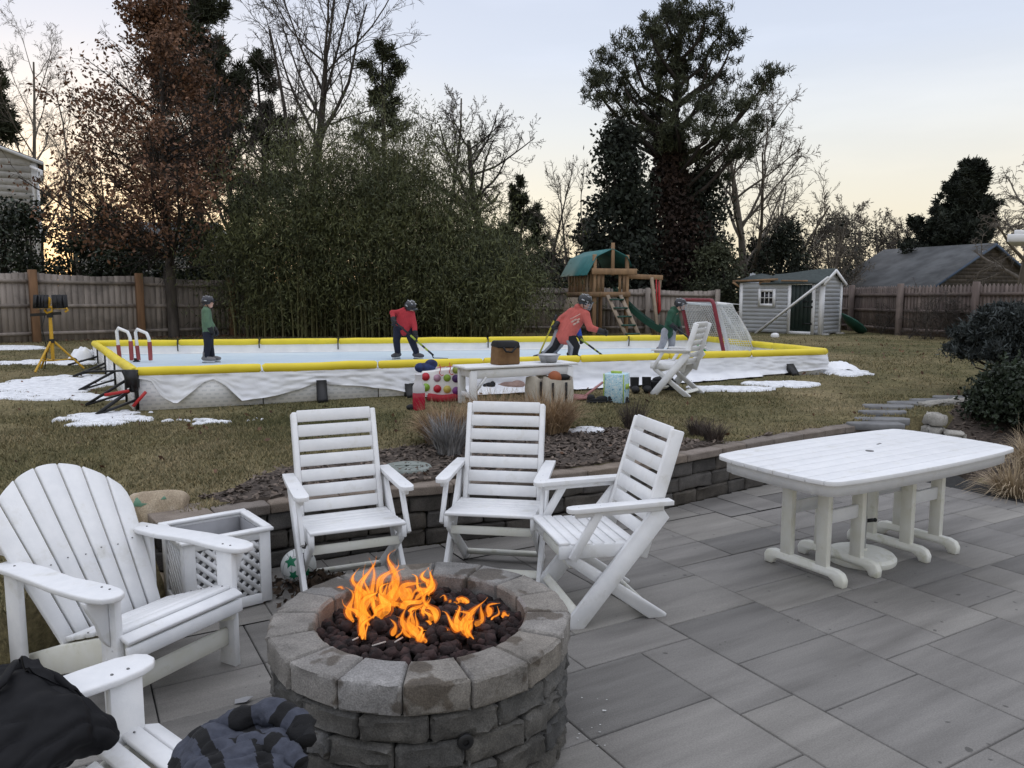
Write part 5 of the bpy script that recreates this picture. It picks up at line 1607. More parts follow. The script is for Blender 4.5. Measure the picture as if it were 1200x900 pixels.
# cream totes under the bench
cream = M('cream_canvas', (.56, .51, .43), (.44, .40, .34), rough=.9, scale=9)
def tote(q, rz, w, d, h, label, fill=None):
    t = thing('tote_bag', label, 'bag', tuple(q), rz, 'cream canvas totes under the bench')
    n = 16; V = []; Fs = []
    for k, z in enumerate(np.linspace(0, h, 7)):
        for i in range(n):
            th = 2 * PI * i / n; c_, s_ = math.cos(th), math.sin(th)
            e = .35
            x = w / 2 * math.copysign(abs(c_) ** e, c_); y = d / 2 * math.copysign(abs(s_) ** e, s_)
            bl_ = 1 + .06 * math.sin(z / h * PI) - .05 * (z / h)
            V.append((x * bl_, y * bl_, z + .025 * math.sin(th * 2 + 1) * (z / h)))
    for k in range(6):
        for i in range(n):
            j = (i + 1) % n; Fs.append((k * n + i, k * n + j, (k + 1) * n + j, (k + 1) * n + i))
    Fs.append(tuple(range(n - 1, -1, -1)))
    m = len(V); 
    for i in range(n): V.append((V[6 * n + i][0] * .95, V[6 * n + i][1] * .95, h - .09))
    for i in range(n):
        j = (i + 1) % n; Fs.append((6 * n + i, 6 * n + j, m + j, m + i))
    Fs.append(tuple(m + i for i in range(n)))
    b = MB(); b.add(V, Fs); b.build('body', cream, t, smooth=60)
    for s in (-1, 1):
        for y in (-d / 2 - .012,):
            b = MB(); b.box((s * w * .24 - .02, y, h * .42), (.028, .008, h * .86)); b.build('strap', MAT['black_cloth'], t)
    return t
tA = tote(bw(.92, .10, 0), brot + .5, .30, .2, .30, 'cream canvas tote with black straps, further back under the bench')
tB = tote(bw(1.08, -.12, 0), brot - .12, .36, .2, .30, 'cream canvas tote with an orange ball on top, at the front of the bench')
b = MB(); b.ell((0, 0, 0), .085, nu=16, nv=12); p = bw(1.05, -.10, .30); o = b.build('orange_ball', M('orange_rubber', (.33, .10, .035), (.24, .07, .03), rough=.7), loc=tuple(p), smooth=180); tag(o, 'dull orange ball lying in the cream tote', 'ball')
b = MB(); p = bw(1.18, -.08, .30); b.ell((0, 0, 0), (.09, .05, .04)); o = b.build('dark_mitten', MAT['black_cloth'], loc=tuple(p), smooth=180); tag(o, 'dark mitten sticking out of the cream tote beside the ball', 'mitten')

# gift bag with light blue pattern
def swirl_material():
    m, nt, b = new_mat('blue_swirl')
    n = noise(nt, 26, 2, .5); v = nt.nodes.new('ShaderNodeTexVoronoi'); v.inputs['Scale'].default_value = 22
    tc = nt.nodes.new('ShaderNodeTexCoord'); nt.links.new(tc.outputs['Object'], v.inputs['Vector'])
    c = ramp(nt, n.outputs[0], [(.38, (.62, .72, .74)), (.5, (.30, .55, .66)), (.56, (.66, .76, .76)), (.66, (.14, .36, .52))]).outputs[0]
    nt.links.new(c, b.inputs['Base Color']); b.inputs['Roughness'].default_value = .5
    return m
q = at(722, 469, .5); q[2] = gz(q[0], q[1])
gb = thing('gift_bag', 'light blue patterned shopping bag standing on the grass beside the lawn chair', 'bag', tuple(q), R_(-28))
b = MB(); Vs = [(-.13, -.09, 0), (.13, -.09, 0), (.13, .09, 0), (-.13, .09, 0), (-.14, -.085, .345), (.14, -.085, .35), (.14, .09, .36), (-.14, .09, .355)]
b.add(Vs, [(3, 2, 1, 0), (4, 5, 6, 7), (0, 1, 5, 4), (1, 2, 6, 5), (2, 3, 7, 6), (3, 0, 4, 7)]); b.build('body', swirl_material(), gb, bevel=.006)
lime = M('lime', (.42, .58, .10), rough=.5)
b = MB(); b.box((0, 0, .365), (.13, .03, .03)); b.box((.14, .0, .2), (.012, .11, .06)); b.box((-.125, -.094, .18), (.012, .004, .34)); b.box((.125, -.094, .18), (.012, .004, .34)); b.build('lime_trim', lime, gb)
# black shoes by the gift bag
for i, (px, py, lab, rz) in enumerate([(700, 469.5, 'flat black shoe lying left of the blue bag', .1), (724, 469.5, 'flat black shoe in front of the blue bag', -.1)]):
    q = at(px, py, .5); q[2] = gz(q[0], q[1])
    b = MB(); pts = [(-.13, -.03), (-.08, -.045), (.02, -.04), (.10, -.045), (.14, -.02), (.14, .025), (.09, .045), (.0, .035), (-.08, .045), (-.13, .03)]
    b.prism(pts, 0, .03); b.prism([(x * .9, y * .9) for x, y in pts[:]], .03, .055); b.ell((.06, 0, .055), (.075, .038, .03)); b.ell((-.08, 0, .06), (.05, .036, .045))
    o = b.build('shoe', MAT['black_cloth'], loc=tuple(q), bevel=.004); o.rotation_euler = (0, 0, rz); tag(o, lab, 'shoe', 'black shoes on the grass')
# boots and box heap between bag and chair
q = at(752, 461, .5); q[2] = gz(q[0], q[1])
b = MB(); 
for (x, y) in ((-.09, 0), (.07, .03)):
    b.ell((x, y - .05, .05), (.055, .12, .05)); b.tube([(x, y + .03, .04), (x, y + .04, .2)], [.055, .06], 10)
o = b.build('boots', MAT['black_cloth'], loc=tuple(q), smooth=50); tag(o, 'dark boots standing between the blue bag and the lawn chair', 'boots')
q = at(775, 458, .5); q[2] = gz(q[0], q[1]); b = MB(); b.box((0, 0, .06), (.34, .2, .12)); b.ell((.02, 0, .13), (.15, .09, .05))
o = b.build('gear_bag', MAT['black_cloth'], loc=tuple(q), bevel=.03, seg=2); tag(o, 'low black gear bag under the lawn chair', 'bag')
# faded red snow shovel lying by the bag
q0 = at(683, 467, .5); q1 = at(706, 459, .5); 
b = MB(); z0 = gz(*q0[:2]); b.tube([(0, 0, .03), tuple(q1[:2] - q0[:2]) + (.14,)], .016, 8)
fr = M('faded_pink', (.36, .16, .15), (.28, .12, .11), rough=.7)
o = b.build('snow_shovel', fr, loc=(q0[0], q0[1], z0)); b = MB(); b.add([(-.18, -.1, .01), (.06, -.06, .015), (.06, .09, .03), (-.18, .12, .05), (-.18, -.1, .03), (.06, -.06, .035), (.06, .09, .05), (-.18, .12, .07)], [(3, 2, 1, 0), (4, 5, 6, 7), (0, 1, 5, 4), (1, 2, 6, 5), (2, 3, 7, 6), (3, 0, 4, 7)]); b.build('blade', fr, o)
tag(o, 'faded red shovel lying on the grass left of the blue bag', 'shovel')

# the white bag with coloured dots and red lettering, a blue bundle on top
def dots_material():
    m, nt, b = new_mat('white_vinyl'); b.inputs['Base Color'].default_value = rgba((.78, .77, .75)); b.inputs['Roughness'].default_value = .35
    return m
q = at(518, 467, .5); q[2] = gz(q[0], q[1])
bagd = thing('dotted_bag', 'white shopping bag with coloured dots and red lettering beside the bench', 'bag', tuple(q), R_(8))
b = MB(); Vs = [(-.27, -.10, .07), (.22, -.08, .02), (.24, .09, .02), (-.25, .10, .07), (-.25, -.085, .36), (.23, -.07, .40), (.24, .06, .40), (-.24, .07, .37)]
b.add(Vs, [(3, 2, 1, 0), (4, 5, 6, 7), (0, 1, 5, 4), (1, 2, 6, 5), (2, 3, 7, 6), (3, 0, 4, 7)]); b.build('body', dots_material(), bagd, bevel=.02, seg=2)
dots = [(-.20, .30, (.55, .03, .05), .05), (-.20, .17, (.25, .45, .05), .05), (-.06, .15, (.55, .03, .05), .048), (-.06, .28, (.50, .30, .40), .045), (.06, .28, (.30, .48, .06), .045), (.17, .27, (.09, .04, .16), .05), (.06, .14, (.62, .52, .12), .048), (.17, .12, (.20, .05, .22), .05), (.17, .375, (.36, .48, .10), .045)]
for (x, z, c_, r_) in dots:
    t = (x + .26) / .48; y = -.106 + .022 * t + .012 * (z / .4) - .002
    b = MB(); pts = [(r_ * math.cos(2 * PI * k / 14), r_ * math.sin(2 * PI * k / 14)) for k in range(14)]
    Mx = np.eye(4); Mx[:3, 0] = [1, .04, 0]; Mx[:3, 1] = [0, .035, 1]; Mx[:3, 2] = [0, -1, .03]; Mx[:3, 3] = [x, y, z]
    b.prism(pts, 0, .004, Mx); b.build('dot', M('dot', c_, rough=.4), bagd)
red = M('red_print', (.62, .03, .03), rough=.4)
b = MB()
for (x0, z0, sc) in ((-.02, .36, 1), (.10, .37, 1.1)):
    b.tube([(x0 - .01, -.112, z0 + .09 * sc), (x0, -.114, z0 + .03), (x0 - .015, -.114, z0 - .02), (x0 + .01, -.114, z0 - .05), (x0 + .035, -.112, z0 - .04)], .013, 6, flat=.4); b.tube([(x0 - .05, -.113, z0 + .045), (x0 + .06, -.112, z0 + .06)], .012, 6, flat=.4)
b.build('red_lettering', red, bagd)
b = MB(); b.tube([(-.16, -.12, .05), (0, -.14, .03), (.14, -.12, .04), (.18, -.02, .03)], .05, 8); o2 = b.build('red_cloth', M('red_cloth', (.35, .02, .03), rough=.8), loc=tuple(q), smooth=60); tag(o2, 'red cloth crumpled under the dotted white bag', 'cloth')
q2 = q + np.array([-.19, .0, .37]); b = MB(); b.ell((0, 0, .03), (.12, .08, .06)); b.ell((.06, .02, .07), (.08, .07, .06)); b.ell((-.07, -.02, .03), (.07, .06, .06))
o = b.build('blue_bundle', M('navy_knit', (.03, .055, .16), (.015, .02, .06), rough=.9, scale=14), loc=tuple(q2), smooth=180); tag(o, 'navy and blue hat bundle on top of the dotted white bag', 'hat')
q = at(539, 466, .5); q[2] = gz(q[0], q[1]); b = MB(); b.ell((0, 0, .06), (.10, .1, .07)); b.ell((.05, -.04, .05), (.08, .05, .05)); b.tube([(-.05, 0, .1), (.0, -.02, .17), (.06, 0, .09)], .03, 8)
o = b.build('dark_gloves', MAT['black_cloth'], loc=tuple(q), smooth=180); tag(o, 'dark glove heap between the dotted bag and the bench', 'gloves')
# red drink jug with pale top
q = at(491, 476, .5); q[2] = gz(q[0], q[1])
jug = thing('drink_jug', 'clear-topped jug of red drink standing left of the dotted bag', 'jug', tuple(q))
b = MB(); b.lathe([(.066, 0), (.072, .01), (.072, .19), (.068, .20)], (0, 0, 0), 20); b.build('body', M('red_drink', (.45, .02, .05), rough=.15), jug, smooth=50)
b = MB(); b.lathe([(.070, .20), (.070, .27), (.05, .31), (.04, .36), (.045, .41), (.03, .42)], (0, 0, 0), 20); b.build('neck', M('cloudy_plastic', (.62, .60, .62), rough=.25), jug, smooth=50)
q = at(482, 476, .5); q[2] = gz(q[0], q[1]); b = MB(); b.ell((0, 0, .03), (.06, .04, .035)); b.ell((.05, 0, .03), (.04, .03, .03)); o = b.build('black_mitten', MAT['black_cloth'], loc=tuple(q), smooth=180); tag(o, 'small black mitten on the grass by the red drink jug', 'mitten')
# dark clothing lying on the liner under the bench
for i, (px, py, sx, sy, lab, mt) in enumerate([(596, 456, .22, .10, 'tan and pink jacket lying on the liner behind the bench', M('dusty_pink', (.36, .25, .21), (.22, .15, .13), rough=.9, scale=8)), (617, 453, .13, .07, 'black glove on the liner behind the bench', MAT['black_cloth']), (573, 457, .09, .05, 'black glove near the left bench legs', MAT['black_cloth']), (657, 455, .10, .08, 'black helmet near the right bench leg', MAT['black_cloth'])]):
    q = at(px, py, .53); b = MB(); b.ell((0, 0, .04), (sx, sy, .055)); b.ell((sx * .5, .02, .05), (sx * .5, sy * .9, .06)); b.ell((-sx * .6, -.02, .035), (sx * .4, sy * .7, .045))
    o = b.build('clothing', mt, loc=(q[0], q[1], gz(q[0], q[1]) + .03), smooth=180); tag(o, lab, 'clothing')
# =================================================================== PATIO FURNITURE
WB = MAT['white_board']
def rx(a): return np.array(Matrix.Rotation(a, 3, 'X'))
def screws(b, pts, r=.004, axis='z'):
    for p in pts:
        b.ell(p, (r, r, r * .6) if axis == 'z' else ((r * .6, r, r) if axis == 'x' else (r, r * .6, r)), nu=6, nv=4)

def folding_chair(label, loc, rz, group='white folding chairs'):
    """local: y forward (where the sitter looks), x to the sitter's right, origin on the ground between the front feet"""
    t = thing('folding_chair', label, 'chair', loc, rz, group)
    sb = R_(16.6)
    # back stiles and slats share the reclined plane: from (y=-.335, z=.40) up to (y=-.54, z=1.07)
    p0 = np.array([0, -.36, .36]); up = np.array([0, -math.sin(sb), math.cos(sb)]); nf = np.array([0, math.cos(sb), math.sin(sb)])
    Lb = .72
    for s in (-1, 1):
        b = MB(); a = p0 + np.array([s * .245, 0, 0]) - nf * .035
        b.beam(a, a + up * Lb, .032, .078, up=(1, 0, 0)) if False else b.beam(a, a + up * Lb, .078, .032, up=(1, 0, 0.0))
        b.build('stile', WB, t, bevel=.006)
    b = MB(); n = 7; pit = (Lb - .075) / n
    for k in range(n):
        c = p0 + up * (.095 + pit * (k + .5)) - nf * .012
        b.box(c, (.456, .022, pit - .020), rx(sb))
    b.build('back_slat', WB, t, bevel=.004)
    # seat: rails and slats
    for s in (-1, 1):
        b = MB(); b.beam((s * .262, .075, .415), (s * .262, -.40, .405), .028, .075); b.build('seat_rail', WB, t, bevel=.005)
    b = MB(); n = 7
    for k in range(n):
        y = .048 - k * .0655; z = .460 - .004 * k + .006 * math.sin(k / 6 * PI) * -1
        b.box((0, y, z), (.545, .057, .02))
    b.build('seat_slat', WB, t, bevel=.004)
    # crossed legs: long outer pair from arm height to the front foot, inner pair to the rear foot
    for s in (-1, 1):
        b = MB(); b.beam((s * .292, -.495, .60), (s * .292, .012, .03), .085, .026, up=(1, 0, 0)) if False else None
        d = unit(np.array([0, .512, -.585])); nn = np.array([0, d[2], -d[1]])
        pts = []
        A_, B_ = np.array([0, -.505, .595]), np.array([0, .0, .0]); w = .042
        out2 = [(-.505 - w * .72, .575), (-.505 + w * .25, .63), (-.47 + w * .8, .618), (.055, .028), (.045, .0), (-.055, .0)]
        Mx = np.eye(4); Mx[:3, 0] = [0, 1, 0]; Mx[:3, 1] = [0, 0, 1]; Mx[:3, 2] = [1, 0, 0]
        Mx[:3, 3] = [s * .292 - .013, 0, 0]
        b.prism(out2[::-1], 0, .026, Mx); screws(b, [(s * (.306), -.17, .205), (s * .306, -.02, .05)], axis='x')
        b.build('leg', WB, t, bevel=.004)
        b = MB(); Mx2 = Mx.copy(); Mx2[:3, 3] = [s * .258 - .013, 0, 0]
        b.prism([(-.02, .39), (.05, .40), (.035, .355), (-.445, .0), (-.545, .0), (-.55, .018)], 0, .026, Mx2)
        b.build('leg', WB, t, bevel=.004)
    b = MB(); b.beam((-.28, -.02, .075), (.28, -.02, .075), .05, .024, up=(0, .7, .7)); b.build('stretcher', MAT['white_mossy'], t, bevel=.004)
    b = MB(); b.beam((-.245, -.455, .055), (.245, -.455, .055), .05, .024, up=(0, -.7, .7)); b.build('stretcher', MAT['white_mossy'], t, bevel=.004)
    b = MB(); b.beam((-.25, .0, .345), (.25, .0, .345), .05, .024, up=(0, 1, .1)); b.build('stretcher', MAT['white_mossy'], t, bevel=.004)
    # arms and their slanted struts
    for s in (-1, 1):
        b = MB()
        o2 = [(-.038, -.545), (.030, -.545), (.036, -.40), (.042, -.10), (.042, .0), (.034, .03), (.018, .043), (-.018, .043), (-.034, .03), (-.042, .0), (-.04, -.20)]
        Mx = np.eye(4); Mx[0, 0] = 1; Mx[:3, 3] = [s * .300, 0, 0]
        Mx[:3, 1] = [0, 1, -.02]; Mx[2, 3] = .640
        b.prism(o2, 0, .024, Mx); screws(b, [(s * .30, -.02, .666), (s * .30, -.14, .668)])
        b.build('arm', WB, t, bevel=.006, seg=2)
        b = MB(); b.beam((s * .300, .0, .628), (s * .300, -.50, .638), .028, .04); b.build('arm_rail', WB, t, bevel=.004)
        b = MB(); b.beam((s * .308, -.135, .635), (s * .304, .015, .385), .045, .024, up=(1, 0, 0)) if False else b.beam((s * .304, -.135, .635), (s * .304, .015, .385), .022, .045, up=(0, .85, .5)); screws(b, [(s * .317, .005, .40)], axis='x'); b.build('strut', WB, t, bevel=.005)
    return t

ch = folding_chair('white folding chair right of the fire pit, turned sideways', (.257, 4.223, 0), R_(104.2), None)
ch['group'] = 'white slatted folding chairs'
dup(ch, (-.127, 4.555, 0), R_(171.2), 'white folding chair behind the fire pit, standing straight in front of the stone wall')
dup(ch, (-.89, 4.29, 0), R_(204), 'white folding chair behind the tallest flames, beside the soccer ball')
q = at(768, 466, .5); q2 = at(788, 467, .5)
lx, ly = 1.96, 10.0
lc = dup(ch, (lx, ly, gz(lx, ly) - .01), R_(55), 'white folding chair alone on the lawn, its back to the patio')
lc.scale = (.88, .88, .88)

# ---- adirondack chairs
def adirondack(label, loc, rz):
    """local: y forward, x to the sitter's right; origin on the ground between the front legs"""
    t = thing('adirondack_chair', label, 'chair', loc, rz, 'white adirondack chairs')
    # seat side rails
    Mx = np.eye(4); Mx[:3, 0] = [0, 1, 0]; Mx[:3, 1] = [0, 0, 1]; Mx[:3, 2] = [1, 0, 0]
    for s in (-1, 1):
        b = MB(); M2 = Mx.copy(); M2[:3, 3] = [s * .265 - .014, 0, 0]
        b.prism([(.075, .36), (.02, .375), (-.10, .34), (-.42, .235), (-.86, .06), (-.90, 0), (-.72, 0), (-.35, .125), (.075, .25)], 0, .028, M2)
        b.build('side_rail', MAT['white_mossy'], t, bevel=.004)
        b = MB(); M2 = Mx.copy(); M2[:3, 3] = [s * .30 - .015, 0, 0]
        b.prism([(.05, 0), (.05, .56), (-.05, .56), (-.05, 0)], 0, .03, M2); screws(b, [(s * .317, .02, .33), (s * .317, -.02, .28), (s * .317, .02, .5)], r=.005, axis='x')
        b.build('leg', WB, t, bevel=.005)
        # shaped bracket under the arm
        b = MB(); M2 = np.eye(4); M2[:3, 0] = [s, 0, 0]; M2[:3, 1] = [0, 0, 1]; M2[:3, 2] = [0, -s, 0]; M2[:3, 3] = [s * .316, .014 * s + .0, 0]
        pts = [(0, .34), (.03, .38), (.05, .45), (.085, .52), (.10, .56), (0, .56)]
        if s < 0: pts = pts
        b.prism(pts, 0, .028, M2); b.build('arm_bracket', WB, t, bevel=.003)
        # rear post
        b = MB(); M2 = Mx.copy(); M2[:3, 3] = [s * .330 - .015, 0, 0]
        b.prism([(-.565, .11), (-.565, .56), (-.665, .56), (-.665, .075)], 0, .03, M2); b.build('rear_post', WB, t, bevel=.004)
        b = MB(); M2 = Mx.copy(); M2[:3, 3] = [s * .267 - .014, 0, 0]
        b.prism([(-.71, .585), (-.755, .70), (-.84, .75), (-.86, .585)], 0, .026, M2); b.build('rear_post', WB, t, bevel=.004)
        # arm: long board, swelling at the front, rounded
        b = MB()
        o2 = [(-.055, -.70), (.040, -.70), (.050, -.52), (.062, -.36), (.075, -.22), (.078, -.08), (.072, .03), (.055, .085), (.025, .112), (-.012, .115), (-.042, .095), (-.060, .05), (-.066, -.02), (-.060, -.14), (-.05, -.24), (-.058, -.34), (-.072, -.46), (-.066, -.6)]
        o2 = [(x * s, y) for x, y in o2]
        if s < 0: o2 = o2[::-1]
        Mz = np.eye(4); Mz[:3, 3] = [s * .338, 0, .560]
        b.prism(o2, 0, .026, Mz); b.build('arm', WB, t, bevel=.008, seg=3)
        b = MB(); screws(b, [(s * .31, .02, .587), (s * .31, -.03, .587), (s * .33, -.6, .587)], r=.0055); b.build('screw', MAT['screw'], t)
    # seat slats following the dipped rails
    b = MB()
    ys = [(.088, .315, 84), (.072, .372, 20), (.005, .386, -6), (-.068, .370, -12), (-.140, .347, -16), (-.212, .323, -18), (-.284, .299, -18), (-.352, .277, -17)]
    for k, (y, z, a) in enumerate(ys):
        w = .060 if k else .062
        b.box((0, y, z), (.60 if k < 4 else .53, w, .022), rx(R_(-a)) if k in (0, 1) else rx(R_(-a)))
    b.build('seat_slat', WB, t, bevel=.005)
    b = MB(); screws(b, [(s * .265, y, z + .013) for (y, z, a) in ys[2:6] for s in (-1, 1)], r=.0045); b.build('screw', MAT['screw'], t)
    # fan back: seven slats in a reclined plane
    rc = R_(33); o = np.array([0, -.42, .230]); up = np.array([0, -math.sin(rc), math.cos(rc)]); nf = np.array([0, math.cos(rc), math.sin(rc)])
    H7 = [.60, .70, .765, .79, .765, .70, .60]
    b = MB()
    Mz = np.eye(4); Mz[:3, 0] = [1, 0, 0]; Mz[:3, 1] = up; Mz[:3, 2] = nf; Mz[:3, 2] = -nf; Mz[:3, 0] = [-1, 0, 0]; Mz[:3, 3] = o
    bw0, bw1 = .074, .112
    for k in range(7):
        c = k - 3
        xb, xt = c * bw0, c * bw1 * 1.0
        def X(x, z): return x
        h = H7[k]
        g = .005
        z0_, pts = .0, []
        def edge(cc, z): return cc * (bw0 + (bw1 - bw0) * z / .85)
        l, r_ = c - .5, c + .5
        # rounded tops following one arc
        tops = []
        for q_ in range(6):
            f = l + (r_ - l) * q_ / 5
            zt = .85 - .021 * abs(f) ** 1.95 if abs(f) < 3.2 else .85 - .021 * 3.2 ** 1.95 - (abs(f) - 3.2) * .35
            tops.append((f, zt))
        pts = [(edge(l, 0) + g, 0), (edge(r_, 0) - g, 0)]
        for f, zt in reversed(tops):
            x = edge(f, zt); x = min(max(x, edge(l, zt) + g), edge(r_, zt) - g); pts.append((x, zt))
        b.prism(pts, -.011, .011, Mz)
    b.build('back_slat', WB, t, bevel=.004)
    b = MB()
    for zz, w_ in ((.36, .60), (.10, .5)):
        c = o + up * zz - nf * .026; b.box(c, (w_, .026, .075), rx(rc))
    b.build('back_brace', WB, t, bevel=.004)
    b = MB(); screws(b, [o + up * (.36 + (.0 if k % 2 else .01)) + nf * .013 + np.array([(k - 3) * .084, 0, 0]) for k in range(7)], r=.0045); b.build('screw', MAT['screw'], t)
    b = MB(); b.beam((-.285, .0, .145), (.285, .0, .145), .026, .085); b.build('stretcher', MAT['white_mossy'], t, bevel=.004)
    return t
AD1 = (-1.40, 3.30); 
a1 = adirondack('white adirondack chair left of the fire pit, in front of the lattice planter', (-1.50, 3.29, 0), R_(-117.7))
a2 = dup(a1, (-.96, 2.10, 0), R_(-39), 'white adirondack chair in the lower left corner with clothes thrown over it')
a2.scale = (1.14, 1, 1)

# ---- dining table with umbrella base
tb = thing('dining_table', 'large white slatted dining table with rounded corners on trestle legs', 'table', (2.383, 5.06, 0), R_(30.9))
TL, TW = 1.96, .90
def outline(n=10, ins=0.0):
    """bowed rectangle with rounded corners"""
    pts = []
    def bow_x(y): return TL / 2 + .03 * (1 - (y / (TW / 2)) ** 2) - ins
    def bow_y(x): return TW / 2 + .045 * (1 - (x / (TL / 2)) ** 2) - ins
    rc_ = .09
    for (cx, cy, a0) in ((1, -1, -90), (1, 1, 0), (-1, 1, 90), (-1, -1, 180)):
        for k in range(n + 1):
            a = R_(a0 + 90 * k / n)
            pts.append((cx * (TL / 2 - rc_ - ins) + rc_ * math.cos(a), cy * (TW / 2 - rc_ - ins) + rc_ * math.sin(a)))
        # bow of the following side
        nx_, ny_ = {(1, -1): ('x', 1), (1, 1): ('y', 1), (-1, 1): ('x', -1), (-1, -1): ('y', -1)}[(cx, cy)]
        for k in range(1, 12):
            u_ = k / 12
            if nx_ == 'x':
                y = (TW / 2 - rc_) * (-1 + 2 * u_) * ny_; pts.append((ny_ * bow_x(y), y))
            else:
                x = (TL / 2 - rc_) * (1 - 2 * u_) * ny_; pts.append((x, ny_ * bow_y(x)))
    return pts
OUT = outline()
def clip_y(poly, lo, hi):
    def half(P, f, v, sgn):
        R = []
        for i in range(len(P)):
            a, c = P[i], P[(i + 1) % len(P)]
            ia, ic = sgn * (a[1] - v) >= 0, sgn * (c[1] - v) >= 0
            if ia: R.append(a)
            if ia != ic:
                t_ = (v - a[1]) / (c[1] - a[1]); R.append((a[0] + (c[0] - a[0]) * t_, v))
        return R
    return half(half(poly, 1, lo, 1), 1, hi, -1)
b = MB(); ns = 9; yy = np.linspace(-TW / 2 - .046, TW / 2 + .046, ns + 1)
for k in range(ns):
    P_ = clip_y(OUT, yy[k] + (.0022 if k else 0), yy[k + 1] - (.0022 if k < ns - 1 else 0))
    # split the strip so the middle plank's umbrella hole reads
    b.prism(P_, .708, .735)
b.build('tabletop', WB, tb, bevel=.005, seg=2)
b = MB(); b.lathe([(.026, 0), (.026, .003), (.018, .0035)], (0, .0, .7352), 18); b.box((.28, .12, .7362), (.06, .012, .002), np.array(Matrix.Rotation(.2, 3, 'Z'))); b.build('umbrella_hole', MAT['screw'], tb)
b = MB()
IN = outline(10, .035); IN2 = outline(10, .062)
n_ = len(IN)
V = [(x, y, .707) for x, y in IN] + [(x, y, .635) for x, y in IN] + [(x, y, .635) for x, y in IN2] + [(x, y, .707) for x, y in IN2]
Fs = []
for i in range(n_):
    j = (i + 1) % n_
    Fs += [(i, n_ + i, n_ + j, j), (n_ + i, 2 * n_ + i, 2 * n_ + j, n_ + j), (2 * n_ + i, 3 * n_ + i, 3 * n_ + j, 2 * n_ + j)]
b.add(V, Fs); b.build('apron', WB, tb)
fx = [-.60, -.265, .27, .61]
for k, x in enumerate(fx):
    for y in (-.125, .145):
        b = MB(); b.box((x, y, .385), (.042, .078, .64)); screws(b, [(x + .022, y, .40)], axis='x'); b.build('leg', MAT['white_mossy'], tb, bevel=.005)
    b = MB(); Mx = np.eye(4); Mx[:3, 0] = [0, 1, 0]; Mx[:3, 1] = [0, 0, 1]; Mx[:3, 2] = [1, 0, 0]; Mx[:3, 3] = [x - .024, .01, 0]
    b.prism([(-.30, .0), (-.24, .0), (-.225, .03), (-.19, .045), (.19, .045), (.225, .03), (.24, .0), (.30, .0), (.305, .05), (.285, .085), (.24, .10), (-.24, .10), (-.285, .085), (-.305, .05)], 0, .048, Mx)
    b.build('foot', MAT['white_mossy'], tb, bevel=.006)
for (x0, x1) in ((fx[0], fx[1]), (fx[2], fx[3])):
    for y in (-.125, .145):
        b = MB(); b.box(((x0 + x1) / 2, y, .40), (x1 - x0 - .042, .03, .085)); b.build('rail', WB, tb, bevel=.004)
ub = at(1000, 655, .03)
um = thing('umbrella_base', 'round white umbrella base with a short pole under the dining table', 'umbrella base', (2.34, 5.02, 0))
b = MB(); b.lathe([(.215, 0), (.222, .012), (.222, .035), (.205, .055), (.12, .068), (.04, .075), (.04, .09)], n=36); b.build('base', MAT['white_mossy'], um, smooth=40)
b = MB(); b.lathe([(.03, .08), (.03, .30), (.026, .31), (.026, .52)], n=16); b.build('pole', M('pole_grey', (.36, .36, .35), rough=.4), um, smooth=40)
b = MB(); b.beam((.03, 0, .27), (.075, 0, .275), .02, .02); b.ell((.085, 0, .275), .014); b.build('knob', MAT['black_plastic'], um)

# ---- lattice planter
pa, pb_ = at(316, 706, 0), at(206, 716, 0)
PL = thing('lattice_planter', 'square white planter box with diagonal lattice sides beside the stone wall', 'planter', (0, 0, 0))
PR = np.array([-1.40, 4.30])
PS, PD, PHt = .456, .43, .435
PL.location = (PR[0], PR[1], 0); PL.rotation_euler = (0, 0, R_(37.9))
# local: x from -PS..0 along the front, y 0..PD into depth
for (x, y) in ((0, 0), (-PS, 0), (0, PD), (-PS, PD)):
    sx, sy = (1 if x == 0 else -1), (-1 if y == 0 else 1)
    b = MB()
    b.box((x - sx * .022, y, PHt / 2 + .01), (.062, .022, PHt - .012)); b.box((x, y - sy * .022, PHt / 2 + .01), (.022, .062, PHt - .012))
    b.build('corner_post', WB, PL, bevel=.003)
for z, h_ in ((PHt - .022, .052), (.04, .06)):
    for y in (0, PD):
        b = MB(); b.box((-PS / 2, y, z), (PS - .085, .02, h_)); b.build('rail', WB, PL, bevel=.003)
    for x in (0, -PS):
        b = MB(); b.box((x, PD / 2, z), (.02, PD - .085, h_)); b.build('rail', WB, PL, bevel=.003)
b = MB()
b.box((-PS / 2, -.006, PHt + .008), (PS + .05, .05, .02)); b.box((-PS / 2, PD + .006, PHt + .008), (PS + .05, .05, .02)); b.box((.006, PD / 2, PHt + .007), (.05, PD - .04, .019)); b.box((-PS - .006, PD / 2, PHt + .007), (.05, PD - .04, .019))
b.build('rim', WB, PL, bevel=.004)
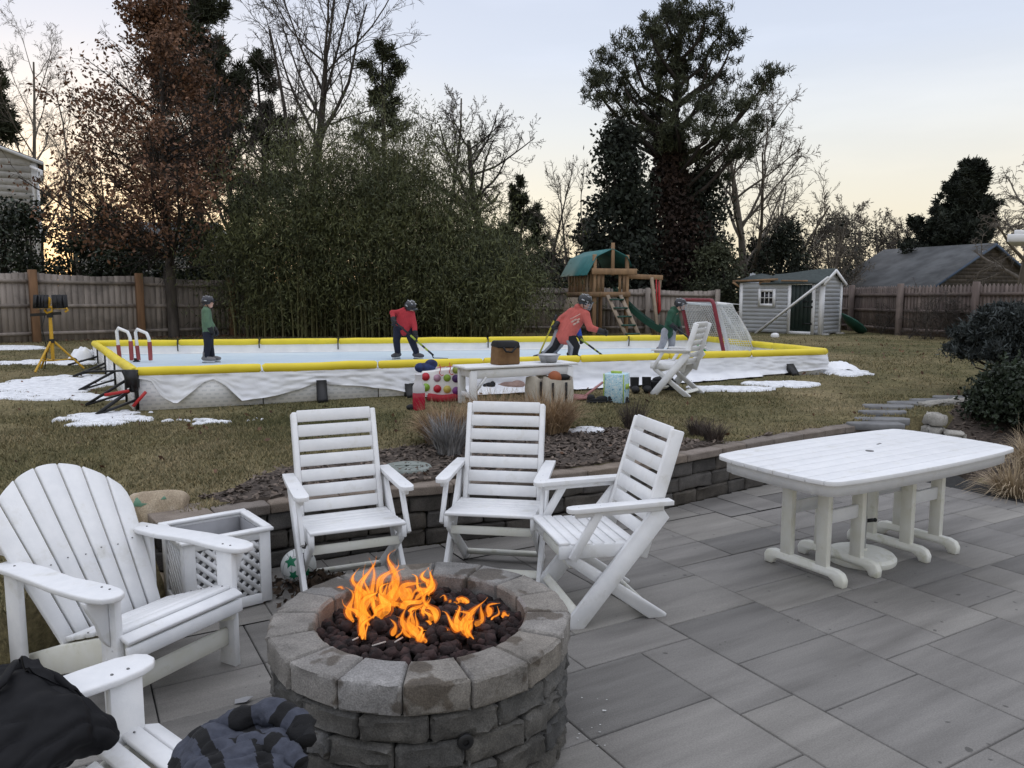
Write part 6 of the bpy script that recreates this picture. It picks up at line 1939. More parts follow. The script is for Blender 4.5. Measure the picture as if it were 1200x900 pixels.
def lattice(b, o, u, w, h, th):
    o = np.array(o, float); u = np.array(u, float)
    st = .062; nrm = np.cross(u, [0, 0, 1.0])
    for dirn, off in ((1, .0), (-1, .007)):
        for k in range(-int(h / st) - 2, int((w + h) / st) + 2):
            # diagonal x = k*st + dirn*z, clipped to the panel
            seg_ = []
            za, zb__ = 0.0, h
            x0_ = k * st if dirn > 0 else k * st
            def xz(z): return x0_ + (z if dirn > 0 else -z)
            cand = [z for z in (0, h)] + [dirn * (0 - x0_), dirn * (w - x0_)]
            zz = sorted(z for z in cand if -1e-6 <= z <= h + 1e-6 and -1e-6 <= xz(z) <= w + 1e-6)
            if len(zz) >= 2 and zz[-1] - zz[0] > .03:
                A_, B_ = zz[0], zz[-1]
                b.beam(o + u * xz(A_) + np.array([0, 0, A_]) + nrm * off, o + u * xz(B_) + np.array([0, 0, B_]) + nrm * off, .024, .006, up=tuple(nrm)) if False else b.beam(o + u * xz(A_) + np.array([0, 0, A_]) + nrm * off, o + u * xz(B_) + np.array([0, 0, B_]) + nrm * off, .024, .006, up=tuple(nrm))
b = MB()
lattice(b, (-PS + .05, .004, .07), (1, 0, 0), PS - .10, PHt - .12, 0); lattice(b, (-PS + .05, PD - .004, .07), (1, 0, 0), PS - .10, PHt - .12, 0)
lattice(b, (-.004, .05, .07), (0, 1, 0), PD - .10, PHt - .12, 0); lattice(b, (-PS + .004, .05, .07), (0, 1, 0), PD - .10, PHt - .12, 0)
b.build('lattice_panel', WB, PL)
b = MB()
dk = M('planter_inside', (.30, .30, .31), rough=.8)
b.box((-PS / 2, PD - .02, PHt / 2), (PS - .05, .008, PHt - .03)); b.box((-PS + .02, PD / 2, PHt / 2), (.008, PD - .05, PHt - .03)); b.box((-.02, PD / 2, PHt / 2), (.008, PD - .05, PHt - .03)); b.box((-PS / 2, .022, PHt / 2), (PS - .05, .008, PHt - .03)); b.box((-PS / 2, PD / 2, .03), (PS - .06, PD - .06, .02))
b.build('liner_box', dk, PL)
b = MB(); screws(b, [(x, PD - .013, PHt - .02) for x in (-.38, -.26, -.14, -.06)], axis='y', r=.005); b.build('screw', MAT['screw'], PL)

# ---- soccer ball
bp = np.array([-1.315, 4.60, .108])
def ball_material():
    m, nt, b = new_mat('ball_panels')
    tc = nt.nodes.new('ShaderNodeTexCoord'); v = nt.nodes.new('ShaderNodeTexVoronoi'); v.inputs['Scale'].default_value = 11; v.feature = 'DISTANCE_TO_EDGE'
    nt.links.new(tc.outputs['Object'], v.inputs['Vector'])
    c = ramp(nt, v.outputs[0], [(.015, (.35, .36, .36)), (.04, (.72, .74, .72))]).outputs[0]
    nt.links.new(c, b.inputs['Base Color']); b.inputs['Roughness'].default_value = .4
    return m
ball = thing('soccer_ball', 'white soccer ball with green stars and black letters by the stone wall', 'ball', tuple(bp))
b = MB(); b.ell((0, 0, 0), .108, nu=28, nv=18); b.build('shell', ball_material(), ball, smooth=180)
def on_ball(u, v, lift=.0015):
    """u to the viewer's right, v up, on the side that faces the patio"""
    f = unit(np.array([.22, -.86, .42])); rgt = unit(np.cross(f, [0, 0, 1.0])); upv = np.cross(rgt, f)
    d = unit(f * math.cos(math.hypot(u, v)) + (rgt * u + upv * v) * (math.sin(math.hypot(u, v)) / max(1e-6, math.hypot(u, v))))
    return d * (.108 + lift)
gm = M('ball_green', (.02, .22, .11), rough=.4); bl_ = M('ball_black', (.015, .015, .015), rough=.4)
b = MB()
for (cu, cv, sc, rot) in ((.42, .18, .42, .2), (.30, -.62, .34, .9), (-.55, -.55, .3, .5)):
    ring = []
    for k in range(10):
        a = rot + 2 * PI * k / 10; rr_ = sc * (1 if k % 2 == 0 else .48); ring.append((cu + rr_ * math.cos(a), cv + rr_ * math.sin(a)))
    c0 = on_ball(cu, cv)
    # fan of small triangles hugging the sphere
    for k in range(10):
        a, c_ = ring[k], ring[(k + 1) % 10]
        for q_ in range(5):
            t0, t1 = q_ / 5, (q_ + 1) / 5
            A_ = [on_ball(cu + (p[0] - cu) * t_, cv + (p[1] - cv) * t_) for t_ in (t0, t1) for p in (a, c_)]
            b.add([A_[0], A_[2], A_[3], A_[1]], [(0, 1, 2, 3)])
b.build('star', gm, ball)
b = MB()
def glyph(strokes, u0, v0, sc, rot):
    for st_ in strokes:
        pts = []
        for (x, y) in st_:
            X_ = x * sc; Y_ = y * sc
            pts.append(on_ball(u0 + X_ * math.cos(rot) - Y_ * math.sin(rot), v0 + X_ * math.sin(rot) + Y_ * math.cos(rot), .002))
        b.tube(pts, .0034, 5)
E_ = [[(1, 0), (0, 0), (0, 2), (1, 2)], [(0, 1), (.8, 1)]]; L_ = [[(0, 2), (0, 0), (1, 0)]]; S_ = [[(1, 2), (0, 2), (0, 1), (1, 1), (1, 0), (0, 0)]]
for i, g_ in enumerate((S_, E_, L_, E_)):
    glyph(g_, -.78 + .21 * i, .34 + .17 * i - .02 * i * i, .13, .62 - .1 * i)
b.build('lettering', bl_, ball)

# ---- dry leaves heaped under the left folding chair and a few strays
def leaf_heap(n, cx, cy, sx, sy, h, seed):
    r = np.random.default_rng(seed)
    x = r.normal(cx, sx, n); y = r.normal(cy, sy, n)
    z = .008 + h * np.exp(-((x - cx) / sx) ** 2 * .6 - ((y - cy) / sy) ** 2 * .6) * r.random(n)
    return leaf_quads(r, np.stack([x, y, z], -1), .05, .55)
b = MB(); b.quads(leaf_heap(420, -1.18, 4.50, .16, .12, .10, 3)); o = b.build('leaf_litter', M('dead_leaf', (.10, .068, .045), (.05, .035, .026), rough=.9, scale=9, rand=.5)); o['kind'] = 'stuff'
b = MB(); p = at(275, 826, 0); b.add([(0, 0, .004), (.05, .0, .012), (.07, .035, .02), (.035, .045, .012), (-.01, .03, .006)], [(0, 1, 2, 3, 4)]); b.add([(0, 0, .006), (.05, .0, .014), (.07, .035, .022), (.035, .045, .014), (-.01, .03, .008)], [(4, 3, 2, 1, 0)])
o = b.build('plastic_scrap', M('clear_scrap', (.34, .34, .35), rough=.3), loc=tuple(p)); tag(o, 'crumpled pale scrap on the pavers between the adirondack chair and the fire pit', 'scrap')
b = MB(); r = np.random.default_rng(9)
for _ in range(18):
    p = at(r.uniform(662, 715), r.uniform(815, 880), 0) + (0, 0, .004); a = r.uniform(0, 6.28); s_ = r.uniform(.0025, .006) * (2.2 if _ % 13 == 0 else 1)
    b.add([p + s_ * np.array([math.cos(a + k * 1.57), math.sin(a + k * 1.57) * .7, .1 * (k % 2)]) for k in range(4)], [(0, 1, 2, 3)])
tag(b.build('ash_flakes', M('ash', (.52, .52, .5), rough=.9, rand=.3)), kind='stuff')
p = at(664, 729, 0); b = MB(); b.ell((0, 0, .014), (.03, .016, .014)); o = b.build('green_leaf', M('leaf_green', (.02, .12, .03), rough=.5), loc=tuple(p), smooth=180); tag(o, 'small bright green scrap on the pavers by the right folding chair', 'scrap')

# =================================================================== FIRE PIT
PC = np.array([-.36, 2.95]); PRo, PRi, PH = .59, .41, .515
pit = thing('fire_pit', 'round fire pit of grey tumbled stone blocks filled with lava rock', 'fire pit', (PC[0], PC[1], 0))
rg = np.random.default_rng(21)
def ring_block(b, a0, a1, r0, r1, z0, z1, rough=.0035, ch=.012, na=5):
    """wedge block with tight eased edges and a rough split outer face"""
    am = (a0 + a1) / 2; e_ = ch * 1.3
    ta = [0, e_ / (r1 * (a1 - a0))] + list(np.linspace(.2, .8, na)) + [1 - e_ / (r1 * (a1 - a0)), 1]
    tr2 = [0, e_ / (r1 - r0), .5, 1 - e_ / (r1 - r0), 1]
    tz = [0, e_ / (z1 - z0), .35, .65, 1 - e_ / (z1 - z0), 1]
    A_, R2, Z2 = len(ta) - 1, len(tr2) - 1, len(tz) - 1
    def P(i, j, k): return i * (R2 + 1) * (Z2 + 1) + j * (Z2 + 1) + k
    V = []
    dent = rg.normal(0, rough * 2.0, (A_ + 1, Z2 + 1))
    for i, u in enumerate(ta):
        a = a0 + (a1 - a0) * u
        for j, v in enumerate(tr2):
            rr_ = r0 + (r1 - r0) * v
            rr2 = rr_ * (1 + v * .6 * (math.cos((a1 - a0) / 2) / math.cos(a - am) - 1))
            for k, w in enumerate(tz):
                z = z0 + (z1 - z0) * w
                on = (i in (0, A_)) + (j in (0, R2)) + (k in (0, Z2))
                da = dr = dz = 0
                if on >= 2:
                    c_ = ch * rg.uniform(.5, 1.25) * .6
                    if i == 0: da = c_ / rr_
                    if i == A_: da = -c_ / rr_
                    if j == 0: dr = c_
                    if j == R2: dr = -c_
                    if k == 0: dz = c_
                    if k == Z2: dz = -c_
                q = rr2 + dr + (dent[i, k] * (1 if j == R2 else 0))
                aa = a + da
                V.append((q * math.cos(aa), q * math.sin(aa), z + dz + rg.normal(0, rough * .25)))
    Fs = []
    for i in range(A_):
        for j in range(R2):
            Fs.append((P(i, j, Z2), P(i + 1, j, Z2), P(i + 1, j + 1, Z2), P(i, j + 1, Z2))); Fs.append((P(i, j, 0), P(i, j + 1, 0), P(i + 1, j + 1, 0), P(i + 1, j, 0)))
        for k in range(Z2):
            Fs.append((P(i, R2, k), P(i, R2, k + 1), P(i + 1, R2, k + 1), P(i + 1, R2, k))); Fs.append((P(i, 0, k), P(i + 1, 0, k), P(i + 1, 0, k + 1), P(i, 0, k + 1)))
    for j in range(R2):
        for k in range(Z2):
            Fs.append((P(0, j, k), P(0, j, k + 1), P(0, j + 1, k + 1), P(0, j + 1, k))); Fs.append((P(A_, j, k), P(A_, j + 1, k), P(A_, j + 1, k + 1), P(A_, j, k + 1)))
    b.add(V, Fs)
b = MB(); zc = PH - .112; ch_ = zc / 4
nb_ = 15
for c in range(4):
    for k in range(nb_):
        g = .003
        a0 = 2 * PI * (k + .5 * (c % 2) + .13) / nb_; a1 = a0 + 2 * PI / nb_
        rr_ = PRo - .012 + rg.normal(0, .003)
        ring_block(b, a0 + g, a1 - g, PRi + .02, rr_, c * ch_ + .002, (c + 1) * ch_ - .003, .0028, .012)
b.build('block_course', MAT['pit_block'], pit, smooth=32)
b = MB()
nc_ = 16
for k in range(nc_):
    g = .003; a0 = 2 * PI * (k + .02) / nc_ + R_(-90); a1 = a0 + 2 * PI / nc_
    ring_block(b, a0 + g, a1 - g, PRi, PRo + rg.normal(0, .003), zc + .002, PH + rg.normal(0, .002), .0014, .009)
b.build('cap_stone', MAT['pit_cap'], pit, smooth=32)
b = MB(); b.lathe([(PRi + .03, .05), (PRi + .03, PH - .10)], n=32); b.build('inner_ring', MAT['black_plastic'], pit)
# gas key socket
ka = R_(-69.5); kp = np.array([math.cos(ka), math.sin(ka), 0]) * (PRo - .005); R = np.array(Matrix.Rotation(ka, 3, 'Z') @ Matrix.Rotation(R_(90), 3, 'Y'))
b = MB(); b.lathe([(.028, 0), (.028, .008), (.022, .012), (.012, .012), (.012, .004)], kp + (0, 0, zc - ch_), 20, R=R); b.build('valve_socket', MAT['black_plastic'], pit, smooth=40)
# lava rock bed
b = MB(); n = 620
base_v = []
for _ in range(n):
    rad = (PRi + .0) * math.sqrt(rg.random()); a = rg.uniform(0, 2 * PI)
    z = PH - .085 + .028 * (1 - (rad / PRi) ** 2) + rg.normal(0, .008)
    s_ = rg.uniform(.014, .034)
    k0 = len(b.V)
    b.ell((rad * math.cos(a), rad * math.sin(a), z), (s_, s_ * rg.uniform(.7, 1), s_ * rg.uniform(.6, .9)), np.array(Matrix.Rotation(rg.uniform(0, 6), 3, 'Z') @ Matrix.Rotation(rg.uniform(-.6, .6), 3, 'X')), nu=7, nv=5)
    v = b.V[-1]; c = v.mean(0); b.V[-1] = c + (v - c) * rg.uniform(.74, 1.2, (len(v), 1))
b.ell((0, 0, PH - .14), (PRi, PRi, .05), nu=24)
b.build('lava_rock', MAT['lava'], pit)['kind'] = 'stuff'
b = MB()
for (px, py, qx, qy) in ((436, 757, 452, 752), (462, 753, 472, 747), (412, 751, 420, 747)):
    b.tube([at(px, py, PH - .045) - np.array([PC[0], PC[1], 0]), at(qx, qy, PH - .04) - np.array([PC[0], PC[1], 0])], .0035, 5)
b.build('pale_twig', M('ash_twig', (.55, .5, .45), rough=.8), pit)

# ---- the fire: curling tongues of flame, each a solid twisted lick
def flame_material(name, stops, strength, alpha, nz):
    m, nt, b = new_mat(name); nt.nodes.clear()
    out = nt.nodes.new('ShaderNodeOutputMaterial'); em = nt.nodes.new('ShaderNodeEmission'); tr_ = nt.nodes.new('ShaderNodeBsdfTransparent'); mx = nt.nodes.new('ShaderNodeMixShader')
    at_ = nt.nodes.new('ShaderNodeAttribute'); at_.attribute_name = 'heat'
    n = noise(nt, 20, 4, .6, stretch=(1, 1, .4))
    h = math_(nt, 'ADD', at_.outputs['Fac'], math_(nt, 'MULTIPLY', math_(nt, 'SUBTRACT', n.outputs[0], .5), nz))
    nt.links.new(ramp(nt, h, stops).outputs[0], em.inputs['Color']); em.inputs['Strength'].default_value = strength
    al = ramp(nt, h, [(q_, (v_, v_, v_)) for q_, v_ in alpha]).outputs[0]
    nt.links.new(al, mx.inputs[0]); nt.links.new(tr_.outputs[0], mx.inputs[1]); nt.links.new(em.outputs[0], mx.inputs[2]); nt.links.new(mx.outputs[0], out.inputs[0])
    return m
FM = [flame_material('flame_outer', [(.05, (.85, .16, .015)), (.5, (1.0, .30, .03)), (.9, (1.0, .42, .06))], 1.1, [(.0, .12), (.35, .42), (.8, .72)], 1.5),
      flame_material('flame_core', [(.05, (1.0, .34, .03)), (.4, (1.0, .50, .08)), (.75, (1.0, .78, .36))], 1.9, [(.0, .25), (.35, .75), (.6, 1.0)], 1.3)]
fire = thing('fire', 'orange gas flames dancing over the lava rock of the fire pit', 'fire', (PC[0], PC[1], PH - .05))
rf = np.random.default_rng(31)
def flame(px, py, tx, ty, w, curl=.35, heat=.6, bulb=.35):
    """lick from the pixel of its root to the pixel of its tip, standing over the rock bed"""
    p0 = at(px, py, PH - .05); p1 = atY(tx, ty, p0[1] + rf.normal(0, .015))
    wid = w / CAM_F * p0[1] * 1.75
    L = np.linalg.norm(p1 - p0); n = 14
    ax = (p1 - p0) / L; sd = unit(np.cross(ax, [0, 1.0, 0.0])); dp = np.array([0, 1.0, 0])
    ph = rf.uniform(0, 6.28); ph2 = rf.uniform(0, 6.28); fq = rf.uniform(.8, 1.5)
    pts, rads = [], []
    for k in range(n + 1):
        t = k / n
        off = sd * math.sin(ph + t * 5.2 * fq) * curl * .62 * wid * (.25 + t) + dp * math.sin(ph2 + t * 4) * curl * wid * .5 * t
        off -= sd * math.sin(ph) * curl * .62 * wid * .25 * (1 - t)
        pts.append(p0 + ax * L * t + off)
        r_ = (math.sin(PI * min(1, (t + .06)) ** .75)) ** .8 * (1 - .35 * t) * (1 + .30 * math.sin(ph2 + t * 9 * fq) * (1 - t * .3))
        rads.append(max(.0012, wid * .5 * r_))
    q_ = np.array(pts) - np.array(fire.location); rads = np.array(rads)
    b = MB(); b.tube(q_, rads, 9, flat=.5, mi=0)
    core = rads * (.74 - .34 * np.linspace(0, 1, n + 1)); b.tube(q_, np.maximum(core, .0008), 9, flat=.45, mi=1)
    o = b.build('flame', FM, fire, smooth=180)
    hv_ = []
    for rep_ in range(2):
        for k in range(n + 1):
            t = k / n
            hv_ += [heat * (1.0 - .75 * abs(t - .35) * 1.5)] * 9
    at_ = o.data.attributes.new('heat', 'FLOAT', 'POINT'); at_.data.foreach_set('value', np.array(hv_, dtype=np.float32))
    return o
FL = [(414, 728, 404, 690, 13, .5, .6), (420, 722, 432, 648, 15, .55, .75), (428, 720, 418, 668, 16, .5, .85), (440, 716, 428, 655, 12, .6, .6), (450, 712, 468, 643, 16, .6, .62), (455, 708, 472, 668, 18, .4, .7), (462, 712, 444, 690, 22, .4, .9),
      (424, 732, 436, 690, 18, .4, .95), (408, 700, 392, 690, 14, .5, .4), (476, 704, 484, 682, 20, .5, .75), (488, 702, 506, 668, 12, .7, .45), (470, 716, 500, 690, 14, .6, .7), (442, 722, 456, 694, 22, .4, .8), (497, 697, 512, 672, 10, .6, .5), (505, 694, 498, 668, 13, .5, .55),
      (425, 748, 434, 716, 11, .5, .9), (421, 744, 430, 718, 8, .6, .6), (460, 745, 461, 724, 11, .3, .55), (484, 745, 472, 708, 14, .5, .7), (490, 750, 484, 716, 16, .5, .95), (492, 752, 498, 738, 8, .4, .6), (478, 738, 492, 712, 12, .6, .65), (506, 728, 496, 700, 13, .6, .5),
      (510, 730, 500, 692, 12, .6, .4), (548, 742, 540, 712, 15, .45, .9), (545, 738, 528, 712, 17, .5, .95), (552, 738, 562, 700, 12, .6, .6), (556, 732, 572, 712, 12, .6, .7), (548, 746, 550, 722, 12, .4, .8), (530, 705, 516, 699, 7, .5, .5), (540, 706, 548, 700, 9, .5, .55), (572, 722, 580, 706, 9, .6, .5),
      (520, 741, 524, 735, 8, .3, .6), (588, 723, 596, 718, 6, .4, .45), (436, 700, 420, 692, 12, .5, .5), (446, 694, 462, 656, 11, .6, .5), (500, 752, 494, 742, 7, .5, .6)]
for a in FL: flame(*a)
for (px, py, tx, ty, w, c_, h_) in FL:      # a thinner lick beside each of the big ones
    if w < 9: continue
    j = rf.normal(0, 1, 4); flame(px + 7 * j[0], py + 2 * abs(j[1]), tx + 9 * j[2], py + (ty - py) * rf.uniform(.45, .95), w * rf.uniform(.35, .6), c_ * 1.2, min(1, h_ * rf.uniform(.8, 1.2)))

# =================================================================== CLOTHES ON THE NEAR CHAIR
def cloth_sheet(name, ctrl, nu_, nv_, mat, label, cat, thick=.008, wr=.012, seed=1, fz=9):
    """thick draped sheet through a grid of control points (bicubic-ish blend)"""
    C = np.array(ctrl, float); m, n, _ = C.shape
    def interp(A, k):
        x = np.linspace(0, len(A) - 1, k); out = []
        for v in x:
            i = int(min(v, len(A) - 1 - 1e-9)); t = v - i
            p = [A[min(max(i + d, 0), len(A) - 1)] for d in (-1, 0, 1, 2)]
            out.append(.5 * ((2 * p[1]) + (-p[0] + p[2]) * t + (2 * p[0] - 5 * p[1] + 4 * p[2] - p[3]) * t * t + (-p[0] + 3 * p[1] - 3 * p[2] + p[3]) * t ** 3))
        return np.array(out)
    S = interp(C, nu_); S = np.swapaxes(interp(np.swapaxes(S, 0, 1), nv_), 0, 1)
    uu_, vv_ = np.meshgrid(np.linspace(0, 1, nu_), np.linspace(0, 1, nv_), indexing='ij')
    du_ = np.gradient(S, axis=0); dv_ = np.gradient(S, axis=1); N = np.cross(du_, dv_); N /= np.maximum(np.linalg.norm(N, axis=2, keepdims=True), 1e-9)
    rdg = np.abs(fbm(uu_ * 1.7 + vv_ * .6, vv_ * .8 - uu_ * .3, fz * .9, 2, seed + 5) - .5) * 2
    S = S + N * ((fbm(uu_ * 1.3, vv_, fz, 3, seed) - .5) * wr * 1.2 - (1 - rdg) ** 3 * wr * .7)[..., None]
    V = np.concatenate([(S + N * thick / 2).reshape(-1, 3), (S - N * thick / 2).reshape(-1, 3)])
    k = np.arange(nu_ * nv_).reshape(nu_, nv_); o_ = nu_ * nv_
    f1 = np.stack([k[:-1, :-1], k[1:, :-1], k[1:, 1:], k[:-1, 1:]], -1).reshape(-1, 4)
    Fs = [tuple(x) for x in f1] + [tuple(x[::-1] + o_) for x in f1]
    ring = list(k[0, :]) + list(k[1:, -1]) + list(k[-1, -2::-1]) + list(k[-2:0:-1, 0])
    for i in range(len(ring)):
        a, c = ring[i], ring[(i + 1) % len(ring)]; Fs.append((c, a, a + o_, c + o_))
    b = MB(); b.add(V, Fs); loc = tuple(S.reshape(-1, 3).mean(0))
    return b, loc
def G(px, py, z): return at(px, py, z)
nylon = M('black_nylon', (.008, .008, .009), (.005, .005, .006), rough=.6, scale=14, spec=.12)
ctrl = [[G(-90, 800, .62), G(-30, 786, .64), (G(18, 776, .66)), G(30, 790, .65)],
        [G(-80, 840, .62), G(0, 800, .66), G(60, 790, .63), G(84, 815, .60)],
        [G(-70, 880, .60), G(10, 838, .64), G(90, 816, .62), G(139, 850, .54)],
        [G(-60, 930, .56), G(20, 880, .60), G(90, 862, .58), G(126, 880, .50)],
        [G(-60, 990, .50), G(10, 930, .55), G(60, 905, .54), G(70, 900, .48)]]
b, loc = cloth_sheet('x', ctrl, 80, 80, nylon, '', '', thick=.010, wr=.022, seed=5, fz=4.5)
o = b.build('black_jacket', nylon, smooth=180, world=True, loc=loc); tag(o, 'black nylon jacket slung over the arm of the near adirondack chair', 'jacket')
# raised collar edge
b = MB(); b.tube([np.array(G(-30, 830, .64)) - loc, np.array(G(2, 800, .68)) - loc, np.array(G(16, 778, .69)) - loc, np.array(G(18, 774, .68)) - loc], [.02, .018, .014, .008], 8, flat=.4); c_ = b.build('collar', nylon, o, smooth=180)

# striped fleece: two bent sleeves and a body roll over the right arm and seat edge
fl_grey = M('fleece_grey', (.060, .066, .088), (.042, .046, .062), rough=1.0, scale=40, bmp=.3, bscale=160)
fl_black = M('fleece_black', (.010, .010, .011), rough=1.0, scale=40, bmp=.3, bscale=160)
fc = at(300, 870, .50)
fleece = thing('fleece_top', 'grey and black striped fleece top crumpled on the near adirondack chair', 'fleece', tuple(fc))
def sleeve(name, pix, rads, stripes, fold=.0, flat=.62):
    """fat cloth roll along pixel-located points (px,py,z); stripes alternate material by length share"""
    P_ = np.array([at(px, py, z + .075) for px, py, z in pix]) - fc
    n = 46; x = np.linspace(0, len(P_) - 1, n); pts = []; rr_ = []
    for v in x:
        i = int(min(v, len(P_) - 1 - 1e-9)); t = v - i
        p = [P_[min(max(i + d, 0), len(P_) - 1)] for d in (-1, 0, 1, 2)]
        pts.append(.5 * ((2 * p[1]) + (-p[0] + p[2]) * t + (2 * p[0] - 5 * p[1] + 4 * p[2] - p[3]) * t * t + (-p[0] + 3 * p[1] - 3 * p[2] + p[3]) * t ** 3))
        rr_.append(np.interp(v / (len(P_) - 1), np.linspace(0, 1, len(rads)), rads))
    rr_ = np.array(rr_) * .80 * (1 + .10 * np.sin(np.linspace(0, 26, n) + fold))
    b = MB(); b.tube(pts, rr_, 16, flat=flat); v = b.V[0]
    cax = np.repeat(np.array(pts), 16, 0); rel = v - cax
    kk = np.repeat(np.arange(n), 16); th_ = np.tile(np.arange(16), n)
    dent = (fbm(kk * .16 + fold * 3, np.cos(th_ * PI / 8) * 1.3 + np.sin(th_ * PI / 8) * .7 + 5, 1.6, 4, 7) - .5)
    v[:] = cax + rel * (1 + 1.15 * dent)[:, None]
    me_f = 16 * (n - 1)
    mi = np.zeros(len(b.S[0]), dtype=np.int32)
    for i in range(n - 1):
        s_ = (i + .5) / (n - 1); k = sum(s_ > e for e in stripes); mi[i * 16:(i + 1) * 16] = k % 2
    mi[me_f:] = 1; b.MI[0] = mi
    return b.build(name, [fl_grey, fl_black], fleece, smooth=180)
# the body of the garment: a crumpled sheet lying over the arm, striped across
ctrl = [[G(196, 896, .52), G(208, 872, .56), (G(236, 850, .60)), G(272, 842, .60), G(312, 838, .60), G(344, 846, .58)],
        [G(200, 905, .55), G(216, 880, .61), (G(244, 862, .64)), G(284, 856, .635), G(322, 852, .645), G(356, 862, .60)],
        [G(206, 922, .56), G(226, 896, .62), (G(256, 880, .645)), G(294, 874, .65), G(334, 870, .64), G(362, 884, .59)],
        [G(216, 950, .55), G(240, 918, .61), (G(268, 904, .63)), G(306, 900, .63), G(342, 896, .62), G(360, 905, .58)],
        [G(226, 980, .50), G(256, 950, .56), (G(286, 935, .58)), G(316, 930, .58), G(344, 924, .57), G(356, 930, .53)]]
b, loc = cloth_sheet('x', ctrl, 70, 90, fl_grey, '', '', thick=.014, wr=.022, seed=9, fz=4)
b.shift(np.array(loc) * 0)
nf_ = 69 * 89; jj = np.tile(np.arange(89), 69) / 89; ii = np.repeat(np.arange(69), 89) / 69
sv = jj + .10 * (fbm(ii * 2, jj, 2.0, 2, 3) - .5)
band = ((sv < .10) | ((sv > .30) & (sv < .40)) | ((sv > .60) & (sv < .70)) | (sv > .90)).astype(np.int32)
mi = np.ones(len(b.S[0]), dtype=np.int32); mi[:nf_] = band; b.MI[0] = mi
b.build('body', [fl_grey, fl_black], fleece, smooth=180, world=True)
sleeve('sleeve', [(236, 868, .50), (252, 852, .53), (280, 842, .56), (312, 834, .575), (338, 839, .58), (352, 852, .57), (357, 870, .56)], [.030, .038, .042, .045, .047, .046, .036], [.30, .42, .60, .68, .80], flat=.75)
sleeve('sleeve', [(248, 884, .53), (282, 872, .55), (314, 872, .56), (338, 880, .555), (352, 894, .54)], [.030, .040, .042, .038, .028], [.18, .26, .52, .62], flat=.7)
b = MB(); q0, q1 = at(352, 850, .65) - fc, at(358, 868, .64) - fc; b.tube([q0, q0 * .6 + q1 * .4 + (0, 0, -.005), q1], [.030, .032, .020], 14, flat=.7); b.build('cuff', fl_black, fleece, smooth=180)
# =================================================================== PLANTS AND STONES NEAR THE PATIO
def grass_clump(name, label, loc, n, h, spread, mat, seed, cat='plant', droop=1.0, w=.004, group=None, base=.1):
    rg = np.random.default_rng(seed)
    a = rg.uniform(0, 2 * PI, n); rad = base * np.sqrt(rg.random(n))
    p0 = np.stack([np.cos(a) * rad, np.sin(a) * rad, np.zeros(n)], -1)
    L = h * rg.uniform(.55, 1.15, n); out = spread * rg.uniform(.1, 1.0, n) ** .8
    a2 = a + rg.normal(0, .5, n)
    pts = []
    for k in range(6):
        t = k / 5
        r_ = out * t ** 1.4
        z = L * (t * 1.35 - droop * .75 * t ** 2.2 * (out / spread))
        pts.append(p0 + np.stack([np.cos(a2) * r_, np.sin(a2) * r_, z], -1) + rg.normal(0, .006, (n, 3)) * t)
    Q = []
    wd = np.stack([-np.sin(a2 + rg.normal(0, .8, n)), np.cos(a2), np.zeros(n)], -1) * w
    for k in range(5):
        w0, w1 = wd * (1 - k / 5.5), wd * (1 - (k + 1) / 5.5)
        Q.append(np.stack([pts[k] - w0, pts[k] + w0, pts[k + 1] + w1, pts[k + 1] - w1], 1))
    b = MB(); V = np.stack(pts, 1)          # keep every blade one island
    W = np.stack([wd * (1 - k / 5.5) for k in range(6)], 1)
    A = np.concatenate([V - W, V + W], 1)    # n x 12 x 3
    idx = []
    for k in range(5): idx.append([k, k + 6, k + 7, k + 1])
    F = (np.arange(n)[:, None, None] * 12 + np.array(idx)[None]).reshape(-1, 4)
    b.add(A.reshape(-1, 3), F)
    o = b.build(name, mat, loc=tuple(loc)); return tag(o, label, cat, group)
tan = M('dry_grass', (.36, .25, .145), (.22, .15, .09), rough=.9, scale=6, rand=.4)
straw = M('straw', (.46, .37, .25), (.30, .23, .15), rough=.9, scale=6, rand=.4)
def onz(px, py, z=.46):
    for _ in range(4):
        p = at(px, py, z); z = gz(p[0], p[1])
    p[2] = z; return p
p = onz(525, 519); grass_clump('dry_grass_clump', 'tan dried grass clump left of the middle folding chair, behind the lavender', p, 1500, .34, .36, tan, 1, droop=1.15, group='dried grass clumps in the mulch bed', base=.2)
p = onz(640, 506); grass_clump('dry_grass_clump', 'tan dried grass clump right of the middle folding chair back', p, 1700, .36, .38, tan, 2, droop=1.1, group='dried grass clumps in the mulch bed', base=.22)
p = onz(580, 498); grass_clump('dry_grass_clump', 'tan dried grass showing through the slats of the middle folding chair', p, 1300, .32, .36, tan, 12, droop=1.1, group='dried grass clumps in the mulch bed', base=.2)
p = onz(527, 533); grass_clump('lavender', 'grey lavender bush in front of the left dried grass clump', p, 420, .24, .20, M('lavender_grey', (.30, .29, .285), (.17, .168, .165), rough=.9, rand=.35), 3, droop=.2, w=.006, base=.1)
for i, (px, py, lab) in enumerate([(742, 502, 'dark twiggy shrublet behind the sideways folding chair'), (818, 510, 'low brown perennial stub between the sideways chair and the table'), (836, 517, 'small brown perennial stub at the left end of the dining table')]):
    p = onz(px, py); grass_clump('perennial_stub', lab, p, 240, .16 if i else .22, .16, M('dead_stems', (.10, .075, .06), (.05, .04, .035), rough=.95, rand=.4), 5 + i, droop=.6 if i else .1, w=.004, group='cut-back perennials in the mulch bed', base=.08)
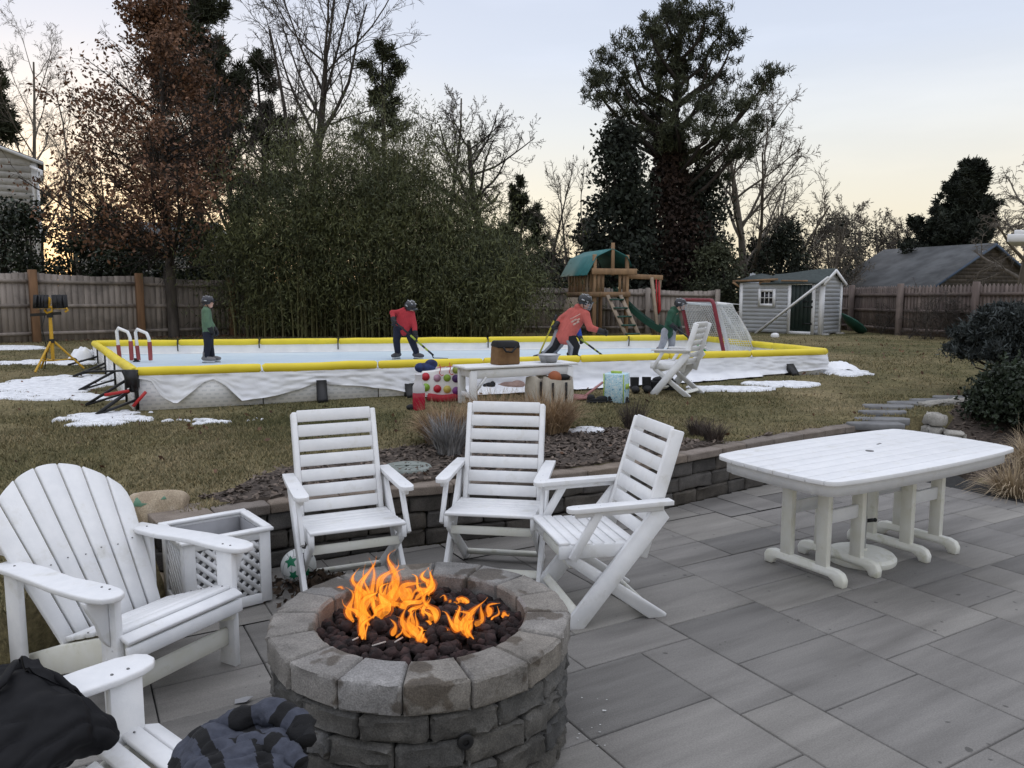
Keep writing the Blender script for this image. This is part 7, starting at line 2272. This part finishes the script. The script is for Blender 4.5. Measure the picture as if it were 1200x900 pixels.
for i, (px, py, Y, h, sp, lab) in enumerate([(1192, 562, 6.75, .46, .42, 'straw-coloured ornamental grass at the right edge beside the patio'), (1215, 548, 7.1, .5, .42, 'second straw-coloured ornamental grass cut by the right edge')]):
    q = atY(px, py, Y); q[2] = gz(q[0], q[1]); grass_clump('ornamental_grass', lab, q, 520, h, sp, straw, 15 + i, droop=1.45, w=.006, group='straw-coloured grasses in the right bed', base=.12)
# concrete well cover
p = onz(477, 550); b = MB(); b.lathe([(.185, -.02), (.190, .012), (.18, .026), (.165, .028), (.16, .024), (.03, .026)], n=40)
for k in range(5):
    a = 2 * PI * k / 5 + .3; b.beam((0, 0, .027), (.09 * math.cos(a), .09 * math.sin(a), .027), .03, .006)
o = b.build('well_cover', M('mossy_concrete', (.24, .26, .24), (.16, .18, .16), rough=.95, scale=9, bmp=.3), smooth=40, loc=tuple(p)); tag(o, 'round grey-green concrete cover set in the mulch behind the wall', 'cover')
# boulder with green paint, small stones below
def boulder(name, label, loc, r, seed, mat, parent=None, sq=(1, .8, .7)):
    bm = bmesh.new(); bmesh.ops.create_icosphere(bm, subdivisions=4, radius=1)
    rs = np.random.default_rng(seed); pl = rs.normal(0, 1, (9, 3)); pl /= np.linalg.norm(pl, axis=1, keepdims=True); d = rs.uniform(.55, .85, 9)
    for v in bm.verts:
        c = np.array(v.co)
        for k in range(9):
            e = c @ pl[k] - d[k]
            if e > 0: c = c - pl[k] * e * .9
        c += rs.normal(0, .006, 3)
        v.co = Vector(c * np.array(sq) * r)
    me = bpy.data.meshes.new(name); bm.to_mesh(me); bm.free(); me.materials.append(mat)
    me.polygons.foreach_set('use_smooth', np.ones(len(me.polygons), bool)); me.set_sharp_from_angle(angle=R_(35))
    o = bpy.data.objects.new(name, me); COL.objects.link(o); o.location = loc
    if label: tag(o, label, 'boulder' if r > .15 else 'stone')
    return o
bl0 = boulder('boulder', 'tan boulder with a green paint mark at the left end of the wall', (-2.25, 4.80, .34), .25, 3, MAT['field_stone'], sq=(.95, .75, .95))
b = MB()
pts = [(-.10, .02), (-.02, .06), (.06, .05), (.09, .02), (.02, -.01), (-.05, -.04), (-.10, -.03)]
nrm_ = unit(np.array([.05, -.62, .78])); ux = unit(np.cross([0, 1.0, 0], nrm_)); ux = np.array([1.0, 0, 0]); uy = np.cross(nrm_, ux)
Mx = np.eye(4); Mx[:3, 0] = ux; Mx[:3, 1] = uy; Mx[:3, 2] = nrm_; Mx[:3, 3] = nrm_ * .20
b.prism(pts, -.05, .006, Mx); b.build('paint_mark', M('green_paint', (.10, .24, .15), (.16, .28, .20), rough=.8, scale=20), bl0)
for i, (x, y, z, r_, lab) in enumerate([(-2.30, 4.50, .12, .16, 'brown fieldstone under the painted boulder, behind the planter'), (-2.42, 4.72, .2, .15, 'fieldstone low on the slope left of the painted boulder'), (-2.12, 4.42, .06, .12, 'small fieldstone wedged beside the lattice planter')]):
    o = boulder('fieldstone', lab, (x, y, z), r_, 10 + i, MAT['field_stone']); o['category'] = 'stone'
# dwarf spruce and boxwood on the right bed
rg = np.random.default_rng(88)
def padded(name, label, px, py0, Y, cat, w, d, h, npad, tuftspec, mat, seed, zlift=0.0, flat=.35, n_each=46):
    rg = np.random.default_rng(seed)
    q = atY(px, py0, Y); q[2] = gz(q[0], q[1])
    root = thing(name, label, cat, tuple(q))
    b = MB()
    for k in range(9):
        a = rg.uniform(0, 2 * PI); e = np.array([math.cos(a) * w * .7, math.sin(a) * d * .7, h * rg.uniform(.5, .9)])
        b.tube([(0, 0, -.05), e * .4 + (0, 0, .12), e], [.035, .025, .008], 6)
    b.build('trunk', MAT['bark_dark'], root, smooth=180)
    C = []
    for k in range(npad):
        a = rg.uniform(0, 2 * PI); t = rg.random() ** .6; zz = rg.uniform(.12, 1) 
        rad = math.sqrt(max(0.05, 1 - (zz * .92) ** 2.2)) * (.35 + .65 * t)
        c = np.array([math.cos(a) * w * rad, math.sin(a) * d * rad, h * zz + zlift]) + rg.normal(0, .03, 3)
        C.append(c + rg.normal(0, 1, (n_each, 3)) * np.array([.095, .095, .095 * flat]) * (.7 + .5 * rg.random()))
    C = np.concatenate(C); b = MB(); b.quads(tufts(rg, C, np.tile([[0, 0, .6]], (len(C), 1)), *tuftspec)); b.build('crown', mat, root)
spruce_m = M('spruce_blue', (.050, .060, .058), (.022, .028, .027), rough=.75, scale=5, rand=.5)
padded('dwarf_spruce', 'spreading blue-grey dwarf spruce above the boxwood at the right edge', 1190, 470, 9.6, 'shrub', .72, .7, .66, 100, (8, .075, .010), spruce_m, 3, zlift=.42)
box_m = M('boxwood', (.026, .040, .018), (.012, .019, .010), rough=.6, scale=6, rand=.5)
padded('boxwood', 'dark rounded boxwood under the dwarf spruce at the right edge', 1206, 505, 8.3, 'shrub', .56, .5, .46, 140, (5, .040, .014), box_m, 4, flat=.9, n_each=60)

# ---- fallen leaves on the grass, thickest along the left fence
rl_ = np.random.default_rng(55)
x = np.concatenate([rl_.uniform(-14, -6, 1500), rl_.uniform(-7, 9, 420), rl_.uniform(2, 9, 160)]); y = np.concatenate([18.6 + (x[:1500] + 14) * .55 - rl_.exponential(.8, 1500), rl_.uniform(5.5, 13, 420), rl_.uniform(13, 19, 160)])
k = ~in_poly(x, y, PATIO_IN) & ~in_poly(x, y, RINK_FOOT) & (y > 4)
x, y = x[k], y[k]
b = MB(); b.quads(leaf_quads(rl_, np.stack([x, y, ground(x, y) + .025], -1), np.where(y > 13, .11, .05)[:, None].ravel() if False else .06, .6))
tag(b.build('fallen_leaves', M('fallen_leaf', (.16, .085, .05), (.09, .05, .033), rough=.9, scale=5, rand=.5)), kind='stuff')

# =================================================================== PEOPLE
dg = None
def remesh(b, name, mat, parent, voxel=.012, it=4, off=None):
    """join overlapping closed pieces into one smooth skin"""
    o3 = np.array(parent.location); b.shift(-o3)
    me = b.mesh('tmp', mat); ob = bpy.data.objects.new('tmp', me); COL.objects.link(ob)
    md = ob.modifiers.new('r', 'REMESH'); md.mode = 'VOXEL'; md.voxel_size = voxel; md.use_smooth_shade = True
    sm = ob.modifiers.new('s', 'SMOOTH'); sm.iterations = it; sm.factor = .5
    dgx = bpy.context.evaluated_depsgraph_get(); ev = ob.evaluated_get(dgx)
    m2 = bpy.data.meshes.new_from_object(ev); m2.name = name
    bpy.data.objects.remove(ob); bpy.data.meshes.remove(me)
    m2.materials.clear(); m2.materials.append(mat)
    o = bpy.data.objects.new(name, m2); COL.objects.link(o); o.parent = parent
    return o
def limb(b, pts, rads, n=10):
    """tapered chain with rounded ends"""
    P_ = [np.array(p, float) for p in pts]
    d0 = unit(P_[0] - P_[1]); d1 = unit(P_[-1] - P_[-2]); r0, r1 = rads[0], rads[-1]
    Q = [P_[0] + d0 * r0 * .95, P_[0] + d0 * r0 * .6] + P_ + [P_[-1] + d1 * r1 * .6, P_[-1] + d1 * r1 * .95]
    R2 = [r0 * .25, r0 * .78] + list(rads) + [r1 * .78, r1 * .25]
    b.tube(Q, R2, n)
    for p, r in zip(P_[1:-1], rads[1:-1]): b.ell(p, r * 1.0, nu=10, nv=8)
def frame_of(f, up=(0, 0, 1)):
    f = unit(np.array(f, float)); s = unit(np.cross(f, np.array(up, float))); u = np.cross(s, f)
    return np.stack([s, f, u], 1)          # columns: right, forward, up

def person(label, Y, J, face, cols, stick=None, sc=1.0, helmet=(.012, .012, .014), cage=False, lean=(0, 0, 1), skate='dark', hood=False, loose=1.0):
    """J: joints as (px, py, depth offset). sides 'a','b'."""
    Y *= .947; sc *= .95
    P = {k: atY(v[0], v[1], Y + v[2]) for k, v in J.items()}
    hipm = (P['hip_a'] + P['hip_b']) / 2
    root = thing('person', label, 'person', (hipm[0], hipm[1], ZI))
    s = sc
    F = frame_of(face)
    H = P['head']
    # one continuous body: head with face, neck, trunk, limbs
    b = MB()
    b.ell(H, np.array([.074, .090, .100]) * s, F, 16, 12)
    b.ell(H + F @ (np.array([0, .035, -.055]) * s), np.array([.052, .058, .052]) * s, F, 12, 8)           # jaw
    b.ell(H + F @ (np.array([0, .094, -.015]) * s), np.array([.012, .018, .018]) * s, F, 8, 6)             # nose
    for e in (-1, 1): b.ell(H + F @ (np.array([.075 * e, -.005, -.01]) * s), np.array([.012, .02, .03]) * s, F, 8, 6)
    b.ell(H + F @ (np.array([0, .083, -.055]) * s), np.array([.024, .010, .007]) * s, F, 8, 6)             # lips
    limb(b, [H + F @ (np.array([0, -.01, -.06]) * s), P['neck']], [.045 * s, .05 * s])
    shm = (P['sh_a'] + P['sh_b']) / 2
    limb(b, [P['neck'], shm * .8 + hipm * .2, hipm], [.055 * s, .072 * s, .062 * s])
    for k in 'ab':
        limb(b, [shm, P['sh_' + k], P['el_' + k], P['ha_' + k]], [.05 * s, .042 * s, .032 * s, .026 * s])
        limb(b, [hipm, P['hip_' + k], P['kn_' + k], P['an_' + k]], [.06 * s, .062 * s, .045 * s, .036 * s])
    body = remesh(b, 'body', MAT['skin'], root, .0105, 2)
    for e in (-1, 1):
        b = MB(); b.ell(H + F @ (np.array([.028 * e, .084, .012]) * s), np.array([.011, .007, .007]) * s, F, 8, 6); b.build('eye', MAT['dark_glass'], root, world=True, smooth=180)
    # jacket
    top = M('jersey', cols['top'], tuple(c * .78 for c in cols['top']), rough=.9, scale=9)
    b = MB(); hem = hipm + (hipm - shm) * cols.get('hem', .12)
    side = unit(P['sh_b'] - P['sh_a']) if np.linalg.norm(P['sh_b'] - P['sh_a']) > .02 else np.array([1.0, 0, 0])
    w = .055 * s
    for q in (-1, 0, 1):
        limb(b, [shm + side * w * q * 1.3, shm * .5 + hem * .5 + side * w * q * 1.0, hem + side * w * q * 1.15], [.082 * s * loose, .095 * s * loose, .092 * s * loose])
    limb(b, [P['neck'], shm], [.062 * s, .085 * s])
    for k in 'ab':
        limb(b, [shm, P['sh_' + k], P['el_' + k], P['el_' + k] * .08 + P['ha_' + k] * .92], [.08 * s, .066 * s * loose, .052 * s * loose, .042 * s])
    if hood: b.ell(P['neck'] - F[:, 1] * .04 * s + np.array([0, 0, .01]), np.array([.10, .08, .055]) * s, F)
    jk = remesh(b, 'jacket', top, root, .0115, 3)
    # trousers
    pt = M('trousers', cols['legs'], tuple(c * .7 for c in cols['legs']), rough=.85, scale=9)
    b = MB()
    for k in 'ab':
        limb(b, [hipm + (shm - hipm) * .12, P['hip_' + k], P['kn_' + k], P['an_' + k]], [.10 * s, .092 * s, .067 * s, .055 * s])
    remesh(b, 'trousers', pt, root, .0115, 3)
    if cols.get('stripe'):
        for k in 'ab':
            b = MB(); off_ = unit(np.cross(P['an_' + k] - P['hip_' + k], [0, 1.0, 0])) * (-.052 * s) + np.array([0, -.02, 0])
            limb(b, [P['hip_' + k] + off_ * 1.4, P['kn_' + k] + off_ * 1.05, P['an_' + k] * .85 + P['kn_' + k] * .15 + off_ * .8], [.040 * s, .032 * s, .028 * s]); remesh(b, 'trouser_stripe', M('stripe', cols['stripe'], rough=.9), root, .011, 2)
    # skates: boot, holder, blade
    for k in 'ab':
        A = P['an_' + k]; T_ = P['to_' + k]
        d = unit(np.array([T_[0] - A[0], T_[1] - A[1], 0])); R = frame_of(d)
        sole = np.array([A[0], A[1], ZI + .045])
        b = MB()
        limb(b, [A + np.array([0, 0, .05]) - d * .005, sole + np.array([0, 0, .055]) - d * .01], [.052 * s, .050 * s])
        limb(b, [sole - d * .05 * s + (0, 0, .028), sole + d * .085 * s + (0, 0, .022), sole + d * .145 * s + (0, 0, .018)], [.040 * s, .042 * s, .032 * s])
        sk = remesh(b, 'skate', M('skate_' + skate, (.02, .02, .022) if skate == 'dark' else ((.07, .065, .07) if skate == 'grey' else (.18, .17, .17)), rough=.5), root, .0095, 2)
        b = MB(); b.box(sole + d * .045 * s + (0, 0, -.012), (.016, .20 * s, .03), R); bl_h = b.build('holder', MAT['white_paint'], sk, world=False)
        bl_h.data.transform(Matrix.Translation(-Vector(root.location)))
        b = MB(); b.box(sole + d * .045 * s + (0, 0, -.034), (.004, .24 * s, .02), R); q_ = b.build('blade', M('steel', (.5, .5, .5), rough=.25, metal=1), sk); q_.data.transform(Matrix.Translation(-Vector(root.location)))
        if skate != 'grey':
            b = MB()
            for z_ in (.02, .045): b.ell(sole + d * (.04 - z_ * .5) * s + (0, 0, z_ + .035), (.036 * s, .012, .01), R, 8, 6)
            q_ = b.build('lace', MAT['white_paint'], sk, smooth=180); q_.data.transform(Matrix.Translation(-Vector(root.location)))
    # gloves: cuff, back of the hand, four curled fingers and a thumb
    for k in 'ab':
        A, E = P['ha_' + k], P['el_' + k]; d = unit(A - E); gr = P.get('grip_' + k); 
        n_ = unit(np.cross(d, [0.2, 1.0, 0.1])); m_ = np.cross(n_, d)
        b = MB()
        limb(b, [A - d * .05 * s, A], [.050 * s, .046 * s])
        b.ell(A + d * .035 * s, np.array([.042, .052, .036]) * s, np.stack([n_, d, m_], 1), 10, 8)
        for f_ in range(4):
            o_ = n_ * (f_ - 1.5) * .022 * s; l_ = (.042, .050, .047, .036)[f_] * s
            limb(b, [A + d * .06 * s + o_, A + d * (.06 * s + l_ * .8) + o_ - m_ * .012 * s, A + d * (.055 * s + l_ * .7) + o_ - m_ * .045 * s], [.0125 * s, .012 * s, .0105 * s], 8)
        limb(b, [A + d * .015 * s + n_ * .035 * s, A + d * .045 * s + n_ * .052 * s - m_ * .015 * s, A + d * .06 * s + n_ * .045 * s - m_ * .04 * s], [.014 * s, .0125 * s, .011 * s], 8)
        gv = remesh(b, 'glove', M('glove', cols.get('glove', (.013, .013, .015)), rough=.6), root, .0075, 1)
    # helmet: shell with brim, vents, ear guards, chin strap, optional cage
    hm = M('helmet', helmet, rough=.3, spec=.5)
    b = MB(); HR = np.array([.096, .120, .108]) * s
    vs, fs = [], []
    nu_, nv_ = 20, 9
    for i in range(nv_ + 1):
        for j in range(nu_):
            th = 2 * PI * j / nu_; fwd = math.sin(th)
            low = -.02 - .30 * (fwd < -.2) - .42 * (abs(math.cos(th)) > .75)
            ph = low + (PI / 2 - low) * i / nv_
            vs.append((HR[0] * math.cos(ph) * math.cos(th), HR[1] * math.cos(ph) * math.sin(th), HR[2] * math.sin(ph) + .012 * s))
    for i in range(nv_):
        for j in range(nu_):
            j2 = (j + 1) % nu_; fs.append((i * nu_ + j, i * nu_ + j2, (i + 1) * nu_ + j2, (i + 1) * nu_ + j))
    vs = np.array(vs); inn = vs * np.array([.90, .90, .92]); m_ = len(vs)
    fs += [tuple(x + m_ for x in f[::-1]) for f in fs]
    for j in range(nu_):
        j2 = (j + 1) % nu_; fs.append((j2, j, j + m_, j2 + m_))
    V = np.concatenate([vs, inn]) @ F.T + H
    b.add(V, fs)
    b.box(H + F @ (np.array([0, .112, .035]) * s), (.13 * s, .035 * s, .014 * s), F)
    hl = b.build('helmet', hm, root, world=True, smooth=50)
    b = MB()
    for e in (-1, 1):
        for q in range(3): b.box(H + F @ (np.array([.042 * e, -.055 + .05 * q, .112 - abs(q - 1) * .012]) * s), (.016 * s, .034 * s, .012 * s), F)
        b.box(H + F @ (np.array([.094 * e, .0, .03]) * s), (.006, .05 * s, .018 * s), F)
    v_ = b.build('vent', M('vent_white', (.45, .45, .47), rough=.4), hl); v_.data.transform(Matrix.Translation(-Vector(root.location)))
    b = MB(); b.tube([H + F @ (np.array([-.088, .02, -.03]) * s), H + F @ (np.array([-.06, .055, -.10]) * s), H + F @ (np.array([0, .07, -.122]) * s), H + F @ (np.array([.06, .055, -.10]) * s), H + F @ (np.array([.088, .02, -.03]) * s)], .006, 6)
    v_ = b.build('chin_strap', MAT['black_cloth'], hl); v_.data.transform(Matrix.Translation(-Vector(root.location)))
    if cage:
        b = MB()
        for z_ in (-.085, -.045, -.005, .03):
            b.tube([H + F @ (np.array([math.sin(a) * .085, .03 + math.cos(a) * .10, z_]) * s) for a in np.linspace(-1.4, 1.4, 9)], .0035, 5)
        for a in np.linspace(-1.1, 1.1, 6):
            b.tube([H + F @ (np.array([math.sin(a) * .085, .03 + math.cos(a) * .10, z_]) * s) for z_ in (.035, -.03, -.09)], .0035, 5)
        v_ = b.build('face_cage', M('cage', (.5, .5, .52), rough=.3, metal=.7), hl); v_.data.transform(Matrix.Translation(-Vector(root.location)))
    return root, P, F

def stick(label, Y, top, bot, bladedir, cols=((.012, .012, .014), (.35, .42, .04)), bandy=(.35, .62, .8)):
    Y *= .947
    A = atY(top[0], top[1], Y + top[2]); B_ = atY(bot[0], bot[1], Y + bot[2])
    B_[2] = max(B_[2], ZI + .035)
    t = thing('hockey_stick', label, 'hockey stick', tuple(A), 0, 'hockey sticks')
    c0, c1 = M('stick_dark', cols[0], rough=.4), M('stick_bright', cols[1], rough=.4)
    d = B_ - A
    b = MB(); prev = 0.0
    cuts = list(bandy) + [1.0]
    for i, c in enumerate(cuts):
        b.beam(A + d * prev, A + d * c, .026, .020, up=(.3, 1, .2), mi=i % 2); prev = c
    b.build('shaft', [c0, c1], t, world=True)
    b = MB(); bd_ = unit(np.array([bladedir[0], bladedir[1], 0])); e = B_ + bd_ * .24; e[2] = ZI + .035; s_ = np.array([B_[0], B_[1], ZI + .04])
    b.tube([B_ - unit(d) * .05, s_, s_ + bd_ * .10 + (0, .0, .0), e + np.array([-bd_[1], bd_[0], 0]) * .03], [.018, .034, .036, .022], 8, flat=.22); b.build('blade', c0, t, world=True, smooth=60)
    b = MB(); b.tube([A - unit(d) * .03, A + unit(d) * .07], .017, 8); b.build('butt_end', c0, t, world=True)
    return t

# green-shirted child in profile at the left
person('small child in a green long-sleeved shirt and dark trousers standing on skates at the left', 12.87,
       dict(head=(243.6, 354.2, 0), neck=(242.2, 361, 0), sh_a=(241.5, 364.5, -.11), sh_b=(242, 364.5, .11), el_a=(242.5, 377.5, -.15), el_b=(246, 377, .13), ha_a=(247.5, 387, -.10), ha_b=(252.5, 387.5, .08),
            hip_a=(243.6, 391, -.06), hip_b=(244.4, 391, .06), kn_a=(243.4, 404.5, -.07), kn_b=(246, 404.5, .07), an_a=(241.5, 417, -.08), an_b=(248.3, 417, .07), to_a=(250, 420, -.08), to_b=(257, 420, .06)),
       (1, -.12, -.06), dict(top=(.10, .17, .105), legs=(.012, .014, .026), hem=.02), sc=.92, skate='light', helmet=(.018, .018, .026))
# red jacket
r2, P2, F2 = person('skater in a red jacket and navy trousers bending over a hockey stick', 13.6,
       dict(head=(480.5, 360.0, -.02), neck=(477.5, 366, 0), sh_a=(468.5, 366.5, .02), sh_b=(482, 367, -.03), el_a=(459.8, 366.5, -.06), el_b=(485.5, 381, -.08), ha_a=(461.5, 376, -.16), ha_b=(486.5, 392, -.12),
            hip_a=(466.5, 386, 0), hip_b=(479, 387, 0), kn_a=(464.6, 399, -.05), kn_b=(483, 400, -.06), an_a=(466, 412.5, .02), an_b=(488, 413, -.03), to_a=(459, 417, -.12), to_b=(496, 418, -.12)),
       (.55, -.45, -.45), dict(top=(.42, .035, .045), legs=(.010, .013, .030), hem=.06), sc=1.0, skate='grey', hood=True)
stick('black and lime hockey stick held low by the skater in the red jacket', 13.5, (461.5, 376, -.10), (508, 416.5, -.18), (.9, -.2), bandy=(.42, .55, .60, .72, .78, .86))
# salmon hoodie
r3, P3, F3 = person('taller skater in a salmon pink hoodie lunging forward with one glove stretched out', 13.1,
       dict(head=(685.2, 353.5, -.05), neck=(681.5, 362, -.02), sh_a=(670, 366, .06), sh_b=(686, 369, -.14), el_a=(658, 374, .12), el_b=(691.5, 384, -.22), ha_a=(651.5, 381, .02), ha_b=(705, 388.5, -.26),
            hip_a=(657, 391, .06), hip_b=(667.5, 394, -.06), kn_a=(649.5, 406.5, .02), kn_b=(675, 406, -.12), an_a=(636.5, 418.5, .10), an_b=(672, 419.5, -.05), to_a=(629, 421, .14), to_b=(681, 422, -.14)),
       (.85, -.42, -.38), dict(top=(.50, .115, .095), legs=(.011, .011, .013), hem=.14, stripe=(.28, .28, .30)), sc=1.08, hood=True, loose=1.16, helmet=(.010, .012, .014), cage=True)
stick('yellow and black hockey stick trailing behind the skater in the salmon hoodie', 13.1, (651.5, 371, .0), (629.5, 423, .08), (-.5, -.5), cols=((.012, .016, .02), (.42, .36, .03)), bandy=(.08, .42, .43))
b = MB(); cpt = atY(675.5, 377.5, 12.86 * .947)
for (x, z, a) in ((-.06, .01, .5), (-.02, .035, .5), (.02, .0, .5), (-.03, -.03, .5), (.03, .04, .5)): b.box((x, 0, z), (.05, .012, .028), np.array(Matrix.Rotation(-a, 3, 'Y')))
b.tube([(-.10, -.004, .05), (-.04, -.008, .075), (.06, .0, .13)], .006, 5)
pr = b.build('chest_print', M('pale_print', (.55, .36, .30), rough=.8), r3); pr.location = Vector(cpt) - r3.location
# half-hidden child behind the hoodie
r4, P4, F4 = person('child in a blue top and grey trousers mostly hidden behind the salmon hoodie', 13.75,
       dict(head=(673, 368.5, 0), neck=(671, 376, 0), sh_a=(664, 378, .04), sh_b=(676, 379, -.03), el_a=(661, 387, 0), el_b=(678.5, 389.5, -.06), ha_a=(668, 393, -.14), ha_b=(680.8, 398, -.14),
            hip_a=(661, 395, 0), hip_b=(667, 395.5, 0), kn_a=(656.5, 404, -.04), kn_b=(669, 405, -.04), an_a=(648.5, 413.5, .04), an_b=(668.5, 414, 0), to_a=(642, 417, .05), to_b=(676, 417, -.06)),
       (.8, -.5, -.3), dict(top=(.02, .07, .36), legs=(.25, .25, .27), hem=.02), sc=.88)
stick('black and lime hockey stick reaching right from the half-hidden child', 13.7, (676, 394, -.2), (709, 420, -.15), (.9, -.1), bandy=(.12, .4, .62, .68, .76, .80, .88, .9))
# dark green hoodie
r5, P5, F5 = person('child in a dark green hoodie and pale trousers bending forward near the goal', 14.2,
       dict(head=(797.2, 356.5, -.02), neck=(792.5, 363, 0), sh_a=(786, 367, -.13), sh_b=(791, 366, .13), el_a=(783.5, 377, -.17), el_b=(794.5, 377, .10), ha_a=(789, 382.5, -.18), ha_b=(797.5, 387, -.02),
            hip_a=(780, 389, -.05), hip_b=(787, 390, .06), kn_a=(777, 402, -.07), kn_b=(787.3, 403, .03), an_a=(772, 412.5, -.06), an_b=(784.5, 413, .06), to_a=(779, 416, -.1), to_b=(792, 416, .03)),
       (.85, -.45, -.12), dict(top=(.022, .075, .045), legs=(.34, .34, .37), hem=.10), sc=.95, hood=True, skate='light', helmet=(.016, .016, .02), cage=True)
stick('black and green hockey stick held by the child in the dark green hoodie', 14.2, (787, 380, -.2), (835, 418, -.5), (.8, -.5), cols=((.012, .014, .014), (.03, .30, .06)), bandy=(.55, .86))
# =================================================================== CAMERA, LIGHT
cam = bpy.data.cameras.new('camera'); co = bpy.data.objects.new('camera', cam); COL.objects.link(co)
cam.sensor_width = 36; cam.lens = 36 * CAM_F / 1200; cam.clip_end = 2000; cam.clip_start = .05
co.location = (0, 0, CAM_H); co.rotation_euler = (PI / 2 - CAM_P, 0, 0)
scene.camera = co

SUN_EL, SUN_AZ = R_(4.0), R_(-28)       # low behind the left trees
w = bpy.data.worlds.new('World'); scene.world = w; w.use_nodes = True
nt = w.node_tree; nt.nodes.clear()
wo = nt.nodes.new('ShaderNodeOutputWorld'); bg = nt.nodes.new('ShaderNodeBackground')
sky = nt.nodes.new('ShaderNodeTexSky'); sky.sky_type = 'NISHITA'; sky.sun_disc = False
sky.sun_elevation = SUN_EL; sky.sun_rotation = SUN_AZ; sky.air_density = 1.0; sky.dust_density = 1.0; sky.ozone_density = 1.0
nt.links.new(sky.outputs[0], bg.inputs['Color']); bg.inputs['Strength'].default_value = .05 * .5
# added sky gradient: pale yellow horizon, lavender above, unseen zenith brightened as fill light
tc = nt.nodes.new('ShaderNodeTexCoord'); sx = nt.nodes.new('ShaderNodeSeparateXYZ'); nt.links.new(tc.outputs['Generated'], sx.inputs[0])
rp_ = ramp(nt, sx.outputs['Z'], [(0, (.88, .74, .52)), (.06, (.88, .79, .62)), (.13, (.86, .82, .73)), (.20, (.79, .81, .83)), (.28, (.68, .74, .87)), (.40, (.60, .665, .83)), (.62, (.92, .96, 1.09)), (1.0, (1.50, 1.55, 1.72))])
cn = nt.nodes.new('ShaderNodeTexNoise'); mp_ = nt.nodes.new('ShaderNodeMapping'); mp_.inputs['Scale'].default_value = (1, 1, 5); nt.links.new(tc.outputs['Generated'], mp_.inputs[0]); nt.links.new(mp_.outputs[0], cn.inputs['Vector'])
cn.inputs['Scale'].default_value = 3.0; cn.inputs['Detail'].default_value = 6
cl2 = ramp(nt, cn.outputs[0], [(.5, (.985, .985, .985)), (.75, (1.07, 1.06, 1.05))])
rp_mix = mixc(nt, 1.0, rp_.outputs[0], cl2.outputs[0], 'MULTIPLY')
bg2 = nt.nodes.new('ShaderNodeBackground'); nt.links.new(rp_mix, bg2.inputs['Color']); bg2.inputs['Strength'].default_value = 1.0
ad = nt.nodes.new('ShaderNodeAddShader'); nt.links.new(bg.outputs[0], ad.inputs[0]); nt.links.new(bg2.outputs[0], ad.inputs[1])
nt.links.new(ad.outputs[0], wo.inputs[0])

sl = bpy.data.lights.new('sun', 'SUN'); sl.energy = .5; sl.angle = R_(12); sl.color = (1, .86, .7)
so = bpy.data.objects.new('sun', sl); COL.objects.link(so)
d = Vector((math.sin(SUN_AZ) * math.cos(SUN_EL), math.cos(SUN_AZ) * math.cos(SUN_EL), math.sin(SUN_EL)))
so.rotation_euler = d.to_track_quat('Z', 'Y').to_euler(); so.location = (0, 0, 30)

vs = scene.view_settings
vs.view_transform = 'Standard'; vs.look = 'None'; vs.gamma = 1; vs.use_curve_mapping = False
vs.exposure = 0.0
scene.cycles.max_bounces = 6
scene.cycles.transparent_max_bounces = 12
